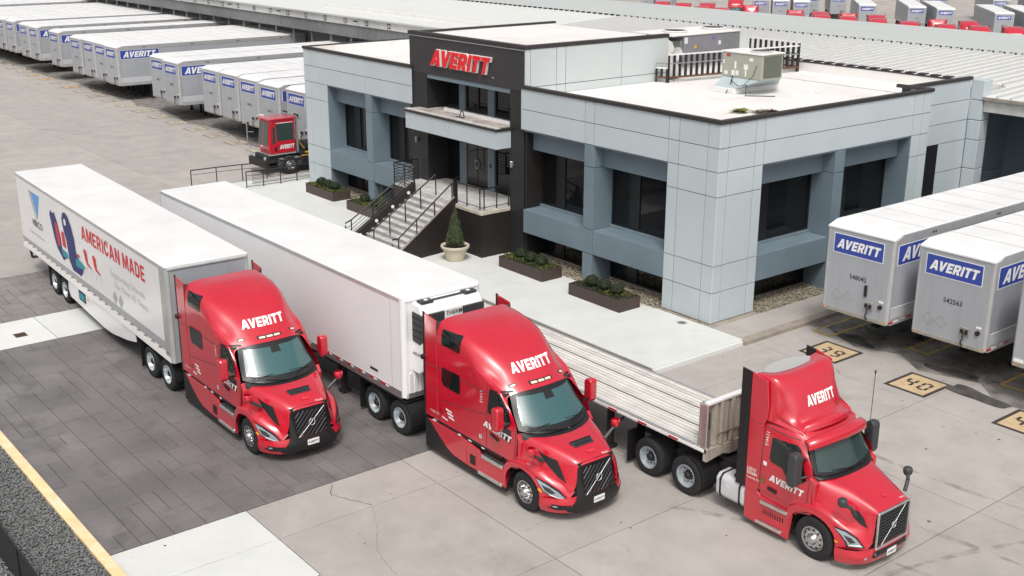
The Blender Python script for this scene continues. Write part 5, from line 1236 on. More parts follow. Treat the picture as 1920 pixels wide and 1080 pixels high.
        def onf(name, pts, m, off, par): 
            v, tr = poly2(pts); dd = Vector((-.25,-s,0)).normalized()
            return obj(name, drape(v, tr, Vector((0,0,0))-dd*3, (1,0,0), (0,0,1), dd, fbv, off, .12), m, par)
        sh_ = .70   # shift because of the slanted throw
        hl2 = [(a-.30, b) for a, b in hl]
        lamp = onf('headlight', hl2, 'lens', .016, t)
        onf('headlight_edge', [(.10,1.09),(.44,1.01),(.74,.86),(.91,.68),(.87,.60),(.70,.62),(.50,.69),(.34,.79)], 'black', .009, lamp)
        onf('headlight_core', [(.30,.94),(.52,.88),(.66,.78),(.56,.74),(.42,.80)], 'grey_dark', .021, lamp)
        onf('running_light', [(.50,.715),(.70,.655),(.86,.645),(.86,.665),(.72,.68),(.52,.745)], 'white', .024, lamp)
        onf('turn_signal', [(.20,.80),(.32,.74),(.34,.79),(.26,.86)], 'amber', .022, lamp)
        def onh(name, pts, m, off, par=t):
            v, tr = poly2(pts); return obj(name, drape(v, tr, (0,s*3,0), (1,0,0), (0,0,1), (0,-s,0), hbv, off, .12), m, par)
        onh('side_vent', [(.20,1.63),(.42,1.56),(.72,1.50),(.86,1.30),(1.03,1.02),(.84,1.12),(.62,1.28),(.40,1.45)], 'black', .008)
        onh('panel_line', [(-.22,1.72),(-.30,1.3),(-.28,1.3),(-.20,1.72)], 'joint', .004)
    # bumper
    B = [
     [(1.30,0,.72),(1.28,.40,.72),(1.20,.70,.70),(1.02,.96,.66),(.78,1.14,.64),(.55,1.225,.62)],
     [(1.34,0,.52),(1.32,.40,.52),(1.24,.72,.50),(1.06,.98,.48),(.80,1.15,.46),(.56,1.23,.44)],
     [(1.30,0,.30),(1.28,.40,.30),(1.20,.70,.29),(1.02,.94,.28),(.78,1.10,.27),(.56,1.18,.27)]]
    bm_ = net(B, 10, 40); bb = bvh_of(bm_); obj('bumper', bm_.mesh(45), 'red', t)
    def onb(name, pts, m, off, par=t):
        v, tr = poly2(pts); return obj(name, drape(v, tr, (3,0,0), (0,1,0), (0,0,1), (-1,0,0), bb, off, .12), m, par)
    onb('bumper_centre', [(-.62,.74),(-.66,.62),(-.80,.44),(-.92,.27),(.92,.27),(.80,.44),(.66,.62),(.62,.74)], 'black', .012)
    for s in (-1,1):
        onb('air_intake', [(s*.72,.38),(s*.78,.50),(s*1.10,.52),(s*1.16,.42),(s*1.06,.37)], 'black', .012)
        for q in range(4): onb('intake_fin', [(s*(.74+.06*q),.40),(s*(.76+.06*q),.48),(s*(.775+.06*q),.48),(s*(.755+.06*q),.40)], 'grey_dark', .02)
        onb('fog_lamp', [(s*1.02,.45),(s*1.05,.49),(s*1.10,.48),(s*1.09,.44)], 'lens', .02)
    pl = obj('licence_plate', MB().box(1.352,1.36,-.17,.17,.44,.60), 'white', t); text_obj('plate_lettering', 'AVERITT', (1.364,0,.49), (0,1,0), (0,0,1), .055, 'black', pl, bold=.02, center=True)
    # grille
    gx = lambda z: 1.335-(z-.72)*.15
    obj('grille_backing', MB().add([(gx(.70)-.06,-.50,.70),(gx(.70)-.06,.50,.70),(gx(1.50)-.07,.48,1.47),(gx(1.50)-.07,-.48,1.47)], [(0,1,2,3)]), 'black', t)
    fr_ = MB()
    def bar(mb, a, b, r, n=6): mb.cyl((gx(a[1])-.01, a[0], a[1]), (gx(b[1])-.01, b[0], b[1]), r, n)
    for s in (-1,1):
        fr_.add([(gx(.62)-.02,s*.44,.62),(gx(.62)-.10,s*.62,.62),(gx(1.45)-.12,s*.56,1.50),(gx(1.45)-.02,s*.50,1.45),(gx(.62)-.1,s*.44,.62),(gx(.62)-.2,s*.64,.62),(gx(1.45)-.2,s*.56,1.52),(gx(1.45)-.12,s*.44,1.45)], [(0,1,2,3),(1,5,6,2),(0,3,7,4)])
    fr_.add([(gx(1.45)-.02,-.50,1.40),(gx(1.45)-.02,.50,1.40),(gx(1.45)-.05,.58,1.52),(gx(1.45)-.03,0,1.54),(gx(1.45)-.05,-.58,1.52)], [(0,1,2,3,4)])
    obj('grille_frame', fr_, 'black', t, bevel=.0)
    for k in range(-6, 13):
        # bars running up to the far side
        pts_ = []; c0 = -.9+.135*k
        for q in range(0, 21):
            yv = -.44+.88*q/20; zv = .66+ (yv-c0)*1.0 - .0
            if .70 <= zv <= 1.40: pts_.append((yv, zv))
        if len(pts_) >= 2: 
            mb = MB(); bar(mb, pts_[0], pts_[-1], .014, 5); obj('grille_slat', mb, 'grey_dark', t)
    mb = MB(); bar(mb, (-.40,.72), (.42,1.40), .007, 6); mb.v = [(p[0]+.02,p[1],p[2]) for p in mb.v]; obj('grille_diagonal', mb, 'silver2', t)
    emblem(t, (gx(1.06)+.03,.01,1.06), (1,0,.15), .085)
    # hood details
    v, tr = poly2([(-.36,.46),(.36,.46),(.34,.60),(-.34,.60)])
    def onhood(name, pts, m, off, par=t):   # pts in (y,x)
        v, tr = poly2([(b, a) for a, b in pts]); return obj(name, drape(v, tr, (0,0,4), (1,0,0), (0,1,0), (0,0,-1), hbv, off, .12), m, par)
    hv = onhood('hood_vent', [(-.34,.60),(.34,.60),(.30,.80),(-.30,.80)], 'grey_dark', .012)
    onhood('vent_lip', [(-.34,.60),(.34,.60),(.33,.64),(-.33,.64)], 'black', .04, hv)
    for k in range(7): onhood('vent_fin', [(-.27+.08*k,.67),(-.21+.08*k,.67),(-.21+.08*k,.77),(-.27+.08*k,.77)], 'black', .02, hv)
    onhood('hood_badge', [(-.13,.98),(.13,.98),(.09,1.05),(-.09,1.05)], 'redprint', .02)
    v, f = text2('VOLVO'); v = [(p[0]*.045, p[1]*.045) for p in v]; obj('hood_lettering', drape(v, f, (1.17,.22,4), (0,1,0), (-1,0,0), (0,0,-1), hbv, .01, .3), 'white', t)
    for s in (-1,1): onhood('panel_line', [(s*.60,.30),(s*.61,.30),(s*.44,1.15),(s*.43,1.15)], 'joint', .002)
    # roof lettering and marker lights
    v, f = logo2(); v = [((p[0]-.5)*1.32, p[1]*.19) for p in v]
    obj('roof_lettering', drape(v, f, (3.0,0.03,3.06), (0,1,0), (0,0,1), (-1,0,0), bv, .010, .15), 'white', t)
    for y_ in (-.22,0,.22): obj('marker_light', drape(*poly2([(y_-.09,2.83),(y_+.09,2.83),(y_+.09,2.87),(y_-.09,2.87)]), (3,0,0), (0,1,0), (0,0,1), (-1,0,0), bv, .02, .2), 'marker', t)
    obj('marker_strip', drape(*poly2([(-.36,2.815),(.36,2.815),(.36,2.885),(-.36,2.885)]), (3,0,0), (0,1,0), (0,0,1), (-1,0,0), bv, .010, .2), 'black', t)
    for s in (-1,1):
        obj('marker_strip', drape(*poly2([(s*.86,2.80),(s*.68,2.84),(s*.68,2.89),(s*.86,2.86)]), (3,0,0), (0,1,0), (0,0,1), (-1,0,0), bv, .010, .2), 'black', t)
        obj('marker_light', drape(*poly2([(s*.84,2.815),(s*.71,2.845),(s*.71,2.878),(s*.84,2.85)]), (3,0,0), (0,1,0), (0,0,1), (-1,0,0), bv, .02, .2), 'marker', t)
    common_chassis(t, 6.2, -7.9)
    obj('back_of_cab', MB().box(-4.0,-3.66,-.9,.9,.9,1.5), 'chassis', t)
    obj('air_lines', MB().tube([(-3.7,.3,1.6),(-4.1,.3,1.3),(-4.4,.25,1.2)], .03).tube([(-3.7,-.3,1.6),(-4.1,-.3,1.3),(-4.4,-.25,1.2)], .03), 'black', t)
    return t
TK2 = sleeper_tractor('red sleeper tractor in the middle, pulling the white refrigerated trailer', (6.10,-12.10,0))
TK1 = dup(TK2, 'red sleeper tractor on the left, pulling the AMERICAN MADE trailer', (-.93,-15.93,0), -.005)
TK1['group'] = TK2['group']

# ------------------------------------------------------------ day cab
def day_cab(label, loc, rz=0.0, group=None):
    t = thing('day_cab_tractor', label, 'truck', loc, rz, group); Wd = 1.17
    R = [
     [(-1.72,0,2.86),(-1.72,.5,2.86),(-1.72,.9,2.84),(-1.72,1.06,2.78),(-1.72,1.14,2.60),(-1.72,Wd,2.2),(-1.72,Wd+.02,1.6),(-1.72,Wd,1.08)],
     [(-1.0,0,2.88),(-1.0,.5,2.88),(-1.0,.88,2.85),(-1.0,1.03,2.78),(-1.0,1.12,2.58),(-1.0,Wd,2.2),(-1.0,Wd+.02,1.6),(-1.0,Wd,1.08)],
     [(-.62,0,2.80),(-.64,.5,2.80),(-.68,.84,2.77),(-.70,.98,2.70),(-.70,1.08,2.50),(-.62,1.14,2.15),(-.60,Wd+.01,1.6),(-.60,Wd,1.08)],
     [(-.34,0,2.62),(-.37,.48,2.62),(-.44,.80,2.58),(-.50,.93,2.52),(-.46,1.0,2.36),(-.24,1.08,2.08),(-.16,1.14,1.6),(-.16,Wd,1.08)]]
    sh = net(R, 24, 46); bv = bvh_of(sh); obj('cab_shell', sh.mesh(50), 'red', t); obj('cab_back', MB().box(-1.76,-1.71,-1.12,1.12,1.05,2.82), 'red', t)
    WR = [[(-.345,0,2.60),(-.375,.48,2.60),(-.445,.80,2.56),(-.50,.94,2.50)],[(-.17,0,2.26),(-.21,.52,2.26),(-.31,.85,2.24),(-.38,.99,2.22)],[(.02,0,1.90),(-.02,.55,1.90),(-.13,.88,1.92),(-.22,1.03,1.96)]]
    wv = net(WR, 12, 24); obj('windscreen_surround', wv.mesh(60), 'frame', t); wbv = bvh_of(wv)
    def onw(name, pts, m, off): v, tr = poly2(pts); return obj(name, drape(v, tr, (2,0,0), (0,1,0), (0,0,1), (-1,0,0), wbv, off, .1).mesh(60), m, t)
    onw('windscreen', [(-.94,2.0),(-.6,1.96),(0,1.95),(.6,1.96),(.94,2.0),(.84,2.50),(.5,2.55),(0,2.56),(-.5,2.55),(-.84,2.50)], 'ws2', .012)
    cwl = net([[(.02,0,1.88),(-.02,.55,1.88),(-.13,.88,1.90),(-.24,1.05,1.92)],[(.14,0,1.86),(.09,.55,1.86),(-.03,.86,1.86),(-.12,.98,1.84)]], 3, 16); obj('cowl', cwl.mesh(60), 'black', t)
    for s in (1,-1): obj('wiper', MB().tube([(.06,.1*s+.2,1.93),(-.06,.7*s+.1,2.0)], .012), 'black', t)
    # sun visor
    vz = net([[(-.36,0,2.80),(-.39,.5,2.79),(-.46,.85,2.74),(-.55,1.04,2.66)],[(-.20,0,2.74),(-.23,.5,2.73),(-.32,.86,2.68),(-.44,1.06,2.60)],[(-.16,0,2.60),(-.19,.5,2.59),(-.28,.86,2.54),(-.41,1.07,2.47)]], 8, 24)
    o = obj('sun_visor', vz.mesh(60), 'red', t); sm = o.modifiers.new('thickness', 'SOLIDIFY'); sm.thickness = .02
    vb = bvh_of(vz)
    for y_ in (-.66,-.1,.1,.3,.7): obj('visor_light', drape(*poly2([(y_-.05,2.555),(y_+.05,2.555),(y_+.05,2.59),(y_-.05,2.59)]), (3,0,0), (0,1,0), (0,0,1), (-1,0,0), vb, .012, .2), 'marker', t)
    # roof fairing dome
    D = [
     [(-1.98,0,3.74),(-1.98,.5,3.76),(-1.98,.95,3.84),(-1.98,1.10,3.82),(-1.98,1.14,3.5),(-1.98,1.15,3.1),(-1.98,1.15,2.86)],
     [(-1.50,0,3.84),(-1.50,.5,3.85),(-1.50,.90,3.85),(-1.50,1.04,3.76),(-1.50,1.09,3.38),(-1.50,1.12,3.0),(-1.50,1.13,2.84)],
     [(-1.20,0,3.58),(-1.21,.52,3.57),(-1.23,.78,3.53),(-1.25,.90,3.42),(-1.24,.97,3.14),(-1.20,1.02,2.92),(-1.18,1.09,2.82)],
     [(-.97,0,3.26),(-.99,.48,3.24),(-1.02,.72,3.20),(-1.04,.82,3.11),(-1.02,.89,2.97),(-.95,.98,2.86),(-.92,1.04,2.78)],
     [(-.80,0,3.00),(-.82,.42,2.98),(-.87,.64,2.94),(-.90,.76,2.90),(-.84,.86,2.86),(-.74,.94,2.80),(-.72,.98,2.74)],
     [(-.58,0,2.98),(-.61,.42,2.96),(-.68,.66,2.92),(-.74,.80,2.87),(-.70,.88,2.80),(-.64,.93,2.75),(-.62,.95,2.72)],
     [(-.50,0,2.84),(-.53,.42,2.83),(-.60,.66,2.80),(-.67,.80,2.77),(-.66,.88,2.74),(-.63,.92,2.72),(-.62,.93,2.71)]]
    dm = net(D, 40, 44); obj('roof_fairing', dm.mesh(40), 'red', t); dbv = bvh_of(dm)
    v, f = logo2(); v = [((p[0]-.5)*1.02, p[1]*.21) for p in v]
    obj('roof_lettering', drape(v, f, (3.0,.05,3.20), (0,1,0), (0,0,1), (-1,0,0), dbv, .012, .15), 'white', t)
    bw = MB().lathe([(0,3.805),(.5,3.81),(.78,3.82),(.80,3.80)], n=30); bw.v = [(p[0]*.40-1.92, p[1]*1.08, p[2]) for p in bw.v]; obj('fairing_top_recess', bw.mesh(40), mat('grey_roof_plate', (.40,.39,.375), .6), t)
    for s in (-1,1):
        def pan(name, pts, m, off=.006, par=t): return obj(name, panel_on(bv, pts, s, off+.004, .10), m, par)
        pan('door_window', [(-1.34,2.50),(-1.36,1.98),(-1.30,1.90),(-.98,1.86),(-.90,1.74),(-.42,1.70),(-.34,1.78),(-.48,2.18),(-.60,2.44),(-.70,2.52)], 'sglass')
        for pts in ([(-1.58,2.70),(-1.62,1.12),(-1.60,1.12),(-1.56,2.70)], [(-.26,1.95),(-.28,1.10),(-.26,1.10),(-.24,1.95)], [(-1.56,2.70),(-.66,2.64),(-.66,2.625),(-1.56,2.68)]): pan('panel_line', pts, 'joint', .003)
        pan('door_handle', [(-1.36,1.27),(-1.36,1.18),(-1.10,1.14),(-1.10,1.24)], 'black', .02); pan('door_sticker', [(-1.52,1.86),(-1.52,1.76),(-1.42,1.75),(-1.42,1.85)], 'white', .007)
        pan('permit_sticker', [(-1.56,1.42),(-1.56,1.30),(-1.46,1.29),(-1.46,1.41)], 'leafy', .007)
        v, f = logo2(); v = [(p[0]*.98, p[1]*.17-p[0]*.06*(1 if s < 0 else 0)) for p in v]
        obj('door_lettering', drape(v, f, (-1.33 if s < 0 else -.4,s*3,1.43), (-s,0,0), (0,0,1), (0,-s,0), bv, .009, .3), 'white', t)
        v, f = text2('113415'); v = [(p[0]*.085, p[1]*.085) for p in v]
        obj('unit_number', drape(v, f, (-1.52,s*3,2.58), (0,0,-1), (1,0,0) if s < 0 else (-1,0,0), (0,-s,0), bv, .012, .3), 'white', t)
        y0, y1 = min(s*1.14,s*1.18), max(s*1.14,s*1.18)
        obj('side_fairing', MB().prism([(-2.03,.98),(-1.66,.98),(-1.60,2.74),(-1.52,2.9),(-1.50,3.2),(-1.58,3.80),(-1.8,3.84),(-2.03,3.90)], 'y', y0, y1), 'red', t, bevel=.01)
        obj('fairing_extender', MB().prism([(-2.32,.98),(-2.034,.98),(-2.034,3.885),(-2.32,3.92)], 'y', y0, y1), 'black', t); obj('fairing_joint', MB().box(-2.03,-1.62,s*1.181,s*1.183,2.72,2.735), 'joint', t)
        if s < 0:
            for q, tx in enumerate(('USDOT','036684','Cookeville, TN')):
                v, f = text2(tx, .01); k = (.085,.085,.05)[q]; obj('permit_lettering', flat([(p[0]*k*.85, p[1]*k) for p in v], f, (-1.99,-1.186,1.46-.10*q), (1,0,0), (0,0,1)), 'white', t)
        obj('crease', MB().add([(-1.60,s*1.13,3.12),(-1.2,s*1.06,2.98),(-.78,s*.96,2.84),(-.78,s*.93,2.80),(-1.2,s*1.03,2.90),(-1.6,s*1.12,3.04)], [(0,1,4,5),(1,2,3,4)]), 'red', t)
        # mirrors
        mr = obj('mirror', MB().prism([(-.56,1.72),(-.40,1.70),(-.34,1.80),(-.34,2.44),(-.40,2.52),(-.56,2.50),(-.60,2.42),(-.60,1.80)], 'y', min(s*1.30,s*1.56), max(s*1.30,s*1.56)), 'grey_dark', t, bevel=.045, seg=3)
        obj('mirror_glass', MB().box(-.61,-.602,s*1.33,s*1.53,1.86,2.44), 'glass', mr); obj('mirror_arm', MB().tube([(-.40,s*1.12,2.3),(-.46,s*1.34,2.3)], .035).tube([(-.34,s*1.14,1.9),(-.44,s*1.34,1.85)], .035), 'black', t)
        obj('hood_mirror_arm', MB().tube([(.86,s*.92,1.36),(.82,s*1.06,1.58),(.74,s*1.18,1.66)], .045, 8), 'grey_dark', t, smooth=50)
        hm = MB().lathe([(0,-.10),(.08,-.09),(.11,-.02),(.105,.06),(.08,.09),(0,.09)], n=14); hm.v = [(p[0]+.70, p[1]+s*1.22, p[2]+1.72) for p in hm.v]; obj('hood_mirror', hm.mesh(60), 'grey_dark', t)
        # steps
        yy = (min(s*1.13,s*1.17), max(s*1.13,s*1.17))
        obj('step_fairing', MB().prism([(-2.02,.98),(-2.02,.20),(-1.60,.16),(-.70,.14),(-.66,.50),(-.62,.80),(-.70,.86),(-1.56,.92),(-1.68,1.02)], 'y', *yy), 'red', t, bevel=.012)
        for z, a, b in ((.84,-1.52,-.74),(.30,-1.62,-.86)):
            sp = obj('step', MB().box(a,b,s*1.02,s*1.24,z-.07,z), 'alu', t, bevel=.01); g_ = MB()
            for c in range(2): g_.box(a+.02,b-.02,s*(1.09+.07*c),s*(1.105+.07*c),z,z+.005)
            obj('step_groove', g_, 'black', sp)
        for c in range(9): obj('step_perforation', MB().box(-1.45+.07*c,-1.42+.07*c,s*1.172,s*1.174,.50,.62), 'black', t)
        # tank
        tk = MB().prism([(s*(.62),.38),(s*1.06,.36),(s*1.15,.46),(s*1.16,.86),(s*1.06,.98),(s*.66,.99)], 'x', -2.95, -2.06)
        obj('fuel_tank', tk, 'tank', t, bevel=.05, seg=3)
        for xx in (-2.80,-2.20): obj('tank_strap', MB().prism([(s*(.61),.36),(s*1.07,.345),(s*1.165,.45),(s*1.175,.87),(s*1.07,.995),(s*.65,1.005)], 'x', xx-.035, xx+.035), 'black', t, bevel=.02)
        obj('tank_cap', MB().cyl((-2.45,s*.95,.98),(-2.45,s*.98,1.05),.07,12), 'black', t); obj('tank_label', MB().box(-2.62,-2.50,s*1.162,s*1.166,.72,.80), 'screenw', t)
        obj('grab_plate', MB().box(-1.98,-1.80,s*1.0,s*1.16,1.0,1.02), 'screenw', t)
    for s in (-1,1): obj('cowl_side', MB().prism([(-.60,.88),(-.14,1.0),(-.10,1.3),(-.08,1.80),(-.26,1.9),(-.60,1.6)], 'y', min(s*1.0,s*1.135), max(s*1.0,s*1.135)), 'red', t, bevel=.01); obj('rocker_panel', MB().box(-1.62,-.55,s*1.05,s*1.13,.84,1.12), 'red', t)
    # hood
    H = [
     [(.12,0,1.86),(.08,.40,1.86),(.0,.66,1.85),(-.10,.84,1.84),(-.16,.98,1.76),(-.20,1.06,1.55),(-.22,1.14,1.25),(-.22,1.17,1.10)],
     [(.45,0,1.76),(.44,.38,1.76),(.40,.62,1.75),(.34,.76,1.70),(.30,.87,1.58),(.26,.96,1.38),(.20,1.04,1.22),(.18,1.06,1.14)],
     [(.85,0,1.62),(.84,.36,1.62),(.81,.58,1.60),(.77,.68,1.53),(.74,.76,1.38),(.70,.84,1.20),(.66,.90,1.10),(.64,.93,1.06)],
     [(1.14,0,1.50),(1.13,.36,1.50),(1.10,.55,1.48),(1.07,.62,1.40),(1.06,.66,1.22),(1.05,.72,1.02),(1.0,.80,.90),(.96,.86,.86)],
     [(1.215,0,1.46),(1.205,.36,1.46),(1.19,.56,1.44),(1.18,.61,1.34),(1.185,.63,1.10),(1.19,.66,.88),(1.17,.70,.70),(1.14,.76,.60)]]
    hd = net(H, 30, 50); hbv = bvh_of(hd); obj('hood', hd.mesh(40), 'red', t)
    for s in (-1,1):
        Fd = [
         [(-.70,1.17,.40),(-.76,1.17,.42),(-.76,1.10,.44),(-.74,1.0,.44)],
         [(-.68,1.19,.70),(-.78,1.18,.84),(-.76,1.12,.96),(-.70,1.03,1.0)],
         [(-.50,1.20,.97),(-.58,1.19,1.12),(-.54,1.12,1.20),(-.50,1.02,1.22)],
         [(-.10,1.21,1.11),(-.12,1.19,1.25),(-.08,1.10,1.33),(-.06,.98,1.34)],
         [(.28,1.21,1.05),(.36,1.17,1.20),(.38,1.05,1.26),(.36,.92,1.28)],
         [(.52,1.20,.86),(.68,1.10,1.02),(.72,.98,1.08),(.70,.84,1.12)],
         [(.58,1.19,.68),(.92,.98,.86),(.98,.84,.94),(.98,.74,1.0)],
         [(.58,1.18,.56),(1.10,.86,.60),(1.16,.72,.66),(1.17,.62,.74)]]
        fd = net([ys(r, s) for r in Fd], 36, 14, mirror=False, flip=(s < 0)); obj('fender', fixn(fd.mesh(45)), 'red', t); fbv = bvh_of(fd, hd)
        obj('wheel_well', MB().add([(.60*math.cos(a),s*yy_,.5+.60*math.sin(a)) for yy_ in (.55,1.18) for a in np.linspace(-.1,PI+.1,14)], [(k,k+1,k+15,k+14) for k in range(13)]), 'black', t)
        def onf(name, pts, m, off, par):
            v, tr = poly2(pts); dd = Vector((-.30,-s,0)).normalized()
            return obj(name, drape(v, tr, Vector((0,0,0))-dd*3, (1,0,0), (0,0,1), dd, fbv, off, .12), m, par)
        lamp = onf('headlight', [(.18,1.02),(.42,.98),(.66,.86),(.84,.66),(.52,.64),(.48,.74),(.34,.90)], 'lens', .016, t)
        onf('headlight_edge', [(.14,1.05),(.44,1.01),(.69,.88),(.88,.64),(.48,.61),(.44,.74),(.31,.89)], 'black', .009, lamp); onf('headlight_core', [(.40,.90),(.56,.86),(.68,.76),(.56,.72),(.50,.78)], 'grey_dark', .021, lamp)
        onf('running_light', [(.52,.66),(.82,.68),(.78,.72),(.55,.69)], 'white', .024, lamp)
        v, tr = poly2([(.16,.70),(.34,.66),(.34,.70),(.17,.745)]); onf('turn_signal', [(.12,.735),(.28,.68),(.29,.72),(.13,.78)], 'amber', .018, t)
        def onh(name, pts, m, off, par=t): v, tr = poly2(pts); return obj(name, drape(v, tr, (0,s*3,0), (1,0,0), (0,0,1), (0,-s,0), hbv, off, .12), m, par)
        onh('side_vent', [(.60,1.42),(.82,1.38),(.94,1.26),(1.06,1.06),(.90,1.12),(.74,1.24)], 'black', .008); onh('panel_line', [(-.12,1.74),(-.16,1.3),(-.14,1.3),(-.10,1.74)], 'joint', .004)
    B = [
     [(1.20,0,.60),(1.19,.40,.60),(1.15,.74,.59),(1.02,.98,.58),(.80,1.12,.57),(.58,1.18,.56)],
     [(1.24,0,.42),(1.23,.40,.42),(1.18,.76,.41),(1.05,1.0,.40),(.82,1.13,.40),(.59,1.19,.40)],
     [(1.20,0,.24),(1.19,.40,.24),(1.14,.74,.24),(1.0,.96,.23),(.79,1.09,.22),(.60,1.16,.22)]]
    bm_ = net(B, 10, 40); bb = bvh_of(bm_); obj('bumper', bm_.mesh(45), 'red', t)
    def onb(name, pts, m, off, par=t): v, tr = poly2(pts); return obj(name, drape(v, tr, (3,0,0), (0,1,0), (0,0,1), (-1,0,0), bb, off, .12), m, par)
    onb('bumper_slot', [(-.66,.40),(-.60,.50),(.60,.50),(.66,.40),(.6,.34),(-.6,.34)], 'black', .010)
    onb('slot_trim', [(-.56,.375),(.56,.375),(.56,.39),(-.56,.39)], 'chrome', .016); 
    for s in (-1,1): onb('fog_lamp', [(s*(.84+.035*math.cos(2*PI*k/12)), .40+.035*math.sin(2*PI*k/12)) for k in range(12)], 'lens', .016); onb('tow_eye', [(s*.60,.42),(s*.56,.42),(s*.56,.48),(s*.60,.48)], 'chrome', .02)
    pl = obj('licence_plate', MB().box(1.255,1.262,-.17,.17,.28,.44), 'white', t); text_obj('plate_lettering', 'AVERITT', (1.266,0,.33), (0,1,0), (0,0,1), .055, 'black', pl, bold=.02, center=True)
    # grille
    gx = lambda z: 1.245-(z-.55)*.03
    obj('grille_backing', MB().box(1.17,1.19,-.56,.56,.58,1.40), 'black', t)
    g = MB()
    for s in (-1,1): g.box(1.19,1.245,s*.56,s*.60,.58,1.42)
    g.box(1.19,1.24,-.60,.60,1.40,1.45); g.box(1.20,1.25,-.60,.60,.55,.60); obj('grille_frame', g, 'alu', t, bevel=.012)
    for k in range(10):
        z = .64+.078*k; m_ = MB()
        for q in range(12): m_.box(1.20,1.225,-.545+.091*q,-.545+.091*q+.075,z+(.012 if q%2 else 0),z+.022+(.012 if q%2 else 0))
        obj('grille_slat', m_, 'grey_dark', t)
    obj('grille_diagonal', MB().cyl((1.235,-.40,.62),(1.235,.40,1.39),.008,6), 'silver2', t); emblem(t, (1.245,0,1.005), (1,0,0), .075)
    def onhood(name, pts, m, off, par=t): v, tr = poly2([(b, a) for a, b in pts]); return obj(name, drape(v, tr, (0,0,4), (1,0,0), (0,1,0), (0,0,-1), hbv, off, .12), m, par)
    onhood('hood_badge', [(-.07,.92),(.07,.92),(.05,.98),(-.02,.95),(-.06,.99)], 'redprint', .016)
    for s in (-1,1): onhood('panel_line', [(s*.60,.1),(s*.612,.1),(s*.50,1.14),(s*.49,1.14)], 'joint', .002)
    v, f = text2('VOLVO'); v = [(p[0]*.04, p[1]*.04) for p in v]; obj('hood_lettering', drape(v, f, (1.14,.30,4), (0,1,0), (-1,0,0), (0,0,-1), hbv, .01, .3), 'white', t)
    obj('antenna', MB().cyl((-.45,1.28,2.45),(-.47,1.32,3.75),.008,5), 'black', t); obj('antenna_tip', MB().cyl((-.47,1.32,3.72),(-.47,1.32,3.80),.02,6), 'black', t)
    common_chassis(t, 4.55, -6.2)
    obj('deck_plate', MB().box(-3.3,-2.3,-.5,.5,.98,1.02), 'chassis', t); obj('air_lines', MB().tube([(-1.8,.3,1.8),(-2.4,.2,1.4),(-3.1,.2,1.3)], .03), 'black', t)
    return t
M['ws2'] = mat('clear_windscreen', (0.03,0.055,0.05), 0.03, spec=0.8, coat=0.4)
TK3 = day_cab('red day cab tractor on the right with tall roof fairing, pulling the flatbed', (11.82,-8.42,0))
# ============================================================ painted number pads
def digits(s, x, y, par, h=.62, m='padblack'):
    """stencilled digits, read from the south"""
    SEG = {'0':'abcdef','1':'bc','2':'abged','3':'abgcd','4':'fgbc','5':'afgcd','6':'afgedc','7':'abc','8':'abcdefg','9':'abcdfg'}
    mb = MB(); w_, th = h*.54, h*.15; n = len(s)
    for i, ch in enumerate(s):
        ox = x+(i-(n-1)/2)*w_*1.45-w_/2; oy = y-h/2
        R_ = {'a':(ox+th,ox+w_-th,oy+h-th,oy+h),'b':(ox+w_-th,ox+w_,oy+h/2+th*.3,oy+h-th*.6),'c':(ox+w_-th,ox+w_,oy+th*.6,oy+h/2-th*.3),'d':(ox+th,ox+w_-th,oy,oy+th),
              'e':(ox,ox+th,oy+th*.6,oy+h/2-th*.3),'f':(ox,ox+th,oy+h/2+th*.3,oy+h-th*.6),'g':(ox+th*.7,ox+w_-th*.7,oy+h/2-th/2,oy+h/2+th/2)}
        for c in SEG[ch]:
            a = R_[c]; mb.add([(a[0],a[2],.012),(a[1],a[2],.012),(a[1],a[3],.012),(a[0],a[3],.012)], [(0,1,2,3)])
    return obj('pad_number', mb, m, par)
def pad(x0, x1, y0, y1, num, m, label, border=.12):
    t = thing('painted_number_pad', label, 'ground marking', (0,0,0), 0, 'painted dock number pads')
    q = lambda a,b,c,d,z: MB().add([(a,c,z),(b,c,z),(b,d,z),(a,d,z)], [(0,1,2,3)])
    obj('pad_border', q(x0,x1,y0,y1,.006), 'padblack', t); obj('pad_field', q(x0+border,x1-border,y0+border,y1-border,.009), m, t)
    digits(num, (x0+x1)/2, (y0+y1)/2, t, h=(y1-y0)*.42, m='padblack' if m == 'tan' else 'stain'); return t
M['stain'] = mat('faded_black_paint', (.16,.13,.10), .9, var=.5, scale=8)
pad(3.30, 4.80, .70, 2.25, '39', 'tan', 'tan painted pad numbered 39, partly behind the roof fairing of the right tractor')
pad(6.74, 8.17, .50, 2.05, '40', 'tan', 'tan painted pad numbered 40 in front of trailer 542563')
pad(10.38, 11.85, .42, 1.98, '41', 'tan', 'tan painted pad numbered 41 cut off by the right edge')
ORD = 'first second third fourth fifth sixth seventh eighth ninth tenth eleventh twelfth thirteenth fourteenth fifteenth sixteenth seventeenth eighteenth nineteenth twentieth twenty-first twenty-second twenty-third'.split()
x = -39.0; n = 37
while x > -104:
    pad(x-.70, x+.70, 1.66-.0*n, 3.0, str(max(n,1)), 'tan2' if n not in (26,24,23) else 'tan', 'worn painted number pad %s from the yard tractor in the left row' % ORD[37-n], .07); x -= 3.12; n -= 1
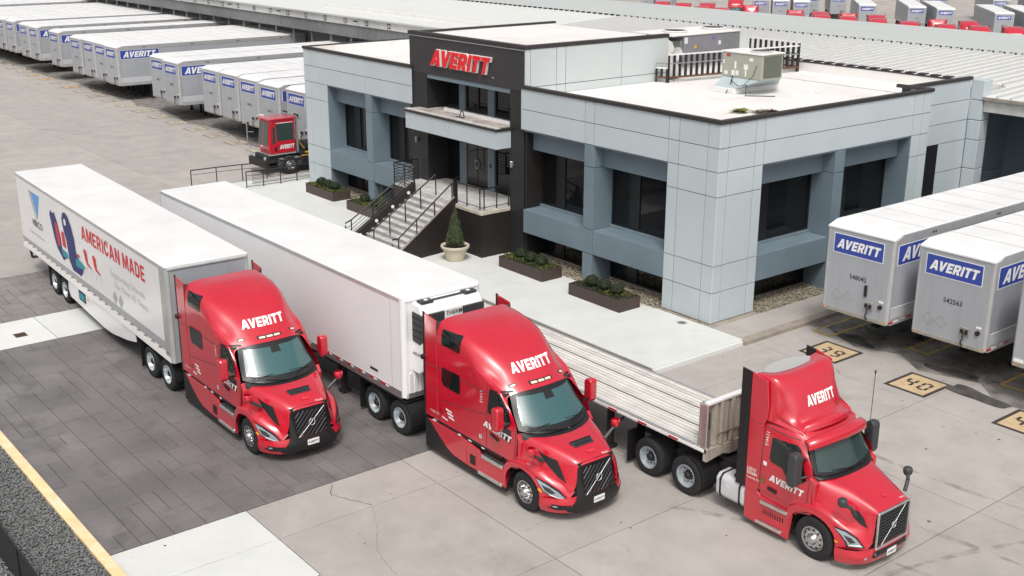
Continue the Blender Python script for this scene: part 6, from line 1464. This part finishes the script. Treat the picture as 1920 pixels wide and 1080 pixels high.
for i, (a, b, c) in enumerate(((2.35,2.75,3.3),(5.42,3.9,1.35),(9.0,3.4,1.35))):
    g = MB(); L_ = .8
    for r in ((a,a+.10,b,b+c),(a,a+L_,b-.12,b-.0),(a+L_-.1,a+L_,b,b+c)): g.add([(r[0],r[2],.010),(r[1],r[2],.010),(r[1],r[3],.010),(r[0],r[3],.010)], [(0,1,2,3)])
    t = thing('yellow_bay_mark', ('faded yellow bay mark under trailer 548042','faded yellow bay mark at the corner of trailer 542563','faded yellow bay mark at the right edge of the photo')[i], 'ground marking', (0,0,0), 0, 'yellow bay marks'); obj('paint_line', g, 'yellow', t)
# ============================================================ planters and plants
def ballshrub(label, loc, r, seed):
    t = thing('boxwood_ball', label, 'shrub', loc, 0, 'clipped boxwood balls in the planters'); rs = np.random.RandomState(seed); mb = MB()
    core = MB().lathe([(0,-.6*r),(.6*r,-.45*r),(.88*r,0),(.62*r,.6*r),(0,.86*r)], n=12); obj('branch_mass', core, 'leafb', t)
    for _ in range(420):
        u = rs.normal(size=3); u /= np.linalg.norm(u); u[2] = abs(u[2])*1.0-.15; p = Vector(u*r*rs.uniform(.84,1.06)); a = Vector(rs.normal(size=3)).normalized()*.026; b = Vector(rs.normal(size=3)).normalized()*.026
        mb.add([p-a, p+b, p+a, p-b], [(0,1,2,3)])
    obj('foliage', mb, 'leafb', t, kind='stuff'); return t
def planter(i, x0, x1, y0, y1, label, wh, shr=3):
    t = thing('planter_box', label, 'planter', (0,0,0), 0, 'bronze planter boxes'); z0, z1 = .15, .60
    for a in ((x0,x1,y0,y0+.04),(x0,x1,y1-.04,y1)): obj('planter_side', MB().box(*a,z0,z1), 'planter', t, bevel=.008)
    for a in ((x0,x0+.04,y0+.042,y1-.042),(x1-.04,x1,y0+.042,y1-.042)): obj('planter_side', MB().box(*a,z0,z1), 'planter', t, bevel=.008)
    obj('planter_soil', MB().box(x0+.04,x1-.04,y0+.04,y1-.04,.2,.54), 'soil', t)
    rs = np.random.RandomState(i+5)
    for nm, m, n in (('ground_cover','leaf',900),('ground_cover','leafy',800)):
        mb = MB()
        for _ in range(n):
            x, y = rs.uniform(x0+.06,x1-.06), rs.uniform(y0+.06,y1-.06)
            if m == 'leafy' and (math.sin(3.1*x+i)+math.sin(5*y)+rs.normal()*.5) < .1: continue
            p = Vector((x,y,.56+rs.uniform(0,.10))); a = Vector(rs.normal(size=3)).normalized()*.030; b = Vector(rs.normal(size=3)).normalized()*.030; mb.add([p-a,p+b,p+a,p-b], [(0,1,2,3)])
        g = obj(nm, mb, m, None, kind='stuff')
    for k in range(shr):
        f_ = (k+.5)/shr; ballshrub('%s clipped boxwood ball in the %s' % (('left','middle','right')[k] if shr == 3 else ('left','right')[k], wh), (x0+.25+(x1-x0-.5)*(.06+.88*f_), (y0+y1)/2+.03, .74), .28, 10*i+k)
planter(0, -10.15, -7.41, -1.50, -.45, 'bronze planter box right of the landing, left one of the two by the right wing', 'planter right of the landing')
planter(1, -5.65, -2.87, -1.66, -.60, 'bronze planter box nearest the building corner', 'planter nearest the building corner')
planter(2, -26.76, -24.0, -1.22, -.20, 'bronze planter box at the far left by the left wing', 'far left planter')
planter(3, -22.3, -19.5, -1.45, -.45, 'bronze planter box partly behind the entrance stair railing', 'planter behind the stair railing', 2)
LEFTCONE = True
def conifer_pot(label, tl, loc, seed, onlycone=False, sc=1.0):
    if onlycone: return cone_shrub(tl, loc, seed, sc)
    t = thing('plant_pot', label, 'pot', loc, 0); t.scale = (1.18,1.18,.88)
    obj('pot_body', MB().lathe([(0,0),(.31,0),(.33,.03),(.37,.30),(.44,.55),(.46,.60),(.50,.60),(.515,.64),(.505,.72),(.48,.73),(.45,.71),(.42,.64),(.0,.62)], n=36), 'pot', t, smooth=35)
    obj('pot_soil', MB().lathe([(0,.645),(.42,.64)], n=24), 'soil', t)
    cone_shrub(tl, (loc[0],loc[1],loc[2]+.55), seed).scale = (1.16,1.16,1.14)
def cone_shrub(tl, loc, seed, sc=1.0):
    c = thing('potted_conifer', tl, 'shrub', loc, 0, 'clipped cone conifers'); c.scale = (sc*.8 if sc != 1 else 1,)*2+(sc,); rs = np.random.RandomState(seed)
    obj('trunk', MB().cyl((0,0,0),(0,0,1.1),.03,8,.01), 'soil', c); obj('inner_mass', MB().lathe([(0,.02),(.24,.06),(.29,.25),(.20,.75),(.08,1.25),(0,1.38)], n=12), 'leaf', c)
    for m, n in (('leaf',1500),('conifer',900)):
        mb = MB()
        for _ in range(n):
            z = 1.45*(1-rs.uniform(0,1)**.62); r = .34*(1-z/1.47)**.85*min(1,(z+.12)/.22)*rs.uniform(.86,1.08); th = rs.uniform(0,2*PI)
            p = Vector((r*math.cos(th),r*math.sin(th),z+.03)); a = Vector((math.cos(th)*.02,math.sin(th)*.02,.035*rs.uniform(.6,1.3))); b = Vector(rs.normal(size=3)).normalized()*.020; mb.add([p-a*.6,p+b,p+a,p-b], [(0,1,2,3)])
        obj('foliage', mb, m, c, kind='stuff')
    return c
M['conifer'] = mat('grey_green_needles', (.17,.19,.10), .8, var=.4, scale=20)
conifer_pot('round stone pot right of the entrance stairs', 'clipped cone conifer in the pot right of the stairs', (-12.05,-2.32,.15), 3)
cone_shrub('small cone conifer in the planter behind the stair railing, only its tip showing', (-19.85,-.95,.54), 4, .78)

# ============================================================ roof equipment
u2 = thing('rooftop_unit', 'beige rooftop air unit on a pale metal curb, nearer the building corner', 'air conditioner', (-6.0,8.75,6.85))
obj('unit_curb', MB().box(-1.05,.15,-1.4,1.45,0,.22), 'screenw', u2, bevel=.02)
obj('curb_adapter', MB().add([(-1.02,-1.35,.22),(.12,-1.35,.22),(.12,1.40,.22),(-1.02,1.40,.22),(-.9,-.98,.62),(1.1,-.98,.62),(1.1,.28,.62),(-.9,.28,.62)], [(0,3,2,1),(4,5,6,7),(0,1,5,4),(1,2,6,5),(2,3,7,6),(3,0,4,7)]), 'curbm', u2)
obj('unit_casing', MB().box(-.95,1.15,-1.0,.30,.625,1.62), 'hvac2', u2, bevel=.02); obj('unit_lid', MB().box(-.99,1.19,-1.04,.34,1.622,1.68), 'roofw', u2, bevel=.01)
obj('coil_panel', MB().box(1.15,1.165,-.88,.2,.70,1.56), 'hvacd', u2); obj('fan_grille', MB().cyl((.55,-.35,1.68),(.55,-.35,1.70),.42,24), 'black', u2); obj('fan_ring', MB().lathe([(.40,.0),(.46,.02),(.47,.05),(.42,.06)], c=(.55,-.35,1.68), n=24), 'screenw', u2)
for a, b, c, d, m in ((-.72,-.52,1.45,1.56,'black'),(-.70,-.54,1.47,1.54,'redprint'),(.5,.68,1.35,1.47,'screenw'),(-.9,-.82,1.15,1.3,'screenw'),(-.28,-.18,.98,1.28,'screenw'),(.22,.44,1.0,1.2,'screenw'),(.29,.37,.72,1.0,'screenw'),(-.80,-.62,.72,.86,'screenw'),(-.42,-.24,.68,.92,'screenw'),(-.20,-.04,.72,.92,'screenw')):
    e_ = .003 if m != 'redprint' else .006
    obj('service_label', MB().box(a,b,-1.0-e_,-1.0,c,d), m, u2)
obj('conduit', MB().tube([(-.30,-1.04,.7),(-.25,-1.25,.3),(-.22,-1.5,.04),(-.2,-1.5,.01)], .018).tube([(-.34,-1.04,.7),(-.1,-1.3,.5),(.3,-1.35,.35),(.75,-1.4,.45),(.75,-1.42,.0)], .016).tube([(.9,-1.02,1.2),(.82,-1.1,.8),(.5,-1.3,.4)], .012).tube([(.75,-1.45,.03),(1.6,-.6,.03)], .02), 'black', u2)
u1 = thing('rooftop_unit', 'large grey rooftop air unit behind the slatted roof screen', 'air conditioner', (-12.2,11.25,6.85))
obj('unit_curb', MB().box(-1.1,1.1,-2.0,2.0,0,.45), 'screenw', u1)
obj('unit_casing', MB().box(-1.2,1.2,-1.55,2.25,.45,1.80), 'hvac1', u1, bevel=.02); obj('unit_lid', MB().box(-1.24,1.24,-2.35,2.29,1.802,1.86), 'roofw', u1, bevel=.01)
obj('end_hood', MB().box(-1.1,1.12,-2.3,-1.56,.62,1.60), 'hvacd', u1, bevel=.01); obj('hood_frame', MB().box(1.12,1.16,-2.3,-2.2,.5,1.6).box(1.12,1.16,-1.75,-1.6,.5,1.6), 'galv', u1)
lv = MB()
for k in range(14): lv.box(1.2,1.215,1.05+.085*k,1.10+.085*k,.6,1.75)
obj('louvre_fins', lv, 'galv', u1, kind='stuff')
for y_ in (-.9, 1.7): obj('fan_grille', MB().cyl((0,y_,1.86),(0,y_,1.90),.5,24), 'black', u1); obj('fan_ring', MB().lathe([(.5,0),(.58,.02),(.58,.07),(.5,.08)], c=(0,y_,1.86), n=24), 'screenw', u1)
ov = [(.15*math.cos(2*PI*k/16)+.45, 1.60+.055*math.sin(2*PI*k/16)) for k in range(16)]; v, f = poly2(ov); obj('maker_badge', flat([(a,b) for a,b in v], f, (1.205,0,0), (0,1,0), (0,0,1)), 'blue', u1)
text_obj('badge_lettering', 'Carrier', (1.209,.45,1.58), (0,1,0), (0,0,1), .05, 'white', u1, center=True)
for a, b, c, d, m in ((-1.5,-1.3,1.45,1.72,'screenw'),(-.85,-.7,1.22,1.34,'yl'),(.75,.92,1.28,1.46,'screenw')): obj('service_label', MB().box(1.2,1.206,a,b,c,d), m, u1)
def screen(label, p0, p1, n, z0=.12, z1=1.17, m2='chassis'):
    t = thing('roof_screen_frame', label, 'screen', (0,0,0), 0, 'slatted roof screens'); a, b = Vector((*p0,0)), Vector((*p1,0)); d = (b-a); L_ = d.length; d.normalize(); nn = Vector((-d.y,d.x,0))*.03
    def plank(name, s0, s1, za, zb, th, m): 
        A_, B_ = a+d*s0, a+d*s1; q = nn*th/.03
        vs = [A_-q, B_-q, B_+q, A_+q]; vs = [Vector((p.x,p.y,6.85+za)) for p in vs]+[Vector((p.x,p.y,6.85+zb)) for p in vs]
        obj(name, MB().add(vs, [(0,3,2,1),(4,5,6,7),(0,1,5,4),(1,2,6,5),(2,3,7,6),(3,0,4,7)]), m, t)
    for k in range(n+1):
        s = L_*k/n; plank('screen_stud', s-.04 if k else 0, s+.04, .0 if k in (0,n) else .18, z1, .05, m2)
    plank('screen_rail', 0, L_, z1, z1+.05, .06, 'screenw'); plank('screen_rail', 0, L_, .18, .26, .055, 'drain'); plank('screen_rail', 0, L_, .80, .84, .055, 'galv'); return t
screen('roof screen frame facing the building corner, left of the beige air unit', (-9.95,7.7), (-8.9,15.2), 24)
screen('roof screen frame along the back of the roof, its top above the beige unit', (-11.9,15.3), (-8.95,15.3), 9, z1=1.3)
screen('short low roof screen frame at the tower wall', (-10.5,7.5), (-9.97,7.65), 2, z1=.6)
ds = thing('satellite_dish', 'small white satellite dish beside the tower wall on the roof', 'satellite dish', (-10.15,8.3,6.85))
dm_ = MB().lathe([(0,0),(.12,.01),(.24,.05),(.34,.11)], n=20); dm_.v = [(p[2]*1.0, p[0], p[1]+1.15) for p in dm_.v]; obj('dish', dm_.mesh(60), 'screenw', ds); obj('dish_mast', MB().tube([(0,0,0),(0,0,1.0),(.05,0,1.15)], .025), 'galv', ds)
rg = thing('rag_pile', 'crumpled white plastic and yellow brown rags lying near the roof edge', 'debris', (-2.3,4.5,6.86)); rs = np.random.RandomState(5)
for nm, m, cx, cy, n in (('plastic_sheet','screenw',.1,.2,26),('rag','leafy',-.35,-.45,12),('rag','yl',.0,.25,6),('rag','drain',.25,.45,9)):
    mb = MB()
    for _ in range(n):
        p = [Vector((cx+rs.normal()*.22, cy+rs.normal()*.28, rs.uniform(0,.14))) for _ in range(3)]; mb.add(p, [(0,1,2)])
    obj(nm, mb, m, rg)
for x_, y_ in ((-4.3,9.5),(-4.0,10.0)): 
    t = thing('roof_weight', 'flat pale block lying on the roof right of the beige unit, %s' % ('nearer the unit' if x_ < -4.1 else 'farther from the unit'), 'block', (x_,y_,6.85), .5); box('block_body', (-.15,.15,-.2,.2,0,.08), 'screenw', t)

# ============================================================ yard tractor by the left wing
yt = thing('yard_tractor', 'red single seat yard tractor with black frame parked left of the office', 'truck', (-32.9,-.35,0), -PI/2)
# local: +x forward (towards the camera side), +y left of the vehicle = world +x
cb_ = MB().prism([(-1.5,1.15),(.05,1.15),(.16,1.55),(.0,2.95),(-.1,3.02),(-1.45,3.05),(-1.5,2.98)], 'y', -.48, .80); cbo = obj('cab', cb_, 'red', yt, bevel=.05, seg=2)
obj('cab_roof', MB().box(-1.56,.10,-.54,.86,3.0,3.10), 'red', yt, bevel=.04, seg=2)
obj('windscreen', MB().add([(.185,-.42,1.62),(.185,.74,1.62),(.030,.70,2.88),(.030,-.38,2.88)], [(0,1,2,3)]), 'ws2', yt); obj('screen_post', MB().add([(.192,.13,1.62),(.192,.19,1.62),(.037,.19,2.88),(.037,.13,2.88)], [(0,1,2,3)]), 'red', yt)
for s in (1,):
    obj('side_window', MB().prism([(-.08,1.70),(-.12,2.62),(-.28,2.72),(-.28,1.76)], 'y', min(s*.80,s*.808), max(s*.80,s*.808)), 'ws2', yt)
    obj('door_window', MB().prism([(-.36,1.85),(-.34,2.80),(-1.38,2.82),(-1.40,1.85)], 'y', min(s*.80,s*.808), max(s*.80,s*.808)), 'ws2', yt); obj('window_rain_strip', MB().box(-1.36,-.36,s*.8,s*.82,2.82,2.85), 'white', yt)
    obj('door_vent', MB().box(-.34,-.22,s*.80,s*.812,1.28,1.56), 'black', yt); obj('sill_strip', MB().box(-1.5,.12,s*.78,s*.83,1.08,1.14), 'silver2', yt)
logo_obj('door_lettering', (-.50,.812,1.38), (-1,0,0), (0,0,1), .92, .24, 'white', yt)
obj('front_lettering', MB().box(.13,.16,-.2,.1,1.50,1.56), 'white', yt)
obj('front_sill', MB().box(.06,.14,-.48,.8,1.08,1.14), 'silver2', yt)
obj('frame', MB().box(-4.8,.32,-.55,.55,.62,.98), 'chassis', yt, bevel=.02); obj('front_bumper', MB().box(.3,.50,-1.1,1.1,.42,.88), 'black', yt, bevel=.03); obj('engine_block', MB().box(-.9,.3,-.7,.7,.6,1.1), 'chassis', yt, bevel=.05)
for y_ in (-.85,.85): obj('headlight', MB().cyl((.42,y_,.98),(.48,y_,.98),.10,14), 'lens', yt)
for s in (-1,1):
    for x_ in (-.95,-4.0):
        o = obj('wheel', wheel_meshes('steer')[0], None, yt); o.location = (x_,s*.98,.505); o.rotation_euler = (0,0,0 if s < 0 else PI)
        for nm, me in zip(('rim','hub','vent_holes','wheel_nuts'), wheel_meshes('steer')[1:]): obj(nm, me, None, o, kind='stuff' if nm in ('vent_holes','wheel_nuts') else None)
    obj('step_box', MB().box(-3.0,-1.65,s*.6,s*1.12,.40,.98), 'black', yt, bevel=.03); obj('step_edge', MB().box(-3.0,-1.65,s*1.12,s*1.14,.93,.98), 'yl', yt); obj('hazard_strip', MB().box(-4.6,-2.6,s*1.0,s*1.02,.92,1.02), 'yl', yt)
for k in range(5): obj('frame_louvre', MB().box(-3.9,-.4,.56,1.10,.50+.09*k,.515+.09*k), 'galv', yt)
obj('rear_deck', MB().box(-4.7,-1.6,-.95,.95,1.0,1.05), 'black', yt); obj('deck_edge', MB().box(-4.7,-2.0,.9,1.0,1.05,1.12), 'yl', yt); obj('rear_hopper', MB().prism([(-2.2,1.05),(-3.6,1.05),(-3.4,1.5),(-2.4,1.5)], 'y', -.5, .5), 'black', yt)
obj('mirror_frame', MB().tube([(.35,-.95,1.25),(.45,-1.15,1.5),(.45,-1.15,2.75),(.2,-.8,2.85)], .035).tube([(.45,-1.15,2.2),(.2,-.85,2.2)], .02), 'galv', yt, smooth=40); obj('mirror', MB().box(.36,.42,-1.28,-1.02,2.35,2.75), 'black', yt, bevel=.02)
obj('exhaust_stack', MB().cyl((-1.72,.55,1.1),(-1.72,.55,3.0),.07,12), 'galv', yt, smooth=40); obj('rear_lamp_bar', MB().tube([(-1.65,-.85,3.12),(-1.65,.85,3.12)], .04).tube([(-1.65,.8,1.1),(-1.65,.8,3.12)], .03), 'galv', yt, smooth=40)
for y_ in (-.8,-.5,.5,.8): obj('work_lamp', MB().cyl((-1.66,y_,3.16),(-1.74,y_,3.16),.08,12), 'black', yt)
obj('beacon', MB().cyl((-1.5,.75,3.1),(-1.5,.75,3.2),.05,12), 'redprint', yt); obj('roof_horn', MB().cyl((-.35,-.6,3.1),(-.1,-.6,3.16),.05,10), 'screenw', yt)
obj('air_hose', MB().tube([(-1.6,.35,2.6),(-1.9,.45,1.6),(-2.2,.5,1.2)], .025), 'yl', yt)

# ============================================================ yard beyond the terminal
nose = [(-75.3,125.5,'far yard trailer, left one of the pair standing close together'),(-70.7,125.7,'far yard trailer, right one of the pair standing close together'),(-61.3,125.0,'far yard trailer near the right edge with its long pale side showing'),
 (-58.2,127.6,'far yard trailer cut by the right photo edge'),(-82.2,123.1,'single far yard trailer on open ground right of the three in a loose row'),(-92.9,121.1,'far yard trailer, right one of three in a loose row'),(-96.2,120.1,'far yard trailer, middle one of three in a loose row'),
 (-99.5,119.2,'far yard trailer, left one of three in a loose row'),(-88,152,'distant yard trailer at the top edge behind the pair'),(-76,150,'distant yard trailer at the top edge near the right corner'),(-118,116,'distant trailer at the top edge left of the red tractors'),(-124,118,'distant trailer farthest left along the top edge'),(-101,134,'distant trailer seen from the top edge behind the loose row of three'),(-97,136,'distant trailer right of the one behind the loose row of three'),(-66,146,'distant trailer in the upper right corner')]
for x, y, lb in nose: dup(LT, lb, (x+1.0,y+.84,-3.3), -.87, 'trailers parked in the far yard')
fc = [(-107,104),(-102.5,104.1),(-96,101.4),(-100.2,107.1),(-92,101.4),(-93.7,109.4),(-103.5,117.5),(-83.4,107.1),(-79.5,102.5),(-78.8,107.2),(-75.3,103.0),(-75.1,108.4),(-71.8,104.1),(-70.7,109.0),(-67.1,104.1),(-62.1,103.8),(-61.9,109.7),(-57.0,104.1),(-57.7,110.6),(-53.0,105.2),(-49.8,107.5)]
for k, (x, y) in enumerate(fc):
    dup(TK3 if k in (5,7,11,16) else TK2, '%s red tractor from the left among those behind the terminal roof' % ORD[k], (x+(3.6 if k not in (5,7,11,16) else 2.6)-2.2,y-(2.4 if k not in (5,7,11,16) else .9)+3.0,-3.3), -.87, 'red tractors parked behind the terminal')
